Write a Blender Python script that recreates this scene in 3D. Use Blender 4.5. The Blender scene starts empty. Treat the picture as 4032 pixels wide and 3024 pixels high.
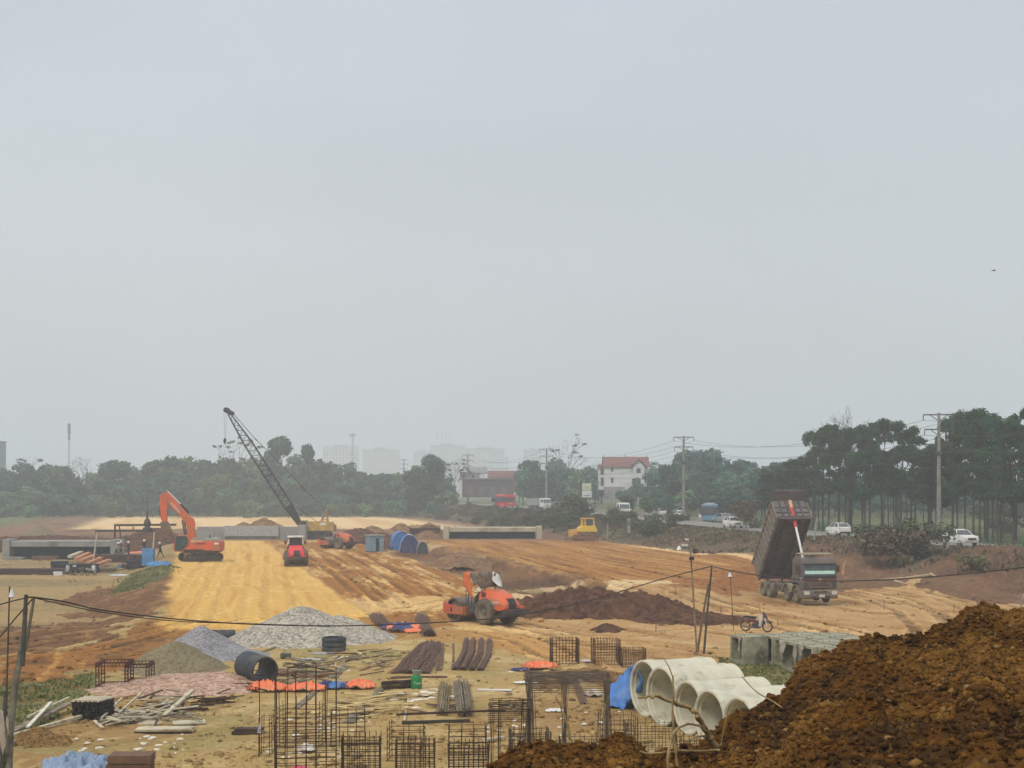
import bpy, math, random
import numpy as np
from mathutils import Vector, Matrix, Euler
R = math.radians
random.seed(7); rng = np.random.default_rng(11)
SC = bpy.context.scene; COL = SC.collection

# ---------------------------------------------------------------- camera, sky, sun, exposure
F, HX, HY, CH = 5800.0, 2016.0, 1925.0, 8.0          # focal (photo px), principal column, horizon row, eye height
cam = bpy.data.cameras.new('camera'); cam.sensor_width = 36; cam.lens = F/4032*36
cam.shift_y = (HY-1512)/4032; cam.clip_end = 9000; cam.clip_start = .2
camo = bpy.data.objects.new('camera', cam); COL.objects.link(camo)
camo.location = (0, 0, CH); camo.rotation_euler = (R(90), 0, 0); SC.camera = camo
W = bpy.data.worlds.new('World'); SC.world = W; W.use_nodes = True
nt = W.node_tree; nt.nodes.clear()
SUN_EL, SUN_AZ = 48, 215
sky = nt.nodes.new('ShaderNodeTexSky'); sky.sky_type = 'NISHITA'; sky.sun_disc = False
sky.sun_elevation = R(SUN_EL); sky.sun_rotation = R(SUN_AZ); sky.dust_density = 6; sky.air_density = 1.4
tc = nt.nodes.new('ShaderNodeTexCoord'); sp = nt.nodes.new('ShaderNodeSeparateXYZ')
nt.links.new(tc.outputs['Generated'], sp.inputs[0])
rp = nt.nodes.new('ShaderNodeValToRGB')                  # overcast layer: pale grey low down, slightly bluer overhead
e = rp.color_ramp.elements
e[0].position = 0.0; e[0].color = (6.0, 6.35, 6.5, 1); e[1].position = 1.0; e[1].color = (12.5, 12.6, 12.8, 1)
for p_, c_ in ((.10, (5.85, 6.2, 6.35, 1)), (.22, (5.6, 6.05, 6.4, 1)), (.34, (5.8, 6.2, 6.9, 1)), (.6, (9.2, 9.5, 10.2, 1))):
    q = rp.color_ramp.elements.new(p_); q.color = c_
nt.links.new(sp.outputs['Z'], rp.inputs[0])
mpn = nt.nodes.new('ShaderNodeMapping'); mpn.inputs['Scale'].default_value = (1.2, 1.2, 3.0)
nz = nt.nodes.new('ShaderNodeTexNoise'); nz.inputs['Scale'].default_value = 1.6; nz.inputs['Detail'].default_value = 3
nt.links.new(tc.outputs['Generated'], mpn.inputs[0]); nt.links.new(mpn.outputs[0], nz.inputs[0])
mr = nt.nodes.new('ShaderNodeMapRange'); mr.inputs[1].default_value = .3; mr.inputs[2].default_value = .7
mr.inputs[3].default_value = .93; mr.inputs[4].default_value = 1.06; nt.links.new(nz.outputs[0], mr.inputs[0])
vm = nt.nodes.new('ShaderNodeVectorMath'); vm.operation = 'SCALE'
nt.links.new(rp.outputs[0], vm.inputs[0]); nt.links.new(mr.outputs[0], vm.inputs['Scale'])
mx = nt.nodes.new('ShaderNodeMix'); mx.data_type = 'RGBA'; mx.inputs[0].default_value = .88
nt.links.new(sky.outputs[0], mx.inputs[6]); nt.links.new(vm.outputs[0], mx.inputs[7])
bg = nt.nodes.new('ShaderNodeBackground'); bg.inputs[1].default_value = .10
ow = nt.nodes.new('ShaderNodeOutputWorld')
nt.links.new(mx.outputs[2], bg.inputs[0]); nt.links.new(bg.outputs[0], ow.inputs[0])
sl = bpy.data.lights.new('sun', 'SUN'); sl.energy = 1.5; sl.angle = R(14); sl.color = (1, .94, .83)
so = bpy.data.objects.new('sun', sl); COL.objects.link(so)
az = R(SUN_AZ); el = R(SUN_EL)
sdir = Vector((math.sin(az)*math.cos(el), math.cos(az)*math.cos(el), math.sin(el)))
so.rotation_euler = sdir.to_track_quat('Z', 'Y').to_euler(); so.location = (0, 0, 90)
vs = SC.view_settings; SC.display_settings.display_device = 'sRGB'
vs.view_transform = 'Standard'; vs.look = 'None'; vs.gamma = 1; vs.use_curve_mapping = False; vs.exposure = .12
SC.cycles.use_denoising = True; SC.cycles.volume_bounces = 2; SC.cycles.max_bounces = 5
SC.cycles.diffuse_bounces = 3; SC.cycles.glossy_bounces = 2; SC.cycles.transparent_max_bounces = 8

# ---------------------------------------------------------------- noise
def _h(ix, iy, s):
    n = (ix.astype(np.int64)*374761393 + iy.astype(np.int64)*668265263 + s*974711) & 0xffffffff
    n = ((n ^ (n >> 13))*1274126177) & 0xffffffff
    return (n ^ (n >> 16)) & 0xffff
def pn(x, y, s=0):
    x = np.asarray(x, float); y = np.asarray(y, float)
    x0 = np.floor(x); y0 = np.floor(y); fx = x-x0; fy = y-y0
    u = fx*fx*fx*(fx*(fx*6-15)+10); w = fy*fy*fy*(fy*(fy*6-15)+10)
    def g(i, j):
        a = _h(x0+i, y0+j, s)*(2*np.pi/65536)
        return np.cos(a)*(fx-i)+np.sin(a)*(fy-j)
    return ((g(0,0)*(1-u)+g(1,0)*u)*(1-w)+(g(0,1)*(1-u)+g(1,1)*u)*w)*1.5
def fbm(x, y, o=4, s=0, g=.5):
    r = 0; a = 1; t = 0
    for i in range(o):
        r = r+a*pn(x*2**i+i*17.3, y*2**i-i*9.1, s+i); t += a; a *= g
    return r/t
def ss(a, b, x):
    t = np.clip((np.asarray(x, float)-a)/(b-a), 0, 1); return t*t*(3-2*t)

# ---------------------------------------------------------------- terrain
PSI = R(12.3); CP, SP = math.cos(PSI), math.sin(PSI)
def uv(x, y): return (-x*SP+y*CP, x*CP+y*SP)           # along / across the new road
def xy(u, v): return (v*CP-u*SP, u*CP+v*SP)
def zroad(u): return 1.9+np.clip((np.asarray(u, float)-175)/220, 0, 1)*1.6
BUMPS = []                                               # (x, y, h, rx, ry)
def hgt(x, y):
    u, v = uv(x, y)
    z = np.zeros_like(np.asarray(u, float))
    far = 1-ss(215, 232, y)
    z = z-0.95*(1-ss(-7, -2, v))*ss(84, 104, u)*far
    z = z-0.85*ss(24, 26.5, v)*(1-ss(32, 35, v))*ss(98, 120, u)*far
    zr = zroad(u)
    z = z+zr*ss(61.5, 74.5, v)*ss(60, 95, u)
    z = z-.5*ss(86, 90, v)*ss(60, 95, u)+ss(125, 300, v)*4
    z = z+ss(430, 700, y)*6*(1-ss(60, 80, v))
    for (bx, by, h, rx, ry) in BUMPS:
        z = z+h*np.exp(-((x-bx)/rx)**2-((y-by)/ry)**2)
    return z
def gp(px, py, z=None):
    """world point of the ground seen in photo pixel (px, py)"""
    tx = (px-HX)/F; tz = (HY-py)/F
    if z is not None:
        d = (z-CH)/tz; return (tx*d, d, z)
    d = CH/-tz
    for _ in range(14):
        zz = float(hgt(tx*d, d)); d = .5*d+.5*(CH-zz)/-tz
    return (tx*d, d, float(hgt(tx*d, d)))
def at(px, py, d): return ((px-HX)/F*d, d, CH+(HY-py)/F*d)
for px, py, h, rx, ry in ((3330, 2250, 1.5, 8, 7), (3080, 2200, .9, 8, 8), (3800, 2280, 1.4, 4.5, 6), (4010, 2300, 1.5, 5, 6),
                          (3900, 2320, .8, 6, 5), (1800, 2200, .9, 4, 6), (2100, 2160, .5, 8, 10), (590, 2260, .8, 4, 5), (2700, 2330, .35, 7, 8)):
    x_, y_, _ = gp(px, py, 0); BUMPS.append((x_, y_, h, rx, ry))

# ---------------------------------------------------------------- materials
MATS = {}
def mat(name, col, rough=.85, metal=0, var=.18, scale=3.0, dirt=None, damt=.5, bump=0., bscale=None, spec=.3, col2=None, emit=None):
    if name in MATS: return MATS[name]
    m = bpy.data.materials.new(name); m.use_nodes = True; n = m.node_tree; b = n.nodes['Principled BSDF']
    b.inputs['Roughness'].default_value = rough; b.inputs['Metallic'].default_value = metal
    b.inputs['Specular IOR Level'].default_value = spec
    t = n.nodes.new('ShaderNodeTexCoord')
    a = n.nodes.new('ShaderNodeTexNoise'); a.inputs['Scale'].default_value = scale; a.inputs['Detail'].default_value = 6
    n.links.new(t.outputs['Object'], a.inputs['Vector'])
    x = n.nodes.new('ShaderNodeMix'); x.data_type = 'RGBA'
    c2 = col2 or tuple(max(0, c*(1+var)) for c in col)
    c1 = tuple(max(0, c*(1-var)) for c in col)
    x.inputs[6].default_value = (*c1, 1); x.inputs[7].default_value = (*c2, 1)
    k = n.nodes.new('ShaderNodeMapRange'); k.inputs[1].default_value = .35; k.inputs[2].default_value = .65
    n.links.new(a.outputs[0], k.inputs[0]); n.links.new(k.outputs[0], x.inputs[0])
    out = x.outputs[2]
    if dirt:
        d = n.nodes.new('ShaderNodeTexNoise'); d.inputs['Scale'].default_value = scale*.6; d.inputs['Detail'].default_value = 8
        d.inputs['Roughness'].default_value = .7; n.links.new(t.outputs['Object'], d.inputs['Vector'])
        k2 = n.nodes.new('ShaderNodeMapRange'); k2.inputs[1].default_value = .62-damt*.35; k2.inputs[2].default_value = .78-damt*.25
        n.links.new(d.outputs[0], k2.inputs[0])
        y = n.nodes.new('ShaderNodeMix'); y.data_type = 'RGBA'; y.inputs[7].default_value = (*dirt, 1)
        n.links.new(k2.outputs[0], y.inputs[0]); n.links.new(out, y.inputs[6]); out = y.outputs[2]
    n.links.new(out, b.inputs['Base Color'])
    if bump:
        q = n.nodes.new('ShaderNodeTexNoise'); q.inputs['Scale'].default_value = bscale or scale*4; q.inputs['Detail'].default_value = 5
        n.links.new(t.outputs['Object'], q.inputs['Vector'])
        bp = n.nodes.new('ShaderNodeBump'); bp.inputs['Strength'].default_value = 1; bp.inputs['Distance'].default_value = bump
        n.links.new(q.outputs[0], bp.inputs['Height']); n.links.new(bp.outputs[0], b.inputs['Normal'])
    if emit:
        b.inputs['Emission Color'].default_value = (*emit, 1); b.inputs['Emission Strength'].default_value = 1
    MATS[name] = m; return m
def sr(r, g, b, k=1.0):
    """sRGB 0-255 of the photo to an albedo"""
    f = lambda c: (c/255/12.92 if c <= 10 else ((c/255+.055)/1.055)**2.4)*k
    return (f(r), f(g), f(b))
DUST = sr(165, 130, 85, .75)

# ---------------------------------------------------------------- mesh helpers
class MB:
    def __init__(s): s.v = []; s.f = []; s.m = []
    def add(s, vs, fs, mi=0, T=None):
        o = len(s.v)
        if T is not None: vs = [tuple(T @ Vector(p)) for p in vs]
        s.v += [tuple(p) for p in vs]; s.f += [tuple(o+i for i in f) for f in fs]; s.m += [mi]*len(fs); return s
    def box(s, c, d, rot=None, mi=0, T=None):
        a, b, h = d[0]/2, d[1]/2, d[2]/2
        vs = [(-a,-b,-h),(a,-b,-h),(a,b,-h),(-a,b,-h),(-a,-b,h),(a,-b,h),(a,b,h),(-a,b,h)]
        M = Matrix.Translation(c) @ (Euler(rot).to_matrix().to_4x4() if rot else Matrix.Identity(4))
        if T is not None: M = T @ M
        return s.add(vs, [(0,3,2,1),(4,5,6,7),(0,1,5,4),(1,2,6,5),(2,3,7,6),(3,0,4,7)], mi, M)
    def bx(s, x0, x1, y0, y1, z0, z1, mi=0): return s.box(((x0+x1)/2,(y0+y1)/2,(z0+z1)/2), (x1-x0,y1-y0,z1-z0), mi=mi)
    def tube(s, pts, r, n=6, mi=0, cap=True):
        pts = [Vector(p) for p in pts]; k = len(pts); rs = r if hasattr(r, '__len__') else [r]*k
        vs = []; up = None
        for i, p in enumerate(pts):
            d = (pts[min(i+1, k-1)]-pts[max(i-1, 0)]).normalized()
            if up is None:
                up = Vector((0, 0, 1)) if abs(d.z) < .9 else Vector((1, 0, 0))
            a = d.cross(up)
            if a.length < 1e-5: a = d.cross(Vector((0, 1, 0)))
            a.normalize(); b = a.cross(d).normalized(); up = b
            for j in range(n):
                t = 2*math.pi*j/n+math.pi/n; vs.append(p+(a*math.cos(t)+b*math.sin(t))*rs[i])
        fs = [(i*n+j, i*n+(j+1) % n, (i+1)*n+(j+1) % n, (i+1)*n+j) for i in range(k-1) for j in range(n)]
        if cap: fs += [tuple(range(n-1, -1, -1)), tuple((k-1)*n+j for j in range(n))]
        return s.add(vs, fs, mi)
    def bar(s, a, b, r, n=6, mi=0): return s.tube([a, b], r, n, mi)
    def prism(s, pts, y0, y1, mi=0, T=None):
        """outline in x,z pushed along y"""
        n = len(pts); vs = [(p[0], y0, p[1]) for p in pts]+[(p[0], y1, p[1]) for p in pts]
        fs = [tuple(range(n)), tuple(range(2*n-1, n-1, -1))]+[(i, i+n, (i+1) % n+n, (i+1) % n) for i in range(n)]
        return s.add(vs, fs, mi, T)
    def lathe(s, prof, c=(0,0,0), axis='y', n=24, mi=0, close=False):
        """prof: (radius, offset along axis)"""
        vs = []
        for r, t in prof:
            for j in range(n):
                a = 2*math.pi*j/n; p = r*math.cos(a); q = r*math.sin(a)
                vs.append({'y': (c[0]+p, c[1]+t, c[2]+q), 'z': (c[0]+p, c[1]+q, c[2]+t), 'x': (c[0]+t, c[1]+p, c[2]+q)}[axis])
        k = len(prof); m = k if close else k-1
        fs = [(i*n+j, i*n+(j+1) % n, ((i+1) % k)*n+(j+1) % n, ((i+1) % k)*n+j) for i in range(m) for j in range(n)]
        return s.add(vs, fs, mi)
    def loft(s, secs, mi=0, cap=True):
        n = len(secs[0]); vs = [p for q in secs for p in q]; k = len(secs)
        fs = [(i*n+j, i*n+(j+1) % n, (i+1)*n+(j+1) % n, (i+1)*n+j) for i in range(k-1) for j in range(n)]
        if cap: fs += [tuple(range(n-1, -1, -1)), tuple((k-1)*n+j for j in range(n))]
        return s.add(vs, fs, mi)
    def build(s, name, mats, parent=None, smooth=False, bevel=0, loc=None, rot=None):
        me = bpy.data.meshes.new(name); me.from_pydata(s.v, [], s.f)
        for m in (mats if isinstance(mats, (list, tuple)) else [mats]): me.materials.append(m)
        if any(s.m): me.polygons.foreach_set('material_index', s.m)
        o = bpy.data.objects.new(name, me); COL.objects.link(o)
        import bmesh
        b = bmesh.new(); b.from_mesh(me); bmesh.ops.recalc_face_normals(b, faces=b.faces); b.to_mesh(me); b.free()
        if smooth:
            me.shade_smooth() if hasattr(me, 'shade_smooth') else None
            me.polygons.foreach_set('use_smooth', [True]*len(me.polygons))
            try: me.set_sharp_from_angle(angle=R(40))
            except Exception: pass
        if bevel:
            q = o.modifiers.new('bevel', 'BEVEL'); q.width = bevel; q.segments = 2; q.limit_method = 'ANGLE'; q.angle_limit = R(35)
        if parent is not None: o.parent = parent
        if loc is not None: o.location = loc
        if rot is not None: o.rotation_euler = rot
        return o
def mesh_np(name, V, Q, mats, smooth=False, mi=None, cols=None):
    V = np.asarray(V, np.float32); Q = np.asarray(Q, np.int32); k = Q.shape[1]
    me = bpy.data.meshes.new(name); me.vertices.add(len(V)); me.vertices.foreach_set('co', V.ravel())
    me.loops.add(Q.size); me.loops.foreach_set('vertex_index', Q.ravel())
    me.polygons.add(len(Q)); me.polygons.foreach_set('loop_start', np.arange(len(Q), dtype=np.int32)*k)
    try: me.polygons.foreach_set('loop_total', np.full(len(Q), k, np.int32))
    except Exception: pass
    for m in (mats if isinstance(mats, (list, tuple)) else [mats]): me.materials.append(m)
    if mi is not None: me.polygons.foreach_set('material_index', np.asarray(mi, np.int32))
    me.update(calc_edges=True)
    if smooth: me.polygons.foreach_set('use_smooth', np.ones(len(Q), bool))
    if cols is not None:
        a = me.color_attributes.new('Col', 'FLOAT_COLOR', 'POINT')
        a.data.foreach_set('color', np.hstack([cols, np.ones((len(V), 1))]).astype(np.float32).ravel())
    me.validate(); return me
def link(name, me, parent=None, loc=None, rz=None, scale=None):
    o = bpy.data.objects.new(name, me); COL.objects.link(o)
    if parent is not None: o.parent = parent
    if loc is not None: o.location = loc
    if rz is not None: o.rotation_euler = (0, 0, rz)
    if scale is not None: o.scale = scale
    return o
def tag(o, label=None, cat=None, group=None, kind=None):
    if label: o['label'] = label
    if cat: o['category'] = cat
    if group: o['group'] = group
    if kind: o['kind'] = kind
    return o
def thing(name, label, cat, loc=(0,0,0), rz=0, group=None):
    o = bpy.data.objects.new(name, None); COL.objects.link(o); o.location = loc; o.rotation_euler = (0, 0, rz)
    o.empty_display_size = .3
    return tag(o, label, cat, group)
def kids(o): return [c for c in bpy.data.objects if c.parent == o]
def dup(o, loc=None, rz=None, label=None, parent=None, scale=None):
    ch = {}
    for c in bpy.data.objects:
        if c.parent: ch.setdefault(c.parent, []).append(c)
    def cp(a, par):
        n = a.copy(); COL.objects.link(n)
        if par: n.parent = par
        for c in ch.get(a, []): cp(c, n)
        return n
    n = cp(o, None)
    if loc is not None: n.location = loc
    if rz is not None: n.rotation_euler = (0, 0, rz)
    if scale is not None: n.scale = scale
    if label: n['label'] = label
    return n
def text(s, size, parent, loc, rot, m, name='lettering', depth=.004, sx=1):
    cu = bpy.data.curves.new(name, 'FONT'); cu.body = s; cu.size = size; cu.extrude = depth; cu.align_x = 'CENTER'; cu.align_y = 'CENTER'
    o = bpy.data.objects.new('tmp', cu); COL.objects.link(o); bpy.context.view_layer.update()
    me = bpy.data.meshes.new_from_object(o.evaluated_get(bpy.context.evaluated_depsgraph_get()))
    bpy.data.objects.remove(o); me.name = name; me.materials.clear(); me.materials.append(m)
    q = link(name, me, parent, loc); q.rotation_euler = rot; q.scale = (sx, 1, 1); return q
# ---------------------------------------------------------------- ground sheet
def inpoly(x, y, P):
    r = np.zeros(x.shape, bool); n = len(P)
    for i in range(n):
        x0, y0 = P[i]; x1, y1 = P[(i+1) % n]
        if y0 == y1: continue
        c = ((y0 > y) != (y1 > y)) & (x < (x1-x0)*(y-y0)/(y1-y0)+x0); r ^= c
    return r
def wp(pts, z=0): return [gp(a, b, z)[:2] for a, b in pts]
TRACKS = [(wp(p), w, k) for p, w, k in (
    ([(1225,2178),(1300,2225),(1392,2293),(1475,2362)], .9, .38), ([(1398,2181),(1520,2250),(1662,2340)], .9, .38), ([(1347,2131),(1560,2220),(1796,2333)], .9, .32), ([(1290,2190),(1440,2290),(1560,2390)], .8, .3),
    ([(2850,2378),(3080,2430),(3300,2486),(3640,2570)], 1.0, .45), ([(2700,2345),(2960,2420),(3180,2490),(3400,2560)], 1.0, .45), ([(3310,2330),(3480,2365),(3600,2410),(3680,2480),(3700,2560)], 1.1, .42), ([(3400,2318),(3640,2360),(3780,2420),(3860,2500)], 1.0, .38),
    ([(3350,2290),(3700,2335),(4080,2420)], 1.0, .35), ([(2200,2185),(2520,2250),(2900,2330)], .9, .35), ([(2000,2178),(2280,2250),(2600,2340)], .9, .35), ([(2300,2158),(2620,2205),(2960,2262)], .9, .3), ([(1880,2160),(2140,2235),(2420,2330)], .9, .3), ([(2440,2150),(2760,2195),(3000,2235)], .9, .3),
    ([(1860,2475),(2080,2522),(2240,2600),(2330,2700)], .9, .35), ([(2000,2450),(2300,2520),(2620,2540),(2860,2570)], .9, .38), ([(2060,2490),(2450,2500),(2800,2480),(3000,2510)], .9, .3), ([(-40,2560),(380,2500),(720,2440)], .9, .45), ([(-40,2610),(340,2560),(660,2478),(900,2440)], .9, .45), ([(-40,2520),(330,2468),(640,2420)], .9, .35),
    ([(760,2460),(1000,2440),(1400,2430),(1740,2400)], .9, .3), ([(900,2480),(1200,2450),(1500,2420),(1800,2360)], .9, .3), ([(960,2160),(930,2300),(880,2440)], .9, .10), ([(1080,2160),(1090,2300),(1100,2440)], .9, .10), ([(860,2160),(770,2300),(680,2440)], .9, .10))]
TRZ = None
def ground_colour(x, y):
    global TRZ
    TRZ = np.zeros(len(x)); u, v = uv(x, y)
    K = .86
    def c(r, g, b): return np.array(sr(r, g, b, K))
    def mixc(A, B, m): return A*(1-m[:, None])+B*m[:, None]
    wx = x+fbm(x*.25, y*.12, 3, 3)*3.0; wy = y+fbm(x*.2, y*.1, 3, 7)*7
    wu, wv = uv(wx, wy)
    n1 = fbm(x*.08, y*.05, 4, 21); n2 = fbm(x*.45, y*.3, 4, 22); n3 = fbm(x*1.7, y*1.2, 4, 23); n4 = fbm(x*5, y*4, 3, 24)
    st = fbm(v*.9+fbm(u*.03, v*.1, 2, 5)*1.5, u*.035, 4, 31)            # long streaks along the road
    st2 = fbm(v*2.6+fbm(u*.05, v*.1, 2, 6), u*.05, 3, 32)
    nf = n3*.5+n4*.5
    # yard in the foreground
    C = np.tile(c(180, 152, 98), (len(x), 1))
    C = mixc(C, c(202, 176, 124), ss(-.05, .35, n2+.3*n3)*.85)
    C = mixc(C, c(146, 112, 68), ss(.08, .4, n1+n3*.7)*.7)
    C = mixc(C, c(150, 138, 88), ss(.1, .4, fbm(x*.16, y*.12, 3, 41))*.6)
    # loose ground in general beyond the yard
    far = ss(84, 96, wy)
    low = np.tile(c(160, 136, 94), (len(x), 1))
    low = mixc(low, c(138, 104, 66), ss(-.1, .35, n1+.5*n2)*.85)
    low = mixc(low, c(180, 158, 116), ss(.1, .4, fbm(x*.12, y*.03, 4, 43))*.7)
    C = mixc(C, low, far)
    # left field: flat tan strips, dark churned bands
    L = (1-ss(-7, -3.5, wv))*ss(74, 84, wy)
    lf = np.tile(c(148, 128, 88), (len(x), 1)); lf = mixc(lf, c(168, 142, 98), ss(-.1, .3, fbm(x*.04, y*.09, 3, 44)))
    C = mixc(C, lf, L)
    for P in (((180,2340),(420,2300),(640,2262),(775,2225),(750,2300),(680,2400),(600,2450),(420,2420),(300,2370)),
              ((-60,2460),(200,2440),(420,2425),(600,2410),(590,2460),(470,2510),(300,2560),(120,2610),(-60,2640))):
        m = inpoly(wx, wy, wp(P, -.5)).astype(float)
        dk = mixc(np.tile(c(112, 78, 50), (len(x), 1)), c(150, 112, 72), ss(.0, .4, n2+n3*.5))
        C = mixc(C, dk, m*.92)
    m = inpoly(wx, wy, wp([(-80,2610),(300,2540),(560,2470),(760,2440),(900,2470),(640,2580),(400,2630),(250,2700),(-80,2820)])).astype(float)
    orr = mixc(np.tile(c(150, 100, 48), (len(x), 1)), c(104, 68, 34), ss(-.05, .35, n2+n3*.6)); orr = mixc(orr, c(188, 138, 72), ss(.15, .4, st+n3*.4))
    C = mixc(C, orr, m*.9)
    # left carriageway: smooth yellow fill, then striped brown fill
    yel = np.tile(c(220, 176, 98), (len(x), 1)); yel = mixc(yel, c(200, 150, 76), ss(-.05, .4, st+n3*.25)*.75); yel = mixc(yel, c(230, 190, 118), ss(.1, .4, n2-st*.4)*.7)
    yel = mixc(yel, c(150, 104, 50), ss(.42, .6, n3+n2*.5)*.6)
    m = ss(-2.2, -1.2, wv*.3+v*.7)*(1-ss(10.7, 11.3, wv*.12+v*.88))*ss(82, 85, y+n2*3+n1*4)*(1-ss(226, 230, y))
    C = mixc(C, yel, m)
    brn = np.tile(c(156, 106, 50), (len(x), 1)); brn = mixc(brn, c(140, 90, 46), ss(0, .4, st)*.8)
    pat = fbm(v*.5, u*.045, 4, 51)+.35*n3+.25*pn(v*2.2, u*.25, 9)
    brn = mixc(brn, c(214, 176, 118), ss(.1, .26, pat)*.9); brn = mixc(brn, c(205, 156, 84), ss(-.1, .1, pat)*(1-ss(.1, .2, pat))*.5)
    m = ss(10.7, 11.3, wv*.12+v*.88)*(1-ss(23, 25, wv*.4+v*.6))*ss(84, 90, y+n2*6)*(1-ss(226, 230, y))
    C = mixc(C, brn, m)
    # median lowland: dark red brown, puddled pale hollows, thin grass
    med = np.tile(c(126, 90, 58), (len(x), 1)); med = mixc(med, c(98, 70, 48), ss(-.1, .3, fbm(x*.1, y*.05, 4, 61)+n3*.3)); med = mixc(med, c(206, 176, 132), ss(.2, .34, fbm(x*.07, y*.045, 3, 62)+n3*.15)*.9)
    med = mixc(med, c(122, 112, 70), ss(.1, .35, fbm(x*.1, y*.05, 3, 63))*.6)
    m = ss(24, 25.5, wv)*(1-ss(33, 36, wv*.6+v*.4))*ss(94, 104, wy)*(1-ss(226, 232, y)); C = mixc(C, med, m)
    # right carriageway
    rt = np.tile(c(172, 122, 62), (len(x), 1)); rt = mixc(rt, c(132, 86, 42), ss(-.05, .3, st+n3*.35)*.85); rt = mixc(rt, c(204, 160, 98), ss(.1, .34, st2*.6-st*.5+n2*.4)*.7)
    m = ss(33, 36, wv*.6+v*.4)*(1-ss(60, 62, wv*.3+v*.7))*ss(112, 124, wy)*(1-ss(226, 232, y)); C = mixc(C, rt, m)
    m = ss(59.5, 60.3, v+n3*.6)*(1-ss(60.9, 61.8, v+n3*.6))*ss(110, 125, y)*(1-ss(200, 215, y)); C = mixc(C, np.tile(c(235, 196, 140), (len(x), 1)), m*.85)
    # pale haul ground on the right, curved tracks
    m = inpoly(wx, wy, wp([(1900,2480),(2300,2330),(2700,2300),(3000,2330),(3400,2270),(4150,2330),(4150,2800),(2900,2800),(2500,2620),(2100,2590),(1950,2540)])).astype(float)
    cx_, cy_ = gp(5200, 2330, 0)[:2]; rr = np.hypot(x-cx_, (y-cy_))
    cv = fbm(rr*.5+n1*1.2, np.arctan2(y-cy_, x-cx_)*5, 4, 71)
    pl = np.tile(c(188, 150, 100), (len(x), 1)); pl = mixc(pl, c(158, 114, 64), ss(-.02, .35, cv+n3*.3+n2*.3)*.7); pl = mixc(pl, c(202, 170, 122), ss(.12, .34, -cv+n2*.4)*.6)
    pl = mixc(pl, c(138, 98, 56), ss(.26, .42, cv+n3*.4)*.7)
    C = mixc(C, pl, m*.92)
    for P, col in ((((1760,2440),(1900,2455),(2080,2480),(2250,2590),(2150,2600),(1980,2540),(1800,2500)), (222, 184, 120)),
                   (((1980,2345),(2150,2330),(2420,2290),(2700,2290),(2680,2310),(2300,2320),(2050,2360)), (226, 196, 146)),
                   (((1400,2380),(1560,2350),(1740,2350),(1750,2400),(1560,2410)), (222, 184, 120)),
                   (((1420,2430),(1700,2420),(1800,2480),(1560,2500),(1400,2470)), (160, 112, 58)), (((2050,2632),(2300,2620),(2560,2612),(2580,2680),(2480,2730),(2300,2700),(2200,2730),(2080,2720)), (112, 74, 42)), (((1560,2500),(2000,2490),(2260,2540),(2400,2600),(1960,2560),(1700,2520)), (178, 132, 74)), (((2760,2300),(2960,2250),(3000,2330),(2860,2340)), (142, 90, 42))):
        m = inpoly(x+n3*.8, wy, wp(P)).astype(float); C = mixc(C, np.tile(c(*col), (len(x), 1)), m*.8)
    # dirt churned near the truck and along the bank
    m = inpoly(wx, wy, wp([(2700,2290),(2960,2230),(3010,2340),(2900,2350),(2650,2330)])).astype(float)
    C = mixc(C, mixc(np.tile(c(160, 104, 50), (len(x), 1)), c(120, 78, 42), ss(-.1, .3, n3)), m*.85)
    # wheel tracks pressed into the graded ground
    for T_, hw_, dk_ in TRACKS:
        for (ax, ay), (bx, by) in zip(T_[:-1], T_[1:]):
            dx, dy = bx-ax, by-ay; L = math.hypot(dx, dy); k = (x > min(ax, bx)-3) & (x < max(ax, bx)+3) & (y > min(ay, by)-3) & (y < max(ay, by)+3)
            if not k.any(): continue
            X, Yy = x[k]+.25*n3[k], y[k]+.8*n2[k]; tq = ((X-ax)*dx+(Yy-ay)*dy)/(L*L); on = (tq > -.02) & (tq < 1.02); dd = ((X-ax)*dy-(Yy-ay)*dx)/L
            for s_ in (-1, 1):
                e_ = np.abs(dd-s_*hw_); a_ = (1-ss(.22, .38, e_))*on*(.45+.55*ss(-.25, .15, n2[k]+n3[k]*.5)); C[k] = C[k]*(1-a_[:, None]*dk_); ridge = (1-ss(.1, .22, np.abs(e_-.5)))*on*dk_; C[k] = C[k]*(1+ridge[:, None]*.35); TRZ[k] -= a_*.17*dk_; TRZ[k] += ridge*.12
    # bank up to the old road
    bk = np.tile(c(94, 84, 64), (len(x), 1)); bk = mixc(bk, c(112, 88, 68), ss(-.15, .25, n1+n3*.5)); bk = mixc(bk, c(92, 96, 62), ss(.0, .3, n2-n1)*.7)
    m = ss(61, 62.5, v+n3*1.2)*ss(92, 100, y); C = mixc(C, bk, m)
    rb = mixc(np.tile(c(106, 78, 58), (len(x), 1)), c(132, 98, 74), ss(0, .4, n3+n2*.4)); rb = mixc(rb, c(84, 62, 48), ss(.1, .4, n2))
    for P in (((3020,2120),(3260,2105),(3420,2150),(3560,2245),(3560,2290),(3350,2290),(3200,2290),(3020,2300)),
              ((3680,2215),(3820,2190),(3900,2230),(4100,2210),(4150,2330),(3900,2350),(3700,2300),(3620,2290))):
        C = mixc(C, rb, inpoly(wx, wy, wp(P, .7)).astype(float)*.9)
    gr = mixc(np.tile(c(88, 98, 62), (len(x), 1)), c(120, 122, 76), ss(0, .4, n3))
    C = mixc(C, gr, ss(86.5, 88, v)*ss(90, 100, y)*.9)
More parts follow.
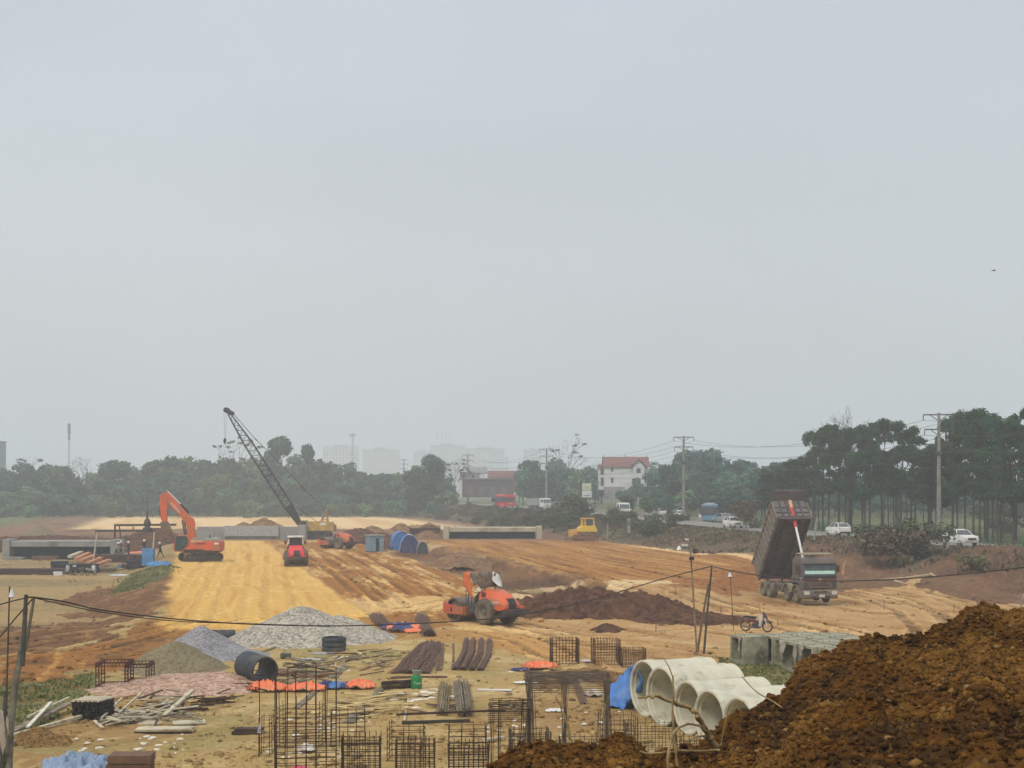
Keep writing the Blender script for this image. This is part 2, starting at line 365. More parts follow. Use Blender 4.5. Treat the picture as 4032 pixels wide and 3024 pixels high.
    for P in (((3560,2220),(3700,2200),(3750,2260),(3600,2280)), ((2800,2590),(3000,2600),(3250,2640),(3250,2790),(3050,2720),(2850,2650)),
              ((-60,2690),(200,2680),(380,2640),(330,2760),(200,2850),(-60,2900)), ((520,2250),(680,2235),(700,2265),(560,2300),(420,2300))):
        C = mixc(C, gr, inpoly(wx*.5+x*.5, wy*.5+y*.5, wp(P)).astype(float)*(.55+.35*ss(-.2, .2, n3)))
    # beyond the abutments: pale sand platform; meadow strip on the left
    sand = mixc(np.tile(c(228, 196, 146), (len(x), 1)), c(214, 176, 120), ss(-.1, .3, fbm(v*.15, u*.01, 3, 81)))
    dk = mixc(np.tile(c(138, 108, 82), (len(x), 1)), c(116, 86, 64), ss(0, .3, n1))
    m2 = ss(228, 232, y)*(1-ss(61, 64, v)); C = mixc(C, dk, m2)
    m = ss(288, 296, wy)*(1-ss(52, 60, wv))*ss(-26, -20, wv*.5+v*.5); C = mixc(C, sand, m)
    m = (1-ss(-44, -34, v))*ss(225, 235, y); C = mixc(C, gr*1.15, m*.9)
    m = ss(425, 432, y); C = mixc(C, gr, m)
    C = C*(1+.10*nf[:, None]+.06*n4[:, None])
    # roughness of the surface
    a = .02+.05*far*(1-ss(-2, -1, v)*(1-ss(24, 25, v)))*(1-ss(35, 36, v)*(1-ss(60, 61, v)))+.10*ss(61, 63, v)*ss(92, 100, y)*(1-ss(74, 75, v))
    a = a+.06*ss(24, 25.5, v)*(1-ss(33, 36, v))*ss(98, 104, y)
    a = a*(1-ss(74.3, 75, v)*(1-ss(86, 87, v)))
    dz = a*(fbm(x*.5, y*.4, 4, 91)*1.6+fbm(x*2, y*2, 3, 92)*.8)*2
    dz = dz-.05*ss(.15, .4, st2)*ss(-2, -1, v)*(1-ss(60, 61, v))*ss(85, 90, y)
    return np.clip(C, .004, .9), dz+TRZ

rows = list(np.linspace(-40, 38, 30))
py = 3050.0
while py > 1936: rows.append(46400/(py-1925)); py -= 1.9 if py > 1990 else 1.3
rows += [5000, 8000]
Y = np.array(rows)
tt = np.concatenate([np.linspace(-1.1, -.42, 40)[:-1], np.linspace(-.42, .42, 1050), np.linspace(.42, 1.1, 40)[1:]])
YY, TT = np.meshgrid(Y, tt, indexing='ij')
XX = TT*(np.maximum(YY, 0)+8)*1.0
XX = np.where(YY > 38, TT*YY, TT*46*np.ones_like(YY))
x_, y_ = XX.ravel(), YY.ravel()
gc, gdz = ground_colour(x_, y_)
z_ = hgt(x_, y_)+gdz*(1-ss(400, 800, y_))
ni, nj = YY.shape; ii, jj = np.meshgrid(np.arange(ni-1), np.arange(nj-1), indexing='ij'); b0 = (ii*nj+jj).ravel()
Q = np.stack([b0, b0+1, b0+nj+1, b0+nj], 1)
gm = bpy.data.materials.new('soil'); gm.use_nodes = True; n = gm.node_tree; b = n.nodes['Principled BSDF']
b.inputs['Roughness'].default_value = .95; b.inputs['Specular IOR Level'].default_value = .1
va = n.nodes.new('ShaderNodeVertexColor'); va.layer_name = 'Col'
t = n.nodes.new('ShaderNodeNewGeometry')
def nn(scale, det=6, rough=.6):
    q = n.nodes.new('ShaderNodeTexNoise'); q.inputs['Scale'].default_value = scale; q.inputs['Detail'].default_value = det; q.inputs['Roughness'].default_value = rough
    n.links.new(t.outputs['Position'], q.inputs['Vector']); return q
q1 = nn(3.5); q2 = nn(14); hs = n.nodes.new('ShaderNodeHueSaturation')
mr1 = n.nodes.new('ShaderNodeMapRange'); mr1.inputs[1].default_value = .3; mr1.inputs[2].default_value = .7; mr1.inputs[3].default_value = .74; mr1.inputs[4].default_value = 1.22
ad = n.nodes.new('ShaderNodeMath'); ad.operation = 'ADD'; n.links.new(q1.outputs[0], ad.inputs[0]); n.links.new(q2.outputs[0], ad.inputs[1])
ml = n.nodes.new('ShaderNodeMath'); ml.operation = 'MULTIPLY'; ml.inputs[1].default_value = .5; n.links.new(ad.outputs[0], ml.inputs[0])
n.links.new(ml.outputs[0], mr1.inputs[0]); n.links.new(mr1.outputs[0], hs.inputs['Value']); n.links.new(va.outputs[0], hs.inputs['Color'])
n.links.new(hs.outputs[0], b.inputs['Base Color'])
bp = n.nodes.new('ShaderNodeBump'); bp.inputs['Distance'].default_value = .12; bp.inputs['Strength'].default_value = .8
n.links.new(ml.outputs[0], bp.inputs['Height']); n.links.new(bp.outputs[0], b.inputs['Normal'])
ground = link('ground', mesh_np('ground', np.stack([x_, y_, z_], 1), Q, gm, True, cols=gc)); tag(ground, kind='structure')

# ---------------------------------------------------------------- old road on its bank (asphalt sheet, edge line, kerb blocks)
def strip(name, v0, v1, dz, m, u0=70, u1=640, step=4, th=0):
    us = np.arange(u0, u1, step); V = []; Qs = []
    for i, u in enumerate(us):
        for v in (v0, v1):
            X, Yy = xy(u, v); V.append((X, Yy, float(zroad(u))+dz))
        if i: a = 2*(i-1); Qs.append((a, a+1, a+3, a+2))
    return link(name, mesh_np(name, V, Qs, m))
asph = mat('asphalt', (.17, .165, .155), .9, var=.12, scale=.6, dirt=(.27, .24, .19), damt=.5)
white = mat('road_paint', (.62, .61, .58), .7, dirt=(.3, .28, .24), damt=.5)
tag(strip('road', 75.2, 85.4, .045, asph), kind='structure')
V = []; Qs = []
def quadstrip(v0, v1, u0, u1):
    k = len(V)
    for u, v in ((u0, v0), (u0, v1), (u1, v1), (u1, v0)):
        X, Yy = xy(u, v); V.append((X, Yy, float(zroad(u))+.0535))
    Qs.append((k, k+1, k+2, k+3))
for u in np.arange(72, 620, 6):
    quadstrip(75.6, 75.75, u, u+6); quadstrip(84.9, 85.05, u, u+6)
    if int(u) % 12 == 0: quadstrip(80.2, 80.35, u, u+4)
tag(link('road_marking', mesh_np('road_marking', V, Qs, white)), kind='structure')

# ---------------------------------------------------------------- foreground spoil heap (the photographer stands on it)
crest = [(1500,3500),(1700,3330),(1850,3120),(1940,3030),(2000,3000),(2050,2962),(2100,2937),(2160,2940),(2230,2960),(2300,2966),(2370,2960),(2405,2905),(2440,2888),(2480,2890),(2505,2915),
         (2540,2962),(2600,2975),(2750,2962),(2830,2912),(2870,2862),(2900,2832),(2950,2822),(3000,2792),(3080,2742),(3120,2700),(3150,2645),(3200,2612),(3260,2582),
         (3350,2552),(3450,2530),(3500,2545),(3600,2520),(3700,2500),(3760,2482),(3800,2432),(3870,2404),(3930,2412),(3960,2437),(4040,2415),(4200,2400),(4500,2420),(4900,2500),(5400,2700)]
cpx = np.array([(p[0]-HX)/F for p in crest]); cpy = np.array([(HY-p[1])/F for p in crest])
Dk = lambda t: np.interp(t, [(1900-HX)/F, (2500-HX)/F, (3100-HX)/F, (3600-HX)/F, (4032-HX)/F], [14.5, 15, 17, 19, 21])
def mound_z(x, y, detail=True):
    yy = np.maximum(y, 2.5); t = x/yy; D = Dk(t); zc = CH+np.interp(t, cpx, cpy)*D
    pl = 6.15+.1*fbm(x*.4, y*.4, 2, 3)
    z = zc*ss(7, 12, y)+np.minimum(pl, CH-.215*yy)*(1-ss(7, 12, y))
    z = np.where((t < -.012) & (y > 3), np.minimum(z, CH-.235*yy), z)
    # a second ridge nearer the camera on the right and the hollow behind it
    s = (x-1.6)*.55
    z = z-.30*np.exp(-((y-(14.2+s*.3))/1.3)**2)*ss(2.2, 3.4, x)
    z = np.where(y > D, zc-(y-D)*.82, z)
    if detail:
        z = z+.20*fbm(x*1.1, y*1.1, 4, 101)*ss(-1, 1, D-y+.7)+.20*np.abs(fbm(x*2.6, y*2.6, 3, 102))+.09*np.abs(fbm(x*6, y*6, 3, 103))+.035*fbm(x*17, y*17, 2, 104)
    return z
gx = np.arange(-5, 15, .034); gy = np.concatenate([np.arange(-4, 9, .2), np.arange(9, 22.5, .036), np.arange(22.6, 31, .15)])
GX, GY = np.meshgrid(gx, gy); mz = np.maximum(mound_z(GX, GY), -.3)
ni, nj = GX.shape; ii, jj = np.meshgrid(np.arange(ni-1), np.arange(nj-1), indexing='ij'); b0 = (ii*nj+jj).ravel()
Q = np.stack([b0, b0+1, b0+nj+1, b0+nj], 1)
def mcol(x, y):
    K = .72
    a = fbm(x*.5, y*.5, 4, 111); b_ = fbm(x*3, y*3, 4, 112); d_ = fbm(x*14, y*14, 2, 113)
    C = np.tile(sr(116, 78, 32, K), (len(x), 1)); A = lambda c, m: C*(1-m[:, None])+np.array(c)*m[:, None]
    C = A(sr(140, 100, 46, K), ss(-.1, .3, a+.4*b_)); C = A(sr(74, 52, 28, K), ss(0, .35, b_-a*.6)*.9); C = A(sr(172, 132, 72, K), ss(.22, .45, d_*.6+b_*.5)*.7)
    return C
mm = gm.copy(); mm.name = 'spoil_soil'
for nd in mm.node_tree.nodes:
    if nd.type == 'TEX_NOISE': nd.inputs['Scale'].default_value *= 4
    if nd.type == 'BUMP': nd.inputs['Distance'].default_value = .05; nd.inputs['Strength'].default_value = 1
mound = link('soil_heap', mesh_np('soil_heap', np.stack([GX.ravel(), GY.ravel(), mz.ravel()], 1), Q, mm, True, cols=mcol(GX.ravel(), GY.ravel())))
tag(mound, 'big reddish brown heap of loose soil filling the near right corner', 'soil heap')
# clods and stones lying on it
def lumps(N, xf, zf, r0, r1, seed, sq=.75):
    g = np.random.default_rng(seed)
    base = np.array([(0,0,1),(.894,0,.447),(.276,.851,.447),(-.724,.526,.447),(-.724,-.526,.447),(.276,-.851,.447),(.724,.526,-.447),(-.276,.851,-.447),(-.894,0,-.447),(-.276,-.851,-.447),(.724,-.526,-.447),(0,0,-1)])
    tri = np.array([(0,1,2),(0,2,3),(0,3,4),(0,4,5),(0,5,1),(1,6,2),(2,7,3),(3,8,4),(4,9,5),(5,10,1),(6,7,2),(7,8,3),(8,9,4),(9,10,5),(10,6,1),(11,7,6),(11,8,7),(11,9,8),(11,10,9),(11,6,10)])
    x, y = xf(g, N); N = len(x); r = r0*(r1/r0)**(g.random(N)**(4.2 if r0 < .01 else 3.6))
    V = base[None]*(1+g.normal(0, .30, (N, 12, 1)))
    V[..., 2] *= sq; V[..., 0] *= g.uniform(.75, 1.3, (N, 1)); a = g.uniform(0, 6.28, (N, 1)); X = V[..., 0]*np.cos(a)-V[..., 1]*np.sin(a); Yy = V[..., 0]*np.sin(a)+V[..., 1]*np.cos(a)
    V = np.stack([X, Yy, V[..., 2]], -1)*r[:, None, None]; V += np.stack([x, y, zf(x, y)+r*.12], 1)[:, None]
    T = (tri[None]+12*np.arange(N)[:, None, None]).reshape(-1, 3); return V.reshape(-1, 3), T, x, y
def mxf(g, N):
    y = g.uniform(10, 21.5, N); x = g.uniform(-1.2, 9, N); k = (x < .36*y+.4); return x[k], y[k]
V, T, lx, ly = lumps(170000, mxf, lambda x, y: mound_z(x, y), .008, .047, 5)
lc = mcol(lx, ly)*rng.uniform(.55, 1.55, (len(lx), 1)); lc[rng.random(len(lx)) < .015] = sr(190, 150, 95, .62)
clods = link('soil_clods', mesh_np('soil_clods', V, T, mm, False, cols=np.repeat(lc, 12, 0)))
V, T, bx_, by_ = lumps(34, mxf, lambda x, y: mound_z(x, y), .06, .17, 9); V = V+.02*rng.normal(size=V.shape)
bigc = mcol(bx_, by_)*rng.uniform(.9, 1.5, (len(bx_), 1))
for i in range(len(bx_)):
    me_ = mesh_np('soil_clod', V[i*12:i*12+12]-np.array([bx_[i], by_[i], 0]), T[:20], mm, True, cols=np.repeat(bigc[i:i+1], 12, 0)); o_ = link('soil_clod', me_, None, (bx_[i], by_[i], 0)); q_m = o_.modifiers.new('s', 'SUBSURF'); q_m.levels = q_m.render_levels = 2; tag(o_, 'large rounded clod lying on the near soil heap', 'clod', 'large clods on the near soil heap')
tag(clods, 'clods and stones scattered over the near soil heap', 'clods', kind='stuff')
# ---------------------------------------------------------------- vegetation
def leafmat(name, c, k=.55):
    m = bpy.data.materials.new(name); m.use_nodes = True; n = m.node_tree; b = n.nodes['Principled BSDF']
    b.inputs['Roughness'].default_value = .8; b.inputs['Specular IOR Level'].default_value = .15
    g = n.nodes.new('ShaderNodeNewGeometry'); oi = n.nodes.new('ShaderNodeObjectInfo'); t = n.nodes.new('ShaderNodeTexCoord')
    nz = n.nodes.new('ShaderNodeTexNoise'); nz.inputs['Scale'].default_value = .45; nz.inputs['Detail'].default_value = 3; n.links.new(t.outputs['Object'], nz.inputs['Vector'])
    r = n.nodes.new('ShaderNodeValToRGB'); c = np.array(sr(*c, k))
    r.color_ramp.elements[0].color = (*(c*.55), 1); r.color_ramp.elements[0].position = .3
    r.color_ramp.elements[1].color = (*(c*np.array((1.35, 1.3, 1.15))), 1); r.color_ramp.elements[1].position = .72
    a = n.nodes.new('ShaderNodeMath'); a.operation = 'MULTIPLY_ADD'; a.inputs[1].default_value = .3; n.links.new(g.outputs['Random Per Island'], a.inputs[0])
    s = n.nodes.new('ShaderNodeMath'); s.operation = 'MULTIPLY_ADD'; s.inputs[1].default_value = .85; s.inputs[2].default_value = -.07; n.links.new(nz.outputs[0], s.inputs[0])
    n.links.new(s.outputs[0], a.inputs[2]); n.links.new(a.outputs[0], r.inputs[0])
    hs = n.nodes.new('ShaderNodeHueSaturation')
    m1 = n.nodes.new('ShaderNodeMapRange'); m1.inputs[3].default_value = .468; m1.inputs[4].default_value = .53; n.links.new(oi.outputs['Random'], m1.inputs[0]); n.links.new(m1.outputs[0], hs.inputs['Hue'])
    m2 = n.nodes.new('ShaderNodeMapRange'); m2.inputs[3].default_value = .75; m2.inputs[4].default_value = 1.35; n.links.new(oi.outputs['Random'], m2.inputs[0]); n.links.new(m2.outputs[0], hs.inputs['Value'])
    n.links.new(r.outputs[0], hs.inputs['Color']); n.links.new(hs.outputs[0], b.inputs['Base Color']); return m
LM = {'shr': leafmat('shrub_foliage', (92, 104, 76), .62), 'yard': leafmat('weed_foliage', (112, 128, 70), .75), 'dark': leafmat('dark_foliage', (48, 92, 74), .8), 'mid': leafmat('green_foliage', (66, 108, 78), .8), 'pale': leafmat('pale_foliage', (100, 130, 92), .82),
      'dry': leafmat('dry_foliage', (118, 110, 84), .66), 'near': leafmat('eucalypt_foliage', (58, 98, 56), .58)}
bark = mat('bark', sr(84, 74, 64, .6), .95, var=.25, scale=4, bump=.02)
bark2 = mat('pale_bark', sr(140, 130, 118, .6), .95, var=.25, scale=4)
def leaves(g, blobs, N, s0, s1, shell=.45, up=.3):
    """N leaf clump faces through a set of ellipsoids (x,y,z,rx,ry,rz)"""
    B = np.array(blobs, float); w = (B[:, 3]*B[:, 4]*B[:, 5])**(2/3); k = g.choice(len(B), N, p=w/w.sum())
    d = g.normal(size=(N, 3)); d /= np.linalg.norm(d, axis=1)[:, None]; r = shell+(1-shell)*g.random(N)**.6; r *= 1+.14*g.normal(size=N)
    P = B[k, :3]+d*r[:, None]*B[k, 3:]
    nrm = d+g.normal(0, .7, (N, 3))+np.array([0, 0, up]); nrm /= np.linalg.norm(nrm, axis=1)[:, None]
    a = np.cross(nrm, g.normal(size=(N, 3))); a /= np.linalg.norm(a, axis=1)[:, None]; b = np.cross(nrm, a)
    s = g.uniform(s0, s1, N)[:, None]; e = g.uniform(.45, .8, N)[:, None]
    V = np.stack([P-a*s-b*s*e*.3, P-a*s*.1-b*s*e, P+a*s+b*s*e*.2, P+a*s*.15+b*s*e], 1).reshape(-1, 3)
    return V, np.arange(4*N).reshape(-1, 4)
def trunk_mb(g, h, r, lean=.06, limbs=(), top=.35):
    mb = MB(); px_ = g.normal(0, lean*h*.5, 2); pts = []
    for i in range(6):
        t = i/5; pts.append((px_[0]*t*t+.1*math.sin(5*t+r*40), px_[1]*t*t, h*t))
    mb.tube(pts, [r*(1-t*(1-top)) for t in np.linspace(0, 1, 6)], 7)
    for (lx, ly, lz, f) in limbs:
        p0 = np.array(pts[-1])*f+np.array(pts[0])*(1-f); q = np.array((lx, ly, lz)); m_ = (p0+q)/2+np.array((0, 0, -.1*h*.3))
        mb.tube([p0, m_, q], [r*.5, r*.33, r*.1], 5)
    return mb, pts[-1]
def make_tree(name, g, h, cr, kind, N, s, cb=.35, br=.03, squash=1.0, nb=9, bk=None):
    """h height, cr crown radius, cb crown base fraction"""
    t = thing(name, None, 'tree'); z0 = h*cb; zc = (z0+h)/2; rz = (h-z0)/2; bl = []
    for i in range(nb):
        a = g.uniform(0, 6.28); f = g.uniform(-.75, .8); rad = cr*math.sqrt(max(.05, 1-f*f))*g.uniform(.25, .75)
        q = g.uniform(.28, .52); bl.append((rad*math.cos(a), rad*math.sin(a), zc+f*rz, cr*q*1.1, cr*q*1.1, cr*q*squash))
    mb, _ = trunk_mb(g, zc, h*br*.5, .05, [(b_[0]*.8, b_[1]*.8, b_[2], g.uniform(.5, .95)) for b_ in bl[:7]])
    mb.build('trunk', bk or bark, t, smooth=True)
    V, Qd = leaves(g, bl, N, s*.6, s*1.25)
    link('crown', mesh_np('crown', V, Qd, LM[kind]), t); return t
G = np.random.default_rng(5)
# --- the dense wood across the back of the site
WOOD = [make_tree('wood_tree', G, 14, 4.6, k, 1500, .62, .12, nb=12, squash=.9) for k in ('dark', 'mid', 'dark', 'mid', 'pale', 'dark', 'mid')]
TALL = [make_tree('wood_tree', G, 17, 4.0, k, 1300, .6, .3, nb=10, squash=.8) for k in ('dark', 'mid')]
BUSH = [make_tree('wood_tree', G, 6.5, 3.6, k, 900, .5, .02, nb=8, squash=.8) for k in ('mid', 'pale', 'dark', 'dry')]
top = [(-300,1830),(0,1840),(60,1825),(110,1800),(190,1800),(240,1835),(300,1855),(370,1862),(430,1825),(550,1795),(640,1812),(710,1790),(760,1812),(830,1838),(870,1800),(950,1815),(1050,1800),(1120,1790),(1210,1800),(1300,1838),(1370,1820),(1440,1848),(1500,1862),(1560,1850),(1620,1840),
       (1700,1790),(1760,1830),(1820,1900),(2000,1905),(2040,1830),(2090,1800),(2130,1812),(2190,1802),(2250,1830),(2300,1822),(2370,1838),(2440,1858),(2540,1850),(2600,1838),(2650,1800),(2720,1815),(2780,1785),(2830,1812),(2900,1800),(2960,1830),(3060,1815),(3200,1880),(4032,1890),(4500,1880)]
tx_, ty_ = zip(*top)
used = set()
def place(proto, px, d, h, h0, label, grp, scl=1.0, name=None):
    x = (px-HX)/F*d; z = float(hgt(x, d)); s = h/h0
    if proto.name not in used: used.add(proto.name); o = proto; o.location = (x, d, z-.1); o.rotation_euler = (0, 0, random.uniform(0, 6.28)); o['label'] = label
    else: o = dup(proto, (x, d, z-.1), random.uniform(0, 6.28), label)
    o.scale = (s*scl, s*scl, s); o['group'] = grp; return o
def woodline(x0, x1, step, d0, d1, protos, h0, frac, lab, grp, hmin=5, base=None):
    x = x0
    while x < x1:
        d = random.uniform(d0, d1); tp = np.interp(x, tx_, ty_); gx_, gz = (x-HX)/F*d, 0
        hh = (CH+(HY-tp)/F*d-float(hgt(gx_, d)))*random.uniform(*frac)
        if hh > hmin: place(random.choice(protos), x, d, hh, h0, lab, grp, min(1.6, random.uniform(.9, 1.25)*max(1, 12/hh)))
        x += step*random.uniform(.7, 1.3)
back = 'broad hazy green tree of the dense wood closing the far side of the site'
woodline(-420, 1690, 40, 470, 520, WOOD, 14, (.84, 1.08), back, 'trees of the far wood')
woodline(-400, 1760, 46, 440, 470, WOOD, 14, (.66, .84), back, 'trees of the far wood')
woodline(-120, 1800, 50, 425, 440, WOOD+BUSH[:1], 14, (.42, .6), back, 'trees of the far wood', 4)
woodline(2045, 3080, 44, 470, 560, WOOD, 14, (.84, 1.06), 'hazy tree in the belt behind the old road', 'trees behind the old road')
woodline(2060, 2360, 40, 400, 450, WOOD, 14, (.7, .9), 'hazy tree in the belt behind the old road', 'trees behind the old road')
woodline(2580, 3120, 40, 340, 420, WOOD, 14, (.75, 1.0), 'hazy tree in the belt behind the old road', 'trees behind the old road')
woodline(2420, 3150, 44, 300, 340, WOOD, 14, (.36, .6), 'hazy tree in the belt behind the old road', 'trees behind the old road', 4)
woodline(3100, 4250, 44, 330, 420, WOOD, 14, (.95, 1.15), 'hazy tree of the wood beyond the roadside trees', 'wood beyond the roadside trees')
woodline(3000, 4250, 34, 285, 325, WOOD, 14, (.6, .85), 'hazy tree of the wood beyond the roadside trees', 'wood beyond the roadside trees', 4)
for px, tp, d, lab in ((1112, 1716, 455, 'tallest rounded tree standing out above the far wood'), (1208, 1744, 450, 'slim tall tree right of the tallest tree of the far wood'),
                       (1060, 1770, 462, 'tree with a leaning crown left of the tallest tree of the far wood'), (1700, 1820, 425, 'large tree with a lit crown at the right end of the far wood'),
                       (1640, 1850, 418, 'spreading tree beside the large one at the right end of the far wood'), (2700, 1822, 430, 'tall feathery tree just right of the tallest power pole'),
                       (2775, 1815, 425, 'pale feathery tree standing above the belt behind the old road')):
    p = TALL[int(px) % 2] if px < 1300 else WOOD[int(px) % 5]; h = CH+(HY-tp)/F*d; place(p, px, d, h, 17 if px < 1300 else 14, lab, 'tall trees above the wood', 1.0 if px != 1208 else .6)
place(WOOD[1], 2505, 424, 8.5, 14, 'dark tree standing before the right half of the white villa', 'tall trees above the wood', 1.1); place(WOOD[3], 2455, 400, 6.0, 14, 'lower tree at the foot of the white villa', 'tall trees above the wood', 1.2)
# low green growth at the foot of the wood and on the slope below the old road
shrub_lab = 'low bushy growth at the foot of the far wood'
for i in range(44):
    px = -100+i*44+random.uniform(-14, 14); d = random.uniform(404, 424); place(random.choice(BUSH[:3]), px, d, random.uniform(3.2, 5.5), 6.5, shrub_lab, 'bushes at the foot of the far wood', 1.3)
def onbank(u, v): X, Y_ = xy(u, v); return X, Y_
SHR = [make_tree('shrub', G, 2.6, 1.7, k, 1500, .125, .02, nb=8, squash=.8, br=.03) for k in ('shr', 'dry', 'shr', 'shr')]
for o in SHR: o['category'] = 'shrub'
sl_ = 'greyish green shrub on the slope below the old road'
for i in range(105):
    u = random.uniform(215, 400); v = random.uniform(62.5, 73) if u > 270 else random.uniform(69, 74); X, Y_ = onbank(u, v)
    if 236 < Y_ < 262 and random.random() < .6: continue
    place(random.choice(SHR), X/Y_*F+HX, Y_, random.uniform(1.3, 2.9)*(.62 if Y_ > 320 else 1), 2.6, sl_, 'shrubs on the slope below the old road', 1.25)
for px, py, h, w, k, lab in ((2935, 2080, 4.6, 1.0, 1, 'dark brown leafy bush at the top of the bank right of the blue bus'), (2560, 2110, 3.2, 1.5, 2, 'pale bushy shrub beneath the road bridge'),
                       (3520, 2205, 3.9, 1.25, 1, 'big dull brown-green bush below the road left of the pickup truck'), (3440, 2185, 3.0, 1.1, 3, 'darker green bush joined to the left of the big dull bush'), (3620, 2200, 4.0, 1.3, 0, 'rounded bush under the tall concrete power pole'),
                       (3830, 2205, 1.6, 1.5, 1, 'low brownish bush beneath the white pickup truck'), (2250, 2070, 5.5, 1.2, 0, 'dense green bush in front of the covered lorry trailer'),
                       (2210, 2090, 4.5, 1.2, 2, 'smaller bush left of the dense green bush by the lorry'), (3900, 2080, 5.0, 1.0, 0, 'bush among the trunks at the right edge'), (3980, 2100, 4.0, 1.2, 3, 'low bush at the far right behind the road'),
                       (3420, 2150, 2.6, 1.3, 0, 'small bush on the bank below the white hatchback')):
    X, Y_, _ = gp(px, py); place(SHR[k], px, Y_, h, 2.6, lab, 'bushes along the old road', w)
# --- roadside trees on the right: bare trunks, crowns high up
NEAR = []
for i in range(5):
    g = np.random.default_rng(40+i); t = thing('roadside_tree', None, 'tree'); h = 15; bl = []; lean = g.normal(0, .5, 2)
    for j in range(19):
        a = g.uniform(0, 6.28); f = g.uniform(-.22, 1); rad = (2.1-1.0*abs(f-.4))*g.uniform(.3, 1); q = g.uniform(.5, 1.05)
        bl.append((rad*math.cos(a)*1.1+lean[0]*f, rad*math.sin(a)*1.1+lean[1]*f, 7.2+7.4*f, q, q, q*.75))
    mb, _ = trunk_mb(g, 12.5, .155, .05, [(b_[0]*.9, b_[1]*.9, b_[2], min(.97, b_[2]/12.5*.85)) for b_ in bl], .3)
    if i in (1, 3): mb.tube([(0, 0, 2.5), (.5, .2, 6), (.9, .1, 10)], [.12, .09, .04], 6)
    mb.build('trunk', bark, t, smooth=True)
    V, Qd = leaves(g, bl, 4800, .09, .24, .3, .5); link('crown', mesh_np('crown', V, Qd, LM['near']), t); NEAR.append(t)
ntop = [(3020,1850),(3060,1820),(3120,1830),(3180,1730),(3230,1650),(3290,1650),(3350,1660),(3400,1625),(3450,1620),(3510,1650),(3560,1670),(3600,1690),(3660,1760),(3700,1680),(3745,1610),(3800,1600),(3850,1600),(3920,1600),(3990,1625),(4032,1600),(4120,1620)]
nx_, ny_ = zip(*ntop)
px = 3030
while px < 4130:
    for row in range(2):
        v = (93 if row == 0 else 103)+random.uniform(-3, 3); q = px+random.uniform(-18, 18)
        tq = (q-HX)/F; d = v/(tq*CP+SP); x = tq*d; tp = np.interp(q, nx_, ny_)+random.uniform(-4, 26)+(12 if row else 0)
        z = float(hgt(x, d)); h = CH+(HY-tp)/F*d-z; o = place(random.choice(NEAR), q, d, h, 15, 'tall bare-trunked tree in the row beyond the old road', 'roadside tree row', random.uniform(.8, 1.15)*15/max(h, 9))
    px += 58*random.uniform(.6, 1.4)
for q, v, tp in ((3015, 90, 1862), (3048, 94, 1835), (3085, 90, 1838), (3120, 96, 1842), (3150, 90, 1800), (3200, 97, 1700), (3262, 90, 1690), (3330, 99, 1700), (3395, 91, 1680)):
    tq = (q-HX)/F; d = v/(tq*CP+SP); z = float(hgt(tq*d, d)); h = CH+(HY-tp)/F*d-z; place(random.choice(NEAR), q, d, h, 15, 'tree', 'roadside tree row', 15/max(h, 9)*1.05)
for i in range(16):                                    # slim bare stems between them
    q = random.uniform(3150, 4030); v = random.uniform(90, 108); tq = (q-HX)/F; d = v/(tq*CP+SP)
    if i == 0:
        mb = MB(); mb.tube([(0,0,0), (.1,.05,2.5), (.05,.1,5), (.25,.1,7.5), (.5,0,10)], [.1,.085,.07,.06,.03], 6)
        for k in range(7): mb.tube([(.2,.1,6+k*.5), (.2+.7*math.cos(k*2.1), .6*math.sin(k*2.1), 6.8+k*.5)], [.03, .01], 4)
        sap = thing('sapling', 'slim nearly leafless stem between the roadside trees', 'sapling', group='slim stems among the roadside trees'); mb.build('trunk', bark, sap, smooth=True)
        g = np.random.default_rng(3); V, Qd = leaves(g, [(.3, 0, 9, .9, .9, 1.2)], 260, .09, .2, .2); link('crown', mesh_np('crown', V, Qd, LM['near']), sap); o = sap
    else: o = dup(sap)
    o.location = (tq*d, d, float(hgt(tq*d, d))); o.rotation_euler = (0, 0, random.uniform(0, 6.28)); o.scale = (1, 1, random.uniform(.7, 1.1))
# --- bare or sparse trees on the skyline
def bare_tree(px, tp, d, w, lab, leafy=0, kind='dry', seed=1):
    g = np.random.default_rng(seed); x = (px-HX)/F*d; z = float(hgt(x, d)); h = CH+(HY-tp)/F*d-z; mb = MB()
    t = thing('bare_tree', lab, 'tree', (x, d, z)); ends = []
    mb.tube([(0,0,0), (.1*w,0,h*.3), (0,.1,h*.55)], [h*.016, h*.012, h*.009], 6)
    def br(p, dr, L, r, n):
        q = p+dr*L; mb.tube([p, (p+q)/2+g.normal(0, .05*L, 3), q], [r, r*.75, r*.5], 4); ends.append(q)
        if n:
            for k in range(3): d2 = dr+g.normal(0, .42, 3); d2[2] = abs(d2[2])*.8+.15; d2 /= np.linalg.norm(d2); br(q, d2, L*.68, r*.55, n-1)
    for k in range(6):
        a = k*1.05+g.uniform(0, .6); dr = np.array((math.cos(a)*w*.25, math.sin(a)*w*.25, 1.0)); dr /= np.linalg.norm(dr); br(np.array((0, 0, h*(.3+.05*k))), dr, h*.24, h*.006, 3)
    mb.build('trunk', bark, t)
    if leafy:
        bl = [(*e_, .9, .9, .35) for e_ in ends[::max(1, len(ends)//leafy)]]; V, Qd = leaves(g, bl, leafy*22, .2, .5, .1, 1); link('crown', mesh_np('crown', V, Qd, LM[kind]), t)
    return t
bare_tree(335, 1805, 455, 1.6, 'leafless pale tree above the left part of the far wood', seed=2)
bare_tree(920, 1745, 440, 2.2, 'spreading sparse tree just left of the crane boom', 26, 'mid', 3)
bare_tree(1740, 1870, 395, 1.8, 'bare pale branching tree at the right end of the far wood', seed=4)
bare_tree(2235, 1740, 470, 1.5, 'tall bare tree with few leaf tufts behind the second power pole', 7, 'dark', 5)
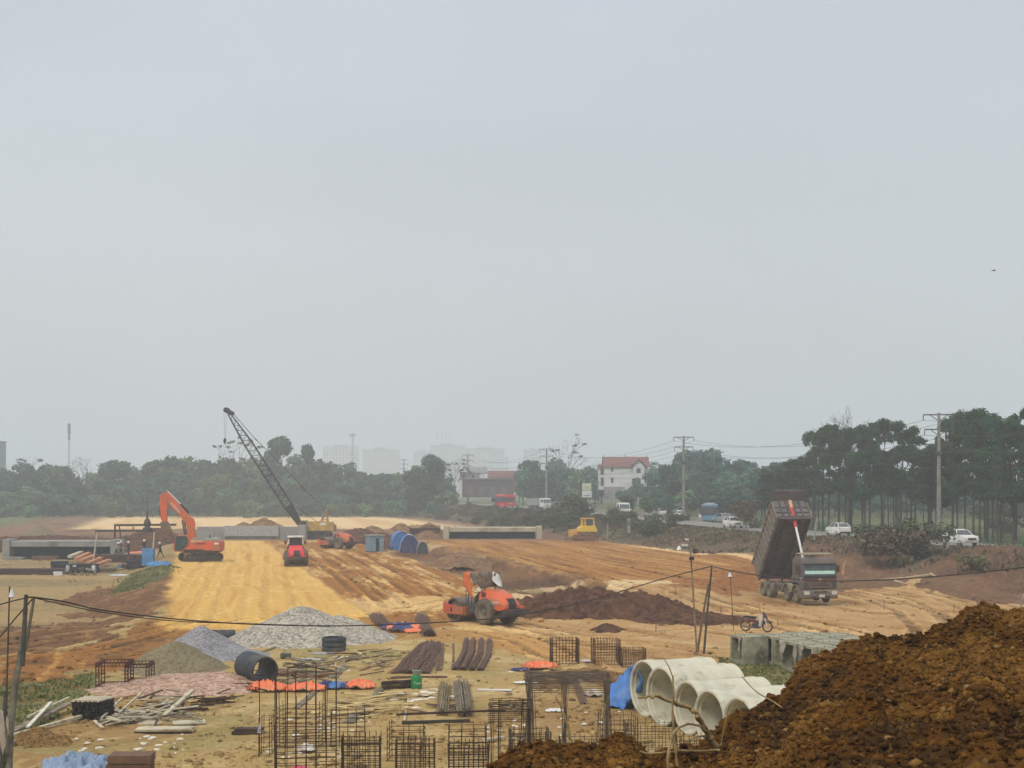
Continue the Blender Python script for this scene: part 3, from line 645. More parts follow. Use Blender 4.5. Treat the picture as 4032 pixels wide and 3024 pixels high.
bare_tree(2370, 1815, 480, 1.6, 'bare twiggy tree left of the white three-storey house', seed=6)
bare_tree(1790, 1815, 480, 1.8, 'sparse flat-topped tree left of the grey roofed house', 10, 'dark', 7)
bare_tree(100, 1810, 452, 2.0, 'sparse reddish tree at the left end of the far wood', 14, 'dry', 8)
bare_tree(3340, 1650, 205, 1.2, 'thin bare tree between the roadside crowns', seed=9)
bare_tree(3990, 1800, 185, 1.6, 'bare tree at the far right behind the road', 5, 'dry', 10)
bare_tree(2975, 2010, 262, 1.8, 'bare twiggy tree on the bank beside the blue bus', seed=12)
def palm(px, tp, d, lab):
    x = (px-HX)/F*d; z = float(hgt(x, d)); h = CH+(HY-tp)/F*d-z; t = thing('palm_tree', lab, 'palm tree', (x, d, z)); mb = MB()
    mb.tube([(0,0,0), (.15,0,h*.5), (0,0,h*.93)], [.22,.16,.13], 7); mb.build('trunk', bark2, t); mb = MB()
    for k in range(13):
        a = k*2.4; L = 2.4; pts = [(L*s_*math.cos(a), L*s_*math.sin(a), h*.93+1.0*math.sin(s_*2.3+.1*(k % 3))*(1 if k % 3 else .5)-(.9*s_*s_)) for s_ in (0, .33, .66, 1)]
        for i in range(3): mb.tube([pts[i], pts[i+1]], [.22-.05*i, .16-.05*i], 4)
    mb.build('crown', LM['dark'], t)
palm(2575, 1818, 470, 'small palm tree right of the white three-storey house'); palm(2548, 1825, 480, 'palm crown against the eaves of the white three-storey house')
# --- weeds and grass on the bank, in the meadow and round the culvert units
def tufts(name, lab, N, f, s0, s1, m, seed):
    g = np.random.default_rng(seed); x, y = f(g, N); N = len(x); z = hgt(x, y); s = g.uniform(s0, s1, N); V = []
    a = g.uniform(0, 3.14, N); dx, dy = np.cos(a)*s*.5, np.sin(a)*s*.5; lx, ly = g.normal(0, .3, N)*s, g.normal(0, .3, N)*s
    V = np.stack([np.stack([x-dx, y-dy, z-.03], 1), np.stack([x+dx, y+dy, z-.03], 1), np.stack([x+dx*.5+lx, y+dy*.5+ly, z+s], 1), np.stack([x-dx*.3+lx, y-dy*.3+ly, z+s*.8], 1)], 1).reshape(-1, 3)
    o = link(name, mesh_np(name, V, np.arange(4*N).reshape(-1, 4), m)); tag(o, lab, name.replace('_', ' '), kind='stuff')
def fb(g, N):
    u = g.uniform(100, 400, N); v = 62+13*g.random(N)**.6; x, y = xy(u, v); k = fbm(x*.12, y*.12, 3, 5)+.25*g.random(N)+.35*ss(64, 74, v) > .12; return x[k], y[k]
tufts('weeds', 'dry weeds and scrub covering the bank under the old road', 30000, fb, .12, .42, LM['dry'], 1)
def fb2(g, N):
    u = g.uniform(100, 300, N); v = np.where(g.random(N) < .3, g.uniform(71, 75, N), g.uniform(86, 112, N)); x, y = xy(u, v); k = (v > 75) | (g.random(N) < .35); return x[k], y[k]
tufts('verge_grass', 'pale green grass on the verges of the old road', 26000, fb2, .06, .26, LM['pale'], 2)
def fy(g, N):
    P = [wp(p) for p in ([(2810,2590),(3000,2600),(3250,2640),(3230,2780),(3050,2720),(2850,2650)], [(-60,2700),(200,2690),(370,2650),(330,2750),(200,2840),(-60,2890)], [(470,2265),(600,2235),(690,2240),(690,2262),(560,2300),(430,2300)])]
    x = g.uniform(-45, 16, N*3); y = g.uniform(48, 145, N*3); k = np.zeros(len(x), bool)
    for p in P: k |= inpoly(x+g.normal(0, .4, len(x)), y+g.normal(0, .8, len(x)), p)
    k &= fbm(x*.5, y*.5, 3, 8)+.3*g.random(len(x)) > .0; return x[k], y[k]
tufts('yard_grass', 'green weeds growing round the concrete units and by the leaning bamboo', 90000, fy, .03, .13, LM['yard'], 3)

# ---------------------------------------------------------------- houses and blocks behind
cw = mat('white_render', sr(225, 226, 222, .8), .9, var=.05, scale=.3, dirt=sr(170, 165, 155, .7), damt=.3); gw = mat('grey_render', sr(150, 150, 148, .8), .9, scale=.5)
redt = mat('red_tile', sr(140, 92, 84, .65), .8, var=.15, scale=1.5); grt = mat('grey_roof', sr(140, 145, 145, .75), .8, scale=1); gls = mat('dark_glass', (.03, .04, .045), .12, var=.3, scale=1, spec=.6)
paled = mat('haze_paled_window', sr(120, 130, 140, .8), .5)  # distance haze put into the pale colour of far windows and aerials
def windows(parent, xs, zs, y, w, h, m=gls, frame=None, rowskip=None):
    me = None
    for z in zs:
        for x in xs:
            if me is None: o = MB().box((0, 0, 0), (w, .12, h)).build('window', m, parent); me = o.data; o.location = (x, y, z)
            else: link('window', me, parent, (x, y, z))
def gable(mb, x0, x1, y0, y1, z, h, ov=.4, axis='x', mi=0, th=.15):
    """pitched roof; ridge along axis"""
    if axis == 'x':
        ym = (y0+y1)/2; P = [(y0-ov, z), (ym, z+h), (y1+ov, z), (y1+ov, z-th), (ym, z+h-th), (y0-ov, z-th)]; vs = [(x0-ov, a, b) for a, b in P]+[(x1+ov, a, b) for a, b in P]
    else:
        xm = (x0+x1)/2; P = [(x0-ov, z), (xm, z+h), (x1+ov, z), (x1+ov, z-th), (xm, z+h-th), (x0-ov, z-th)]; vs = [(a, y0-ov, b) for a, b in P]+[(a, y1+ov, b) for a, b in P]
    mb.add(vs, [(0,1,2,3,4,5)[::-1], (6,7,8,9,10,11)]+[(i, i+6, (i+1) % 6+6, (i+1) % 6) for i in range(6)], mi); return mb
# white three-storey villa with a red roof
d = 430; s = F/d; x0, _, z0 = at(2382, 1915, d); h_ = thing('villa', 'white three-storey house with red tiled roofs and a front gable', 'house', (x0, d, z0-1))
Wd = (2552-2382)/s; zt = (1915-1838)/s+1
MB().bx(0, Wd, 0, 9, 0, zt).build('wall', cw, h_); MB().bx(-.3, Wd*.45, -1.2, 0, -3, .9).build('terrace', gw, h_)
rf = gable(MB(), 0, Wd, 0, 9, zt, 3.0, .5).build('roof', redt, h_)
mb = MB(); gable(mb, Wd*.6, Wd*.95, -1.5, 3, zt, 2.3, .3, 'y'); mb.build('gable_roof', redt, h_); MB().bx(Wd*.64, Wd*.91, -1.2, .1, 0, zt-.05).build('front_bay', cw, h_)
mb = MB()
mb.prism([(Wd*.64, zt), (Wd*.775, zt+1.8), (Wd*.91, zt)], -1.15, -1.0); mb.build('gable_wall', cw, h_)
for fx in (0, .5, 1):
    MB().lathe([(.16, 0), (.1, .4), (.02, .9)], (Wd*fx, 4.5, zt+2.9), 'z', 8).build('finial', redt, rf)
MB().bx(-1.6, .02, 2, 8, 0, zt-.6).build('side_wing', cw, h_); gable(MB(), -1.6, -.1, 2, 8, zt-.6, 1.4, .2).build('wing_roof', redt, h_)
windows(h_, (2.1, ), (2.9, 6.2), -.03, .7, 1.7); windows(h_, (-.7,), (2.4, 5.6), 1.98, .9, 2.4, gls); windows(h_, (Wd*.77,), (2.6, 5.6), -1.23, 1.2, 1.4)
MB().bx(-.1, Wd*.6, -.12, .0, zt*.52, zt*.52+.25).build('string_course', cw, h_)
# grey-roofed house, red-roofed hall, long low building
d = 500; s = F/d; x0, _, z0 = at(1810, 1885, d); h_ = thing('grey_house', 'grey walled house with hipped grey roof behind the wood edge', 'house', (x0, d, z0-4))
MB().bx(0, 7.5, 0, 8, 0, 6.3).build('wall', gw, h_); gable(MB(), 0, 3.6, -1.5, 8, 6.3, 1.9, .4, 'y').build('front_roof', grt, h_); gable(MB(), 3.3, 8.8, 0, 8, 6.0, 2.0, .4).build('roof', grt, h_)
MB().bx(6.8, 8.4, -.6, 0, 3, 5.6).build('balcony_wall', cw, h_); windows(h_, (1.4, 2.6, 4.6), (4.8,), -.04, .8, 1.1)
d = 490; s = F/d; x0, _, z0 = at(1925, 1885, d); h_ = thing('red_roof_hall', 'low building with long dull red roof beside the grey house', 'house', (x0, d, z0-4))
MB().bx(0, 9, 0, 8, 0, 4.6).build('wall', mat('dull_red_wall', sr(130, 88, 80, .8), .9), h_); gable(MB(), 0, 9, 0, 8, 4.5, 2.2, .5).build('roof', redt, h_)
windows(h_, (2, 4.5, 7), (2.8,), -.04, 1, 1)
d = 455; x0, _, z0 = at(1805, 1920, d); h_ = thing('long_shed', 'long dark walled shed with pale eaves below the red roof', 'shed', (x0, d, z0-3))
MB().bx(1.2, 17, 0, 6, 0, 5.6).build('wall', mat('dark_brick', sr(96, 84, 84, .8), .9), h_); MB().bx(0, 17.4, -.5, 6.4, 5.6, 5.9).build('roof', gw, h_); MB().bx(0, 1.15, -.2, 4, 0, 5.55).build('pillar', cw, h_)
for k in range(4): MB().bx(3+k*3.4, 4.6+k*3.4, -.06, -.0, .8, 3.2).build('shutter', mat('shutter', sr(110, 108, 110, .8)), h_)
def block(px0, px1, pt, d, floors, cols, lab, roofbits=True, m=None):
    if d > 1000: d *= 1.35; floors = int(floors*1.4); cols = int(cols*1.3)
    s = F/d; w = (px1-px0)/s; x0, _, zt = at(px0, pt, d); b_ = thing('apartment_block', lab, 'apartment block', (x0, d, 0))
    MB().bx(0, w, 0, 16, -5, zt).build('wall', m or cw, b_)
    zs = [zt-2.6-k*3.35 for k in range(floors)]; xs = [w*(i+.5)/cols for i in range(cols)]; windows(b_, xs, zs, -.07, w/cols*.42, 1.7, paled)
    MB().bx(-.5, w+.5, -.5, 16.5, zt, zt+.5).build('parapet', gw, b_)
    if roofbits: gable(MB(), w*.28, w*.66, 2, 14, zt+.5, 1.6, .2, 'y').build('roof', grt, b_); MB().bx(w*.3, w*.7, 4, 10, zt+.4, zt+3.6).build('stair_head', cw, b_)
    return b_
bl_ = 'pale apartment block fading in the haze, '
block(1272, 1408, 1760, 1250, 6, 9, bl_+'with the radio mast in front of it'); block(1428, 1570, 1772, 1300, 6, 11, bl_+'long one between the mast and the second pole')
block(1628, 1695, 1780, 1350, 5, 5, bl_+'narrow wing left of the tallest block'); b5 = block(1692, 1832, 1756, 1300, 8, 10, bl_+'tallest one with aerials on its roof')
for k in range(4): MB().bar((9+k*5, 5, 66), (9+k*5, 5, 78+(k % 2)*3), .3, 4).build('aerial', paled, b5)
block(1835, 1985, 1768, 1280, 8, 10, bl_+'right of the one with aerials'); block(1988, 2002, 1800, 1400, 5, 1, bl_+'thin slab at the right end of the row', False); block(2062, 2140, 1774, 1350, 6, 6, bl_+'alone left of the second power pole')
block(-160, -22, 1738, 700, 14, 5, 'blue grey tower block cut by the left edge of the picture', False, mat('blue_grey_wall', sr(120, 138, 150, .8)))
def mast(px, tp, d, w, lab, heads):
    x, _, zt = at(px, tp, d); m_ = thing('radio_mast', lab, 'mast', (x, d, 0)); mb = MB(); n_ = 14
    for k in range(3):
        a = k*2.094; mb.tube([(w*math.cos(a), w*math.sin(a), -2), (w*.35*math.cos(a), w*.35*math.sin(a), zt)], w*.09, 4)
    for i in range(n_):
        f = i/n_; g_ = (i+1)/n_; r0 = w*(1-.65*f); r1 = w*(1-.65*g_)
        for k in range(3): a = k*2.094; b2 = (k+1)*2.094; mb.bar((r0*math.cos(a), r0*math.sin(a), zt*f), (r1*math.cos(b2), r1*math.sin(b2), zt*g_), w*.06, 4)
    mb.build('lattice', gw, m_)
    for i, (z, r) in enumerate(heads):
        for k in range(4): a = k*1.57; MB().box((r*math.cos(a), r*math.sin(a), zt-z), (r*.5, r*.5, 2.2), (0, 0, a)).build('antenna', gw, m_)
mast(272, 1667, 620, .6, 'slim lattice radio mast rising over the left wood', [(1.2, .5), (3.5, .5), (6, .35)])
mast(1388, 1706, 1050, 1.6, 'faint radio mast in front of the hazy apartment blocks', [(1.5, 1.6)])
for p in WOOD+TALL+BUSH+SHR+NEAR:
    if not p.get('label'):
        for c in kids(p): bpy.data.objects.remove(c)
        bpy.data.objects.remove(p)
# ---------------------------------------------------------------- shared machine materials
ORG = mat('orange_paint', sr(225, 95, 55, .85), .5, var=.06, scale=1.5, dirt=sr(176, 124, 84, .75), damt=.5, spec=.3)
ORD = mat('dull_orange_paint', sr(205, 85, 62, .85), .65, var=.1, scale=1.5, dirt=DUST, damt=.55)
RED = mat('red_paint', sr(222, 52, 62, .85), .45, var=.05, scale=1.5, dirt=sr(170, 100, 80, .7), damt=.25)
YEL = mat('yellow_paint', sr(206, 168, 84, .85), .6, var=.1, scale=1.2, dirt=DUST, damt=.5)
YED = mat('dusty_yellow', sr(168, 146, 104, .8), .8, var=.15, scale=1.5, dirt=DUST, damt=.6)
BLK = mat('black_steel', (.02, .02, .022), .6, var=.2, dirt=sr(110, 92, 74, .5), damt=.3)
DGR = mat('dark_grey_steel', (.05, .052, .058), .65, var=.2, scale=2, dirt=sr(120, 98, 78, .5), damt=.5)
STL = mat('worn_steel', (.17, .14, .12), .5, .3, var=.3, scale=2, dirt=sr(150, 115, 75, .6), damt=.6)
TYR = mat('dusty_tyre', (.095, .085, .07), .95, var=.2, scale=3, dirt=sr(150, 132, 105, .55), damt=.65, bump=.02, bscale=9)
TYB = mat('black_tyre', (.022, .022, .023), .9, var=.2, dirt=sr(110, 92, 74, .4), damt=.2)
RIM = mat('grey_rim', sr(140, 138, 128, .6), .7, dirt=sr(150, 125, 90, .6), damt=.5)
WHT = mat('white_paint', sr(228, 228, 222, .85), .4, var=.04, scale=1, dirt=sr(190, 178, 155, .7), damt=.3, spec=.4)
GLS = mat('cab_glass', sr(60, 82, 82, .6), .12, var=.4, scale=1.6, spec=.6)
SEAT = mat('seat_vinyl', (.03, .03, .032), .7)
LAMP = mat('lamp_lens', sr(210, 210, 200, .8), .2, spec=.6); RLMP = mat('red_lens', sr(190, 60, 50, .8), .3)
CHR = mat('chrome_rod', (.62, .63, .62), .35, .0, var=.06, dirt=sr(150, 130, 100, .7), damt=.15)
PLT = mat('plate_white', sr(215, 212, 205, .85), .6)
def wheel(parent, c, r, w, tm=TYR, rm=RIM, hub=.45, name='wheel', lug=0):
    t = MB(); hw = w/2; k = r*hub
    t.lathe([(k*1.25, -hw*.75), (k*1.6, -hw*.98), (r*.86, -hw), (r*.96, -hw*.82), (r, -hw*.55), (r, hw*.55), (r*.96, hw*.82), (r*.86, hw), (k*1.6, hw*.98), (k*1.25, hw*.75)], (0,0,0), 'y', 30, close=True)
    if lug:
        for i in range(lug):
            a = 2*math.pi*i/lug
            for s in (-1, 1): t.box((r*math.cos(a+s*.06), s*hw*.45, r*math.sin(a+s*.06)), (.05, hw*.85, r*.085), (0, -a, s*.45))
    o = t.build(name, tm, parent, smooth=True); o.location = c
    m = MB(); m.lathe([(k*1.3, -hw*.8), (k*1.15, -hw*.6), (k*.9, -hw*.25), (k*.45, -hw*.2), (k*.4, -hw*.5), (0.001, -hw*.5)], (0,0,0), 'y', 20)
    m.lathe([(k*1.3, hw*.8), (k*1.15, hw*.6), (k*.9, hw*.25), (k*.45, hw*.2), (k*.4, hw*.5), (0.001, hw*.5)], (0,0,0), 'y', 20)
    for i in range(8):
        a = i*math.pi/4; m.box((k*.68*math.cos(a), -hw*.3, k*.68*math.sin(a)), (.04, .05, .04)); m.box((k*.68*math.cos(a), hw*.3, k*.68*math.sin(a)), (.04, .05, .04))
    m.build('rim', rm, o, smooth=True); return o
# ---------------------------------------------------------------- soil rollers
def roller(label, loc, rz, paint, canopy='frame', frame=None, txt=None):
    t = thing('soil_roller', label, 'road roller', loc, rz, 'soil rollers on the new road'); frame = frame or ORD
    d = MB(); d.lathe([(.02, -.86), (.62, -.86), (.66, -1.05), (.76, -1.05), (.76, 1.05), (.66, 1.05), (.62, .86), (.02, .86)], (1.6, 0, .76), 'y', 44)
    dr = d.build('drum', STL, t, smooth=True); MB().lathe([(.01, -.95), (.24, -.95), (.26, -.86)], (1.6, 0, .76), 'y', 16).lathe([(.01, .95), (.24, .95), (.26, .86)], (1.6, 0, .76), 'y', 16).build('hub', BLK, dr)
    f = MB()
    for s in (-1, 1):
        f.prism([(.45, .5), (.45, .98), (1.0, 1.0), (1.35, 1.08), (1.95, 1.08), (2.15, 1.22), (2.45, 1.22), (2.5, .62), (2.3, .46)], s*1.09 if s > 0 else -1.22, s*1.22 if s > 0 else -1.09)
    f.bx(2.36, 2.52, -1.085, 1.085, .55, 1.15); f.bx(.4, .56, -1.085, 1.085, .45, 1.0); fr = f.build('drum_frame', frame, t, bevel=.02)
    for s in (-1, 1): MB().prism([(1.5, .66), (1.62, 1.0), (1.74, .66)], s*1.223 if s > 0 else -1.228, s*1.228 if s > 0 else -1.223).build('marking', BLK, fr)
    MB().bx(-.5, .42, -.35, .35, .45, 1.0).bx(-.1, .42, -.75, .75, .7, .98).build('articulation', DGR, t)
    c = MB(); c.prism([(-3.1, .62), (-3.1, 1.0), (-.4, 1.0), (-.4, .5), (-.8, .45), (-2.4, .45), (-2.9, .5)], -.62, .62); c.bx(-3.2, -3.02, -.95, .95, .72, .98); c.build('chassis', DGR, t, bevel=.02)
    # sculpted hood
    def sec(x, w, z0, z1, k): return [(x, -w, z0), (x, -w, z0+(z1-z0)*.55), (x, -w*k, z1-.1), (x, -w*k*.8, z1), (x, w*k*.8, z1), (x, w*k, z1-.1), (x, w, z0+(z1-z0)*.55), (x, w, z0)]
    h = MB().loft([sec(-.62, .80, 1.0, 2.02, .84), sec(-.95, .84, 1.0, 2.12, .82), (sec(-1.6, .84, 1.0, 2.06, .78)), sec(-2.3, .80, 1.0, 1.86, .74), sec(-2.8, .74, 1.0, 1.58, .72), sec(-3.0, .66, 1.02, 1.34, .8)])
    ho = h.build('hood', paint, t, smooth=True, bevel=.03)
    gr = MB(); gr.prism([(-3.05, 1.04), (-3.04, 1.30), (-2.86, 1.60), (-2.70, 1.66), (-2.70, 1.1)], -.30, .30); gr.build('grille', BLK, ho, bevel=.02)
    for s in (-1, 1):
        for k in range(3): MB().box((-.98-.14*k, s*.80, 1.84-.01*k), (.05, .05, .30), (s*.38, .18, 0)).build('vent', BLK, ho)
        MB().box((-3.08, s*.72, 1.08), (.22, .34, .16), (0, 0, s*.2)).build('light_housing', paint, ho, bevel=.02)
        MB().box((-3.20, s*.78, 1.08), (.02, .16, .1)).build('tail_light', RLMP, ho)
        MB().prism([(-2.95, .95), (-2.6, .9), (-2.2, 1.0), (-2.2, 1.05), (-2.95, 1.1)], s*.78 if s > 0 else -.86, s*.86 if s > 0 else -.78).build('fender', paint, ho)
    if txt:
        for s in (-1, 1): text(txt, .26, ho, (-2.22, s*.83, 1.36), (R(90), 0, 0 if s < 0 else R(180)), WHT)
    for s in (-1, 1): wheel(t, (-1.45, s*.93, .79), .79, .6, TYR, RIM, .40, 'wheel', 18)
    # platform, seat, console, railings
    MB().bx(-.62, .7, -.86, .86, .98, 1.12).bx(-.3, .55, -.86, -.7, .62, .98).bx(-.3, .55, .7, .86, .62, .98).build('platform', DGR, t)
    MB().bx(-.5, -.05, -.25, .25, 1.12, 1.45).box((-.5, 0, 1.75), (.14, .5, .62), (0, -.15, 0)).build('seat', SEAT, t, bevel=.03)
    k = MB(); k.prism([(.2, 1.12), (.2, 1.75), (.42, 1.62), (.46, 1.12)], -.2, .2); k.build('console', DGR, t); MB().lathe([(.19, 0), (.2, .02), (.21, 0), (.2, -.02)], (.12, 0, 1.84), 'z', 16, close=True).bar((.25, 0, 1.7), (.12, 0, 1.84), .02).build('steering_wheel', BLK, t)
    rl = MB()
    for s in (-1, 1): rl.tube([(.6, s*.8, 1.1), (.62, s*.8, 1.95), (.1, s*.8, 1.98), (-.5, s*.8, 1.9), (-.55, s*.8, 1.1)], .022, 6); rl.bar((.1, s*.8, 1.1), (.1, s*.8, 1.97), .02, 6)
    rl.build('handrail', BLK, t)
    if canopy:
        for sx in (-.56, .52):
            for s in (-1, 1): MB().tube([(sx, s*.70, 1.1), (sx*.94, s*.66, 2.2), (sx*.9, s*.62, 2.92)], .04 if canopy == 'frame' else .06, 6).build('post', DGR, t)
        r_ = MB(); r_.bx(-.78, .78, -.8, .8, 2.9, 3.06); rr_ = r_.build('roof', WHT if canopy != 'frame' else mat('grey_roof_panel', sr(196, 192, 176, .75), .7), t, bevel=.04)
        if canopy == 'cab':
            MB().bx(-.56, -.52, -.6, .6, 1.5, 2.86).bx(.46, .5, -.6, .6, 1.2, 2.86).bx(-.5, .44, -.655, -.625, 1.3, 2.86).bx(-.5, .44, .625, .655, 1.3, 2.86).build('cab_glass', mat('dark_cab_glass', (.03, .032, .036), .15, spec=.6), t)
            text('HAMM', .12, rr_, (-.785, 0, 2.98), (R(90), 0, R(-90)), BLK)
            for s in (-1, 1): MB().box((.1, s*1.02, 2.35), (.05, .2, .38)).bar((.2, s*.7, 2.6), (.1, s*1.02, 2.55), .02).build('mirror', BLK, t); MB().box((-.6, s*.72, 2.5), (.1, .1, .5)).build('side_lamp', WHT, t)
    else:
        MB().tube([(-.55, -.7, 1.1), (-.6, -.68, 1.95), (-.6, .68, 1.95), (-.55, .7, 1.1)], .045, 6).build('roll_bar', DGR, t)
    return t
x1, y1, _ = gp(1905, 2459, 0)                          # near tyre footprint
hd = math.atan2(.75, -.66)
def place_roller(lab, px, py, h, *a, **k):
    x, y, _ = gp(px, py, 0); z = float(hgt(x, y)); return roller(lab, (x, y, z+.02), h, *a, **k)
ra = place_roller('orange soil roller draped with cloths, parked between the gravel heap and the dark soil bank', 1897, 2451, hd, ORG, 'frame', ORD, 'HAMM')
rb_ = place_roller('bright red soil roller with white cab roof seen from behind on the yellow fill', 1163, 2226, math.atan2(.98, -.20), RED, 'cab')
rc = place_roller('orange soil roller standing in front of the crawler crane', 1326, 2160, hd+.12, ORD, None)
ra.scale = (.93, .93, .95); RA = Matrix.Translation(ra.location) @ Matrix.Rotation(hd, 4, 'Z') @ Matrix.Diagonal((.93, .93, .95, 1))
def cloth(name, lab, cat, V, F_, m, th=.015, T=None, sub=3, amp=.05, seed=1):
    me = bpy.data.meshes.new(name); me.from_pydata([tuple(T @ Vector(v)) for v in V] if T else V, [], F_)
    import bmesh
    b = bmesh.new(); b.from_mesh(me); bmesh.ops.triangulate(b, faces=b.faces); bmesh.ops.subdivide_edges(b, edges=b.edges, cuts=sub, use_grid_fill=True); b.normal_update()
    for v in b.verts: v.co += v.normal*amp*float(fbm(v.co.x*3+v.co.z*2, v.co.y*3-v.co.z*2.5, 3, seed))*2
    b.to_mesh(me); b.free(); me.materials.append(m); me.polygons.foreach_set('use_smooth', [True]*len(me.polygons))
    o = link(name, me); q = o.modifiers.new('thick', 'SOLIDIFY'); q.thickness = th; return tag(o, lab, cat)
orc = mat('orange_tarp', sr(240, 128, 86, .85), .6, var=.12, scale=2, dirt=sr(205, 160, 120, .8), damt=.25, bump=.03, bscale=6)
orcd = mat('orange_cloth', sr(214, 112, 62, .85), .8, var=.1, scale=3)
gcl = mat('grey_cloth', sr(128, 112, 98, .75), .95, var=.35, scale=5); wcl = mat('white_sheet', sr(222, 220, 214, .85), .7, var=.06)
Yn = .72                                               # which side faces the camera: left of travel is away, so near side is +y in machine space
cloth('cloth', 'orange cloth hanging from the canopy front of the nearest roller', 'cloth', [(.86, .85, 3.12), (.2, .86, 3.12), (-.02, .87, 2.2), (-.25, .89, 1.45), (.35, .88, 1.9), (.8, .87, 2.4), (.88, .1, 3.12), (.2, .1, 3.13)], [(0,1,2,5), (2,3,4,5), (6,7,1,0)], orcd, T=RA, seed=3)
cloth('cloth', 'tattered grey brown cloth lying over the canopy of the nearest roller', 'cloth', [(.15, .87, 3.14), (-.85, .87, 3.14), (-.95, .88, 2.2), (-.6, .90, 2.5), (-.35, .90, 2.35), (-.1, .88, 2.75), (.15, -.8, 3.16), (-.85, -.8, 3.16), (-.98, -.6, 2.3)], [(0,1,2,3,4,5), (6,7,1,0), (7,8,2,1)], gcl, T=RA, amp=.09, seed=5)
cloth('sheet', 'white sheet blowing out behind the canopy of the nearest roller', 'sheet', [(-.84, -.75, 3.12), (-.84, -.2, 3.2), (-1.05, .0, 2.7), (-1.55, -.1, 2.35), (-1.3, -.6, 2.25), (-1.0, -.8, 2.6)], [(0,1,2,3,4,5)], wcl, T=RA, seed=7)
cloth('sheet', 'small white sheet tied low under the canopy of the nearest roller', 'sheet', [(-.62, .72, 2.35), (-.3, .75, 2.1), (-.75, .78, 1.95), (-1.0, .74, 2.35), (-.75, .76, 2.2)], [(0,1,2,3,4)], wcl, T=RA, seed=8)

# ---------------------------------------------------------------- excavator
x, y, z = gp(790, 2210, 0); EX = thing('excavator', 'orange crawler excavator with raised boom and lowered bucket at the left edge of the fill', 'excavator', (x, y, z+.02), 0)
def track(parent, L, H, Wd, c, m, wm, rz=0, parts=True, name='track'):
    pts = []; r = H/2
    for k in range(9): a = -math.pi/2+math.pi*k/8; pts.append((L/2-r+r*math.cos(a), r+r*math.sin(a)))
    for k in range(9): a = math.pi/2+math.pi*k/8; pts.append((-L/2+r+r*math.cos(a), r+r*math.sin(a)))
    inn = [(p[0]*.965, r+(p[1]-r)*.80) for p in pts]; n_ = len(pts); mb = MB()
    vs = [(p[0], s, p[1]) for s in (-Wd/2, Wd/2) for p in pts]+[(p[0], s, p[1]) for s in (-Wd/2, Wd/2) for p in inn]
    fs = []
    for i in range(n_):
        j = (i+1) % n_; fs += [(i, j, n_+j, n_+i), (2*n_+i, 3*n_+i, 3*n_+j, 2*n_+j), (i, 2*n_+i, 2*n_+j, j), (n_+i, n_+j, 3*n_+j, 3*n_+i)]
    mb.add(vs, fs)
    per = [Vector((p[0], 0, p[1])) for p in pts]; 
    for i in range(n_):
        a = per[i]; b = per[(i+1) % n_]; L_ = (b-a).length; k = max(1, int(L_/.2)); an = math.atan2(b.z-a.z, b.x-a.x)
        for q in range(k): p = a.lerp(b, (q+.5)/k); mb.box(tuple(p), (.05, Wd+.02, .07), (0, -an, 0))
    o = mb.build(name, m, parent); o.location = c; o.rotation_euler = (0, 0, rz)
    if parts:
        f = MB(); f.bx(-L/2+r, L/2-r, -Wd*.3, Wd*.3, r*.55, r*1.5)
        for i in range(7): xx = -L/2+r*1.5+(L-3*r)*i/6; f.lathe([(.01, -Wd*.42), (r*.34, -Wd*.42), (r*.34, Wd*.42), (.01, Wd*.42)], (xx, 0, r*.55), 'y', 12)
        f.build('track_frame', wm, o)
        for s in (-1, 1): MB().lathe([(.01, -Wd*.45), (r*.45, -Wd*.45), (r*.62, -Wd*.3), (r*.74, -Wd*.2), (r*.74, Wd*.2), (r*.62, Wd*.3), (r*.45, Wd*.45), (.01, Wd*.45)], (s*(L/2-r), 0, r), 'y', 18).build('idler_wheel', wm, o)
    return o
TRK = mat('track_steel', sr(92, 84, 76, .6), .8, var=.3, scale=2, dirt=sr(170, 140, 95, .6), damt=.5)
ah = R(180+28); fx, fy = math.cos(ah), math.sin(ah)
for s in (-1, 1): track(EX, 4.3, .95, .6, (-fy*s*1.15, fx*s*1.15, 0), TRK, DGR, ah)
MB().box((0, 0, .75), (1.6, 2.3, .5), (0, 0, ah)).lathe([(.8, .9), (.8, 1.1)], (0, 0, 0), 'z', 20).build('undercarriage', DGR, EX)
up = MB()                                              # upper structure in side outline: x from photo outline, drawn facing left
def q_(px, py): return ((px-790)/35.4, (2211-py)/35.4)
side = [q_(*p) for p in ((735,2165),(742,2158),(752,2150),(757,2135),(790,2133),(868,2132),(872,2140),(873,2167),(822,2168),(800,2164))]
up.prism(side, -1.35, 1.35); up.build('engine_housing', ORG, EX, bevel=.05)
MB().bx(-1.6, 2.2, -1.2, 1.2, 1.02, 1.27).build('deck', DGR, EX)
MB().prism([q_(*p) for p in ((846,2133),(872,2131),(875,2140),(874,2169),(846,2170))], -1.38, 1.38).build('counterweight', ORD, EX, bevel=.06)
cb = [q_(*p) for p in ((697,2172),(698,2140),(703,2112),(708,2109),(745,2108),(753,2118),(755,2138),(744,2153),(733,2166),(733,2174))]
MB().prism(cb, -1.36, -.32).build('cab', ORG, EX, bevel=.04)
win = [q_(*p) for p in ((699.5,2168),(700.5,2140),(705,2114),(709,2111.5),(743,2111),(750,2120),(752,2138),(742,2151),(731,2164),(730,2170))]
MB().prism(win, -1.375, -1.362).build('cab_window', GLS, EX); MB().box((q_(698, 0)[0]-.03, -.84, 2.05), (.02, .9, 1.4), (0, .12, 0)).build('windscreen', GLS, EX)
MB().prism([q_(*p) for p in ((800,2133),(806,2124),(835,2120),(856,2121),(862,2131))], -1.0, 1.1).build('engine_hood', mat('pale_hood', sr(170, 172, 158, .7), .7), EX, bevel=.04)
MB().bar((.9, .6, 2.2), (.9, .6, 2.9), .07, 8).build('exhaust', BLK, EX)
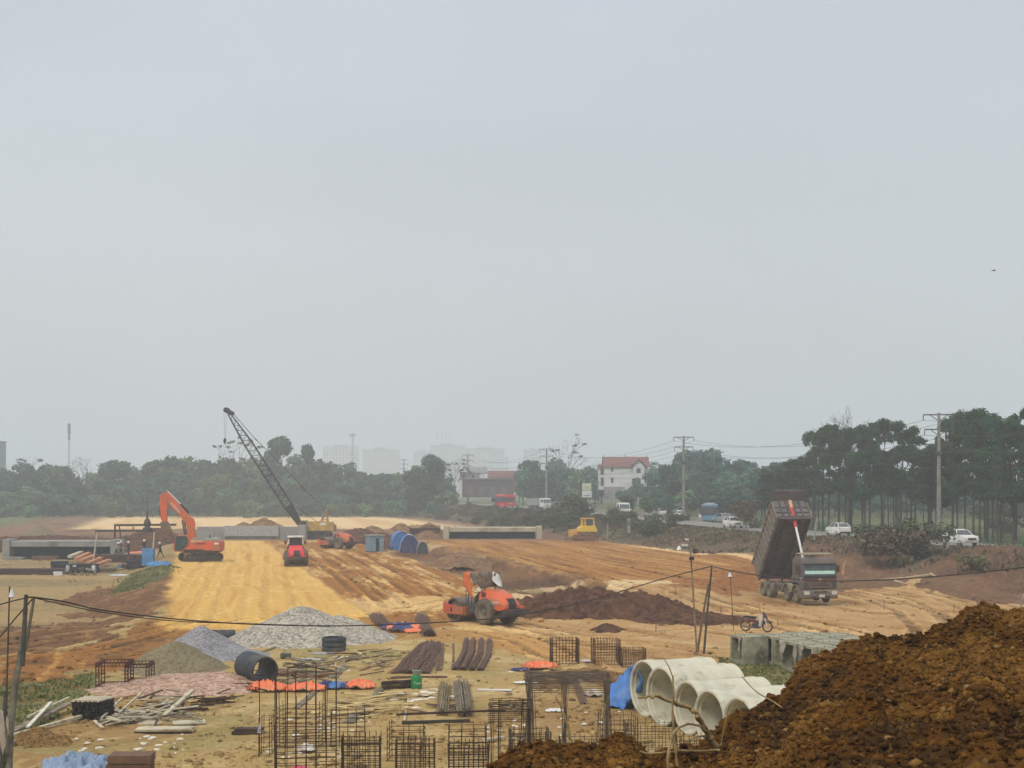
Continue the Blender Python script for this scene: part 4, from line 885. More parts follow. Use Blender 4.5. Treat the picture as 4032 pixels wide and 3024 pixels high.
bm = [q_(*p) for p in ((740,2118),(737.5,2074),(719.5,2045),(690,2012),(664,1984),(657,1966),(650,1944),(656,1940),(664,1943),(700,1984),(745,2033),(762,2045),(767,2060),(768,2118))]
MB().prism(bm, -.30, .22).build('boom', ORG, EX, bevel=.03)
MB().prism([q_(*p) for p in ((650,1949),(658,1957),(663,1985),(659,2056),(642,2056),(636,2046),(632,1984),(633,1958),(639,1946))], -.26, .18).build('stick', ORG, EX, bevel=.03)
for (a, b, c_, rr_) in (((658, 1938), (712, 1992), (745, 2028), .11), ((633, 1958), (632, 2000), (633, 2040), .08)):
    m_ = MB(); A_, B_, C_ = [(q_(*p)[0], -.04, q_(*p)[1]+.12) for p in (a, b, c_)]; m_.bar(B_, C_, rr_, 10); m_.build('hydraulic_cylinder', BLK, EX); MB().bar(A_, B_, rr_*.55, 8).build('piston_rod', CHR, EX)
for s in (-.5, .42): MB().bar((q_(735,2128)[0], s, q_(735,2128)[1]), (q_(722,2050)[0], s, q_(722,2050)[1]), .09, 8).build('hydraulic_cylinder', DGR, EX)
bk_ = [q_(*p) for p in ((637,2058),(660,2056),(664,2066),(674,2090),(672,2110),(660,2106),(643,2094),(638,2074))]
b_ = MB().prism(bk_, -.65, .58).build('bucket', STL, EX, bevel=.03)
for k in range(5): MB().box((q_(666, 2113)[0], -.55+k*.26, q_(666, 2112)[1]), (.3, .09, .1), (0, .5, 0)).build('tooth', STL, b_)
MB().prism([q_(*p) for p in ((640,2050),(654,2050),(656,2062),(642,2064))], -.2, .12).build('linkage', DGR, EX)
text('DOOSAN', .36, EX, (q_(693, 0)[0], -.305, q_(0, 2001)[1]), (R(90), R(47), 0), WHT); MB().box((q_(803, 0)[0], -1.36, q_(0, 2141)[1]), (1.1, .02, .16)).build('vent_panel', mat('vent_red', sr(150, 60, 42, .8), .7), EX)
MB().bx(q_(853, 0)[0], q_(870, 0)[0], -1.395, -1.383, q_(0, 2144)[1], q_(0, 2137)[1]).build('label_plate', WHT, EX)

# ---------------------------------------------------------------- crawler crane with lattice boom
dC = 236.; sC = F/dC; x, y, _ = at(1240, 2122, dC); CR = thing('crawler_crane', 'old yellow crawler crane with long dark lattice boom raised to the left', 'crawler crane', (x, y, float(hgt(x, y))-.02), 0); czo = float(hgt(x, y))
def c_(px, py, yy=0): return ((px-1240)/sC, yy, CH-(py-1925)/sC-czo)
for s in (-1, 1): track(CR, 5.2, 1.15, .75, (0, s*1.7, 0), DGR, DGR, 0)
MB().bx(-1.2, 1.2, -1.6, 1.6, .6, 1.2).build('undercarriage', DGR, CR)
MB().prism([(-1.9, 1.3), (-2.0, 2.2), (-1.2, 2.8), (1.6, 2.9), (2.9, 2.7), (3.1, 1.35)], -1.5, 1.5).build('machine_house', YEL, CR, bevel=.05)
MB().prism([(-2.3, 1.3), (-2.35, 2.3), (-2.0, 3.0), (-1.0, 3.0), (-1.0, 1.3)], -1.52, -.5).build('cab', YED, CR, bevel=.04); MB().bx(-2.1, -1.15, -1.54, -1.52, 2.0, 2.85).build('cab_window', GLS, CR)
MB().bx(1.4, 3.3, -1.4, 1.4, 1.25, 2.3).build('counterweight', YED, CR, bevel=.04); MB().bx(1.1, 1.9, -1.6, -1.50, 2.2, 2.6).build('side_panel', WHT, CR)
mb = MB()
for s in (-.9, .9): mb.bar(c_(1255, 2075, s), c_(1286, 2006, s*.5), .09, 6); mb.bar(c_(1292, 2075, s), c_(1286, 2006, s*.5), .09, 6); mb.bar(c_(1268, 2045, s*.8), c_(1290, 2045, s*.8), .05, 5)
mb.bar(c_(1286, 2006, -.6), c_(1286, 2006, .6), .15, 8); mb.build('gantry', YED, CR)
A_ = Vector(c_(1194, 2084)); B_ = Vector(c_(903, 1630)); ax = (B_-A_).normalized(); nrm = Vector((ax.z, 0, -ax.x)); Lb = (B_-A_).length
def hw(t): return .22+.42*min(1, t/.2) if t < .2 else (.64 if t < .74 else .64-.42*(t-.74)/.26)
def bp_(t, i, j): p = A_+ax*Lb*t; w_ = hw(t); return p+nrm*w_*i+Vector((0, w_*j, 0))
mb = MB(); ts = [0, .2, .74, 1]
for i in (-1, 1):
    for j in (-1, 1): mb.tube([bp_(t, i, j) for t in ts], .075, 5)
N_ = 46
for k in range(10, N_):
    t0, t1 = k/N_, (k+1)/N_; s = 1 if k % 2 else -1
    for j in (-1, 1): mb.bar(bp_(t0, s, j), bp_(t1, -s, j), .036, 4)
    for i in (-1, 1): mb.bar(bp_(t0, i, s), bp_(t1, i, -s), .036, 4)
for t in (.2, .47, .74): 
    for i in (-1, 1): mb.bar(bp_(t, i, -1), bp_(t, i, 1), .07, 4); mb.bar(bp_(t, -1, i), bp_(t, 1, i), .07, 4)
BMM = mat('boom_steel', sr(62, 66, 74, .5), .7, var=.15); bo = mb.build('boom', BMM, CR)
mb = MB()
for k in range(4): mb.add([tuple(bp_(0.0, *q)) for q in ((-1,-1),(1,-1),(1,1),(-1,1))]+[tuple(bp_(.2, *q)) for q in ((-1,-1),(1,-1),(1,1),(-1,1))], [(k, (k+1) % 4, (k+1) % 4+4, k+4)])
mb.build('boom_foot', BMM, bo)
mb = MB(); mb.prism([(p[0], p[2]) for p in (c_(903,1634), c_(915,1622), c_(900,1606), c_(886,1609), c_(884,1618), c_(892,1626))], -.35, .35); mb.lathe([(.01,-.2),(.42,-.2),(.36,0),(.42,.2),(.01,.2)], c_(890, 1614), 'y', 16); mb.lathe([(.01,-.2),(.35,-.2),(.3,0),(.35,.2),(.01,.2)], c_(914, 1627), 'y', 14); mb.build('boom_head', BMM, CR)
mb = MB()
for yy in (-.2, .2): mb.tube([c_(918, 1627, yy), c_(1000, 1722, yy), c_(1100, 1820, yy), c_(1190, 1917, yy), c_(1286, 2004, yy)], .035, 4)
mb.bar(c_(1186, 1912), c_(1204, 1932), .12, 5); mb.bar(c_(1004, 1726), c_(1012, 1734), .09, 5)
mb.tube([c_(1152, 1985), c_(1200, 2020), c_(1250, 2055)], .05, 4); mb.build('pendant_line', BLK, CR)
hk = MB()
for q in (882, 891): hk.bar(c_(q, 1620), c_(885+(q-882)*.4, 1728), .022, 4)
hr = hk.build('hoist_rope', BLK, CR); mb = MB(); mb.loft([[ (c_(px, py)[0]+r_*math.cos(a), r_*.6*math.sin(a), c_(px, py)[2]) for a in np.linspace(0, 6.28, 9)[:-1]] for px, py, r_ in ((886,1724,.1),(886,1729,.22),(885,1738,.24),(885,1744,.12),(885,1750,.04))])
mb.build('hook_block', BLK, hr, smooth=True)

# ---------------------------------------------------------------- bulldozer
dB = 226.; sB = F/dB; x, y, _ = at(2292, 2128, dB); zB = float(hgt(x, y)); BD = thing('bulldozer', 'small yellow bulldozer working at the far edge of the right carriageway', 'bulldozer', (x, y, zB+.02), R(4))
def b2(px, py): return ((px-2292)/sB, CH-(py-1925)/sB-zB)
DZY = mat('dozer_yellow', sr(232, 196, 60, .85), .5, var=.06, dirt=sr(190, 140, 80, .8), damt=.35)
for s in (-1, 1): track(BD, 3.6, 1.05, .5, (.2, s*.95, 0), mat('muddy_track', sr(168, 118, 82, .7), .9, var=.2, scale=2), mat('muddy_frame', sr(150, 104, 70, .7), .9), 0)
MB().prism([b2(*p) for p in ((2238,2118),(2238,2087),(2272,2083),(2284,2092),(2284,2108))], -.55, .55).build('hood', mat('dozer_hood', sr(214, 164, 84, .85), .6), BD, bevel=.04)
MB().prism([b2(*p) for p in ((2270,2094),(2276,2078),(2290,2070),(2340,2070),(2350,2086),(2348,2094))], -1.1, 1.1).build('body', DZY, BD, bevel=.05)
cbm = MB()
for px in (2291, 2303, 2336):
    for s in (-.68, .68): q = b2(px, 2070); MB().bx(q[0]-.09, q[0]+.09, s-.07, s+.07, q[1]-.1, b2(0, 2043)[1]).build('cab_pillar', DZY, BD)
pass; MB().bx(b2(2287, 0)[0], b2(2339, 0)[0], -.85, .85, b2(0, 2044)[1], b2(0, 2040)[1]).build('cab_roof', mat('dozer_roof', sr(222, 170, 96, .85), .6), BD, bevel=.03)
MB().bx(b2(2306, 0)[0], b2(2334, 0)[0], -.66, .66, b2(0, 2070)[1], b2(0, 2047)[1]).build('cab_glass', GLS, BD); MB().box((b2(2331, 0)[0], -.75, b2(0, 2071)[1]), (.2, .1, .2)).build('work_light', LAMP, BD)
MB().prism([(-2.75, .1), (-2.55, .1), (-2.45, .6), (-2.55, 1.25), (-2.7, 1.25), (-2.62, .6)], -1.5, 1.5).build('blade', STL, BD); 
for s in (-1, 1): MB().bar((-2.5, s*1.25, .35), (.2, s*1.25, .45), .09, 6).build('push_arm', STL, BD)
MB().bx(1.9, 2.4, -.5, .5, .7, 1.1).bx(2.3, 2.42, -.4, -.2, .1, 1.0).bx(2.3, 2.42, .2, .4, .1, 1.0).build('ripper', STL, BD)

# ---------------------------------------------------------------- dump truck, bed raised
TBR = mat('truck_brown', sr(98, 90, 90, .85), .6, var=.15, scale=1.2, dirt=sr(150, 128, 100, .6), damt=.5); TMR = mat('truck_maroon', sr(112, 62, 60, .7), .5, var=.15, dirt=sr(140, 110, 90, .6), damt=.4)
TGR = mat('truck_grey', sr(108, 104, 100, .6), .8, var=.2, scale=1.5, dirt=sr(165, 140, 105, .6), damt=.5); BED = mat('bed_steel', sr(102, 100, 104, .9), .75, var=.25, scale=1.5, dirt=sr(130, 122, 114, .7), damt=.55)
BEDD = mat('bed_rust', sr(104, 66, 58, .6), .85, var=.3, scale=1.5)
tr0 = Vector(gp(3017, 2352, 0)); tr1 = Vector(gp(3136, 2378, 0)); hdv = (tr1-tr0).normalized(); th = math.atan2(hdv.y, hdv.x)
wb = 6.9; TK = thing('dump_truck', 'dark brown eight-wheeled dump truck tipping its raised bed at the right', 'dump truck')
# local x=0 at rear-most axle, wheels on the near (right-hand, -y) side at y=-1.05
side_ = Vector((math.sin(th), -math.cos(th), 0)); org = tr0-side_*1.0; TK.location = (org.x, org.y, float(hgt(org.x, org.y))+.0); TK.rotation_euler = (0, 0, th)
for xw in (0, 1.35, 4.75, 6.6):
    for s in (-1, 1):
        wheel(TK, (xw, s*1.02, .54), .54, .32 if xw > 2 else .56, TYR if s < 0 else TYB, RIM, .5)
fr = MB(); fr.bx(-.9, 8.0, -.42, -.28, .72, 1.05); fr.bx(-.9, 8.0, .28, .42, .72, 1.05)
for k in range(6): fr.bx(-.5+k*1.5, -.35+k*1.5, -.28, .28, .78, .98)
fr.build('chassis', DGR, TK)
for xw in (0, 1.35, 4.75, 6.6): MB().bar((xw, -.95, .54), (xw, .95, .54), .09, 8).build('axle', BLK, TK)
MB().bx(2.25, 4.0, -1.18, -.75, .55, 1.15).build('fuel_tank', TGR, TK, bevel=.05); MB().bx(2.3, 3.9, .75, 1.18, .55, 1.1).build('air_tank', TGR, TK, bevel=.05)
MB().bx(2.4, 2.9, -1.2, -1.18, .7, 1.0).bx(3.2, 3.6, -1.2, -1.18, .7, 1.0).build('step_plate', BLK, TK)
for s in (-1, 1):
    for xw, r_ in ((4.75, .68), (6.6, .70)):
        mb = MB()
        pts = [(xw+r_*math.cos(a), .54+r_*math.sin(a)) for a in np.linspace(R(12), R(168), 9)]; o_ = [(xw+(r_+.05)*math.cos(a), .54+(r_+.05)*math.sin(a)) for a in np.linspace(R(168), R(12), 9)]
        for i in range(8): mb.prism([pts[i], pts[i+1], o_[7-i], o_[8-i]], s*1.22 if s < 0 else .8, -.8 if s < 0 else 1.22)
        mb.build('mudguard', mat('guard', sr(150, 142, 116, .65), .8), TK)
# cab: front face at x=8.15
CX0, CX1, cwid = 6.15, 8.1, 1.24
prof = [(CX0, 1.25), (CX0, 2.95), (CX0+.15, 3.12), (CX1-.45, 3.12), (CX1-.2, 3.0), (CX1-.08, 2.75), (CX1, 2.05), (CX1+.05, 1.75), (CX1+.05, 1.05), (7.45, 1.05), (7.40, 1.3), (7.1, 1.42), (6.2, 1.42)]
cbo = MB().prism(prof, -cwid, cwid).build('cab', TBR, TK, bevel=.05)
def face(z): return np.interp(z, [1.75, 2.05, 2.75, 3.0], [CX1+.05, CX1, CX1-.08, CX1-.2])
def panel(y0, y1, z0, z1, off, m, name, par): 
    MB().add([(face(z0)+off, y0, z0), (face(z0)+off, y1, z0), (face(z1)+off, y1, z1), (face(z1)+off, y0, z1), (face(z0)+off-.03, y0, z0), (face(z0)+off-.03, y1, z0), (face(z1)+off-.03, y1, z1), (face(z1)+off-.03, y0, z1)], [(0,1,2,3), (4,7,6,5), (0,4,5,1), (1,5,6,2), (2,6,7,3), (3,7,4,0)]).build(name, m, par)
panel(-1.1, 1.1, 1.98, 2.72, .02, mat('windscreen', sr(70, 92, 94, .7), .1, var=.3, scale=2, spec=.7), 'windscreen', cbo)
panel(-1.05, 1.08, 2.08, 2.30, .035, mat('pale_green_band', sr(178, 214, 206, .95), .5, var=.08), 'windscreen_lower_band', cbo)  # pale green band laid over the lower windscreen
MB().bx(CX1-.14, CX1+.12, -1.12, 1.12, 2.74, 2.80).build('sun_visor', BLK, cbo)
panel(-1.14, 1.14, 1.78, 1.95, .02, BLK, 'wiper_cowl', cbo); panel(-1.12, 1.12, 1.54, 1.77, .012, TMR, 'nose_panel', cbo)
g_ = MB(); g_.prism([(0, 0)]*0 or [(CX1+.055, 1.1), (CX1+.10, 1.1), (CX1+.10, 1.52), (CX1+.055, 1.52)], -.85, .85); gr_ = g_.build('grille', TGR, cbo)
for k in range(3): MB().bx(CX1+.10, CX1+.13, -.72+.06*k, .72-.06*k, 1.17+k*.12, 1.22+k*.12).build('grille_bar', TMR if k else STL, gr_)
for s in (-1, 1): MB().prism([(CX1+.05, 1.1), (CX1+.09, 1.1), (CX1+.09, 1.5), (CX1+.05, 1.5)], .87 if s > 0 else -1.15, 1.15 if s > 0 else -.87).build('corner_trim', DGR, cbo)
bp2 = MB(); bp2.prism([(7.55, .42), (7.5, .95), (CX1+.12, 1.02), (CX1+.22, .9), (CX1+.22, .5), (CX1+.1, .40)], -1.24, 1.24); bpo = bp2.build('bumper', mat('bumper_grey', sr(120, 116, 106, .65), .75, dirt=DUST, damt=.4), TK, bevel=.04)
for s in (-1, 1): MB().bx(CX1+.2, CX1+.235, s*.98-.2, s*.98+.2, .68, .92).build('headlight', LAMP, bpo); MB().bx(CX1+.21, CX1+.235, s*.5-.16, s*.5+.16, .5, .58).build('fog_light', BLK, bpo)
pl = MB().bx(CX1+.225, CX1+.24, -.1, .28, .5, .68).build('number_plate', PLT, bpo)
MB().bx(CX1+.21, CX1+.235, -.5, .5, .84, .9).build('bumper_slot', BLK, bpo)
text('1888', .24, cbo, (CX1-.16, -.02, 2.90), (R(62), 0, R(90)), mat('amber', sr(232, 175, 70, .95), .5), sx=1.25)
MB().lathe([(.09, 0), (.11, .01), (.09, .02)], (CX1+.065, 0, 1.68), 'x', 12).box((CX1+.075, .0, 1.68), (.02, .16, .04), (.6, 0, 0)).build('badge', mat('badge', sr(222, 170, 140, .9), .4), cbo)
for s in (-1, 1):
    MB().prism([(6.75, 2.0), (6.75, 2.7), (7.6, 2.7), (7.85, 2.0)], s*cwid+(.0 if s > 0 else -.015), s*cwid+(.015 if s > 0 else 0)).build('side_window', mat('dark_side_glass', (.03, .03, .036), .15, spec=.6), cbo)
    MB().prism([(6.6, 1.35), (6.6, 2.85), (6.63, 2.85), (6.63, 1.35)], s*cwid+(.0 if s > 0 else -.01), s*cwid+(.01 if s > 0 else 0)).build('door_seam', BLK, cbo)
    MB().box((7.7, s*1.48, 2.4), (.1, .2, .45)).bar((7.6, s*1.24, 2.7), (7.7, s*1.46, 2.62), .02).build('mirror', DGR, cbo)
    MB().box((CX1-.25, s*1.25, 1.72), (.12, .06, .18)).build('indicator', LAMP, cbo)
rk = MB()
for y_ in (-1.05, 1.05): rk.tube([(6.4, y_, 3.1), (6.4, y_, 3.42), (7.7, y_, 3.42), (7.72, y_, 3.1)], .035, 6)
for x_ in (6.4, 7.0, 7.7): rk.bar((x_, -1.05, 3.42), (x_, 1.05, 3.42), .05, 6)
rk.build('roof_rack', mat('rack', sr(170, 160, 132, .7), .7), cbo); MB().lathe([(.01, -.3), (.12, -.3), (.12, .3), (.01, .3)], (7.4, -.3, 3.3), 'x', 10).build('air_horn', TGR, cbo)
MB().tube([(6.3, -1.0, 1.4), (6.2, -1.05, 3.0), (6.5, -1.0, 3.2)], .14, 10).build('snorkel', mat('snorkel', sr(138, 124, 108, .6), .85), TK, smooth=True)
# bed: hinged at the rear, tipped up
al = R(47); piv = bpy.data.objects.new('bed', None)
b_ = MB(); Lb_ = 6.25; bw = 1.24; T_ = Matrix.Translation((-1.0, 0, 1.12)) @ Matrix.Rotation(-al, 4, 'Y')
def bbx(mb, x0, x1, y0, y1, z0, z1, mi=0): mb.box(((x0+x1)/2, (y0+y1)/2, (z0+z1)/2), (x1-x0, y1-y0, z1-z0), mi=mi, T=T_)
bbx(b_, 0, Lb_, -bw, bw, .12, .18); bbx(b_, 0, Lb_, -bw-.04, -bw+.02, .182, 1.66); bbx(b_, 0, Lb_, bw-.02, bw+.04, .182, 1.66); bbx(b_, Lb_-.06, Lb_, -bw+.025, bw-.025, .185, 2.0)
b_.add([tuple(T_ @ Vector(p)) for p in ((Lb_-.03, -bw, 1.98), (Lb_-.03, bw, 1.98), (Lb_+.75, bw, 2.25), (Lb_+.75, -bw, 2.25), (Lb_-.03, -bw, 2.04), (Lb_-.03, bw, 2.04), (Lb_+.75, bw, 2.31), (Lb_+.75, -bw, 2.31))], [(0,1,2,3), (4,7,6,5), (0,4,5,1), (1,5,6,2), (2,6,7,3), (3,7,4,0)])
bed = b_.build('bed', BED, TK, bevel=.015)
rb2 = MB()
for s in (-1, 1):
    for k in range(11): bbx(rb2, .25+k*.6, .40+k*.6, s*bw+(.04 if s > 0 else -.12), s*bw+(.12 if s > 0 else -.04), .1, 1.64)
    bbx(rb2, 0, Lb_, s*bw+(.04 if s > 0 else -.14), s*bw+(.14 if s > 0 else -.04), 1.64, 1.78)
rb2.build('side_rib', mat('rib_dust', sr(152, 138, 120, .6), .85, var=.2), bed)
cr_ = MB()
for k in range(9): bbx(cr_, .5+k*.72, .62+k*.72, -bw+.03, bw-.03, -.02, .12)
bbx(cr_, 0, Lb_, -.62, -.5, -.10, .118); bbx(cr_, 0, Lb_, .5, .62, -.10, .118); bbx(cr_, 0, Lb_, -bw+.0, -bw+.12, -.04, .118); bbx(cr_, 0, Lb_, bw-.12, bw, -.04, .118)
cr_.build('floor_beam', mat('floor_beam', sr(116, 108, 106, .6), .85, var=.25, scale=2), bed)
fw = MB()
for y_ in (-.75, -.25, .25, .75): bbx(fw, Lb_, Lb_+.08, y_-.05, y_+.05, .2, 1.98)
for z_ in (.3, .75, 1.25): bbx(fw, Lb_, Lb_+.06, -bw, bw, z_-.05, z_+.05)
fw.build('headboard_rib', mat('head_rib', sr(108, 98, 98, .6), .85), bed)
tg = MB(); bbx(tg, -.08, -.02, -bw, bw, .3, 1.6); tg.build('tailgate', BED, bed)
cyl0 = Vector((6.0, .05, 1.15)); cyl1 = T_ @ Vector((Lb_+.22, .05, 1.75)); mid_ = cyl0.lerp(cyl1, .68)
MB().bar(cyl0, mid_, .085, 14).build('ram_rod', CHR, TK, smooth=True); q = MB(); q.bar(mid_, cyl0.lerp(cyl1, .91), .14, 14); q.build('ram_cylinder', mat('ram_red', sr(190, 66, 62, .85), .45, dirt=DUST, damt=.2), TK, smooth=True); MB().bar(cyl0.lerp(cyl1, .91), cyl0.lerp(cyl1, 1.0), .13, 14).build('ram_cap', mat('ram_cap', sr(210, 158, 124, .85), .5), TK, smooth=True)
# ---------------------------------------------------------------- heaps
def heap(name, lab, cat, px, py, w, dpt, h, m, seed, peak=(0, 0), sharp=1.0, rough=.06, extra=(), z0=None, prof=None):
    """conical heap: px,py = centre of its foot in the photo, w half width, dpt half depth (m)"""
    x0, y0, zz = gp(px, py, z0); g = np.random.default_rng(seed); N = 150; M_ = 110
    gx_, gy_ = np.meshgrid(np.linspace(-1.15, 1.15, N), np.linspace(-1.15, 1.15, M_)); X = gx_*w; Yv = gy_*dpt
    Z = np.full(X.shape, -9.0)
    for (ax_, ay_, ah, ar) in ((peak[0], peak[1], h, 1.0),)+tuple(extra):
        r = np.sqrt(((gx_-ax_)/(1.0*ar))**2+((gy_-ay_)/(1.0*ar))**2)*(1+.12*fbm(gx_*2.5+seed, gy_*2.5, 3, seed)); r2 = np.sqrt(r*r+.015)-.06*0
        Z = np.maximum(Z, ah*(1-r2**sharp)+.02*ah)
    Z = Z+rough*fbm(X*1.5, Yv*1.5, 4, seed+1)*(2 if rough > .1 else 1)+rough*.6*np.abs(fbm(X*4, Yv*4, 3, seed+2))
    Z = np.maximum(Z, -1.3)+0*X; V = np.stack([X.ravel(), Yv.ravel(), Z.ravel()], 1)
    ii, jj = np.meshgrid(np.arange(M_-1), np.arange(N-1), indexing='ij'); b0 = (ii*N+jj).ravel(); Q = np.stack([b0, b0+1, b0+N+1, b0+N], 1)
    zq = Z.ravel()[Q].max(1); Q = Q[zq > -1.29]
    o = link(name, mesh_np(name, V, Q, m, True), None, (x0, y0, zz)); return tag(o, lab, cat)
def gravel(name, c1, c2, sc, k=.75):
    m = bpy.data.materials.new(name); m.use_nodes = True; n = m.node_tree; b = n.nodes['Principled BSDF']; b.inputs['Roughness'].default_value = .95; b.inputs['Specular IOR Level'].default_value = .1
    t = n.nodes.new('ShaderNodeTexCoord'); v = n.nodes.new('ShaderNodeTexVoronoi'); v.inputs['Scale'].default_value = sc; n.links.new(t.outputs['Object'], v.inputs['Vector'])
    r = n.nodes.new('ShaderNodeValToRGB'); r.color_ramp.elements[0].color = (*sr(*c1, k), 1); r.color_ramp.elements[1].color = (*sr(*c2, k), 1); r.color_ramp.elements[0].position = .15; r.color_ramp.elements[1].position = .85
    s = n.nodes.new('ShaderNodeSeparateColor'); n.links.new(v.outputs['Color'], s.inputs[0]); nz = n.nodes.new('ShaderNodeTexNoise'); nz.inputs['Scale'].default_value = .8; nz.inputs['Detail'].default_value = 5; n.links.new(t.outputs['Object'], nz.inputs['Vector'])
    a = n.nodes.new('ShaderNodeMath'); a.operation = 'MULTIPLY_ADD'; a.inputs[1].default_value = .6; n.links.new(s.outputs[0], a.inputs[0]); ml = n.nodes.new('ShaderNodeMath'); ml.operation = 'MULTIPLY'; ml.inputs[1].default_value = .45; n.links.new(nz.outputs[0], ml.inputs[0]); n.links.new(ml.outputs[0], a.inputs[2])
    n.links.new(a.outputs[0], r.inputs[0]); n.links.new(r.outputs[0], b.inputs['Base Color'])
    bp = n.nodes.new('ShaderNodeBump'); bp.inputs['Distance'].default_value = .08; n.links.new(v.outputs['Distance'], bp.inputs['Height']); n.links.new(bp.outputs[0], b.inputs['Normal']); return m
GVL = gravel('pale_gravel', (120, 112, 100), (220, 212, 194), 9); GVB = gravel('blue_gravel', (125, 122, 124), (192, 190, 192), 14); SND = gravel('grey_sand', (124, 112, 84), (160, 148, 116), 8, .7); PNK = gravel('pink_rubble', (150, 112, 90), (222, 190, 168), 7, .75)
DRK = gravel('dark_soil', (68, 46, 36), (118, 84, 62), 2.2, .72); BRH = gravel('brown_soil', (112, 84, 62), (158, 124, 90), 1.5, .75)
heap('gravel_pile', 'largest gravel pile, pale grey, behind the upright black pipe ring', 'gravel pile', 1225, 2515, 4.05, 5.0, 1.95, GVL, 3, (-.12, 0), .95, .06, ((.35, .1, 1.35, .75), (.0, -.1, 1.7, .8)))
heap('gravel_pile', 'bluish grey gravel pile left of the largest pile', 'gravel pile', 860, 2575, 2.35, 3.0, 1.6, GVB, 4, (-.35, 0), .85, .04, ((.3, -.2, .55, .75),))
heap('sand_pile', 'olive grey sand pile in front of the bluish gravel', 'sand pile', 705, 2630, 2.1, 3.2, 1.25, SND, 5, (-.15, .1), 1.1, .10, ((.35, -.1, .7, .7),))
heap('rubble_spread', 'low pinkish spread of crushed brick around the rusty frames', 'rubble', 690, 2705, 3.3, 3.4, .42, PNK, 6, (.15, .1), 1.6, .10, ((-.4, -.1, .25, .6), (.45, .25, .5, .5)))
heap('soil_bank', 'long dark brown bank of dug soil right of the nearest roller', 'soil heap', 2340, 2415, 6.1, 4.6, 1.5, DRK, 7, (-.1, .1), 1.5, .28, ((.45, .15, 1.25, .65), (-.5, -.1, .95, .6)))
heap('soil_heap', 'small dark mound of soil on the pale haul track', 'soil heap', 2392, 2482, 1.0, 1.3, .42, DRK, 8, (0, 0), 1.2, .1)
heap('soil_heap', 'flat dark spoil strip right of the long dark bank', 'soil heap', 2760, 2440, 3.6, 3.5, .4, DRK, 9, (-.2, 0), 1.6, .14)
for i, (px, py, w, h) in enumerate(((1468, 2092, 4.0, 2.3), (1580, 2084, 3.6, 2.5), (1690, 2086, 3.8, 2.6), (1790, 2086, 3.0, 2.0), (1880, 2084, 3.2, 2.1), (1040, 2085, 6.0, 3.4), (960, 2085, 4.2, 2.7), (880, 2088, 3.2, 2.0))):
    heap('soil_heap', (('leftmost', 'second', 'middle', 'fourth', 'rightmost')[i]+' of the five far tipped soil heaps between crane and culvert') if i < 5 else ('brown heap piled behind the grey abutment wall', 'lower brown heap behind the abutment wall', 'lowest brown heap at the left end of the abutment wall')[i-5], 'soil heap', px, py+30, w, 5, h, BRH, 20+i, (0, 0), 1.05, .14, z0=0)
heap('gravel_pile', 'small far grey pile behind the left culvert', 'gravel pile', 160, 2112, 2.8, 4, 2.0, SND, 30, (0, 0), 1, .08)
heap('soil_bank', 'dark earth bank in front of the far pale sand, right of the crane', 'soil heap', 1440, 2135, 5.2, 6, 2.1, DRK, 31, (-.2, 0), 1.4, .15, ((.4, 0, 1.5, .6),), z0=0)
heap('soil_bank', 'bare earth face behind the workers under the steel frame', 'soil heap', 590, 2150, 6.2, 5, 2.7, DRK, 32, (.1, 0), 1.6, .15, ((-.5, 0, 1.6, .6),), z0=-.5)
heap('soil_bank', 'low brown bank behind the left culvert', 'soil heap', 200, 2150, 14, 4, 1.5, DRK, 33, (0, 0), 1.7, .15, ((-.5, 0, 1.3, .6), (.5, 0, 1.2, .5)), z0=-.2)
heap('soil_heap', 'pale crumbled spoil left of the blue sheds', 'soil heap', 1810, 2215, 3.2, 6, 1.1, BRH, 34, (0, 0), 1.3, .15)
heap('soil_heap', 'small rounded clod heap by the planks at the lower left', 'soil heap', 150, 2925, 1.0, .9, .5, gravel('olive_soil', (110, 82, 44), (165, 130, 80), 9, .7), 35, (0, 0), 1.2, .12)

# ---------------------------------------------------------------- concrete pipes
CON = mat('pale_concrete', sr(212, 207, 184, .82), .85, var=.07, scale=2.4, dirt=sr(158, 150, 124, .75), damt=.30, bump=.006, bscale=14); COI = mat('inner_concrete', sr(168, 165, 155, .6), .9, var=.1, dirt=sr(120, 112, 95, .6), damt=.4)
pa = math.atan2(.42, .91)
def cpipe(lab, px, d, D, L=2.75, off=0):
    x = (px-HX)/F*d+off*.91; y = d+off*.42; r = D/2; t = thing('concrete_pipe', lab, 'concrete pipe', (x, y, float(hgt(x, y))+r-.03), pa, 'concrete pipes beside the earth heap')
    w = .115; MB().lathe([(r-w*.9, .02), (r-w*.9, .12), (r-w*1.25, .14), (r-w*1.25, L-.01), (r-w*.55, L), (r-w*.55, L+.1), (r-w*.2, L+.1), (r-.03, L-.0), (r-.03, L-.15), (r, L-.18), (r, L-.42), (r-.03, L-.45), (r-.03, .42), (r, .38), (r, .0)], (0,0,0), 'x', 56).build('barrel', CON, t, smooth=True)
    MB().lathe([(r-w*.9, .02), (r-.06, -.015), (r, 0)], (0,0,0), 'x', 56).build('socket_rim', CON, t, smooth=True); return t
cpipe('concrete pipe furthest left and back, half hidden behind its neighbour, beside the blue tarp', 2535, 51.9, 2.0, 2.6)
cpipe('second concrete pipe from the blue tarp, big dark bore with rubble at its lip', 2602, 49.9, 2.0, 2.75)
cpipe('middle concrete pipe of the row, streaked inside', 2706, 48.05, 1.77, 2.8)
cpipe('fourth concrete pipe from the blue tarp', 2792, 45.9, 1.77, 2.8)
cpipe('concrete pipe nearest the earth heap, partly buried by it', 2908, 44.3, 1.77, 2.8)
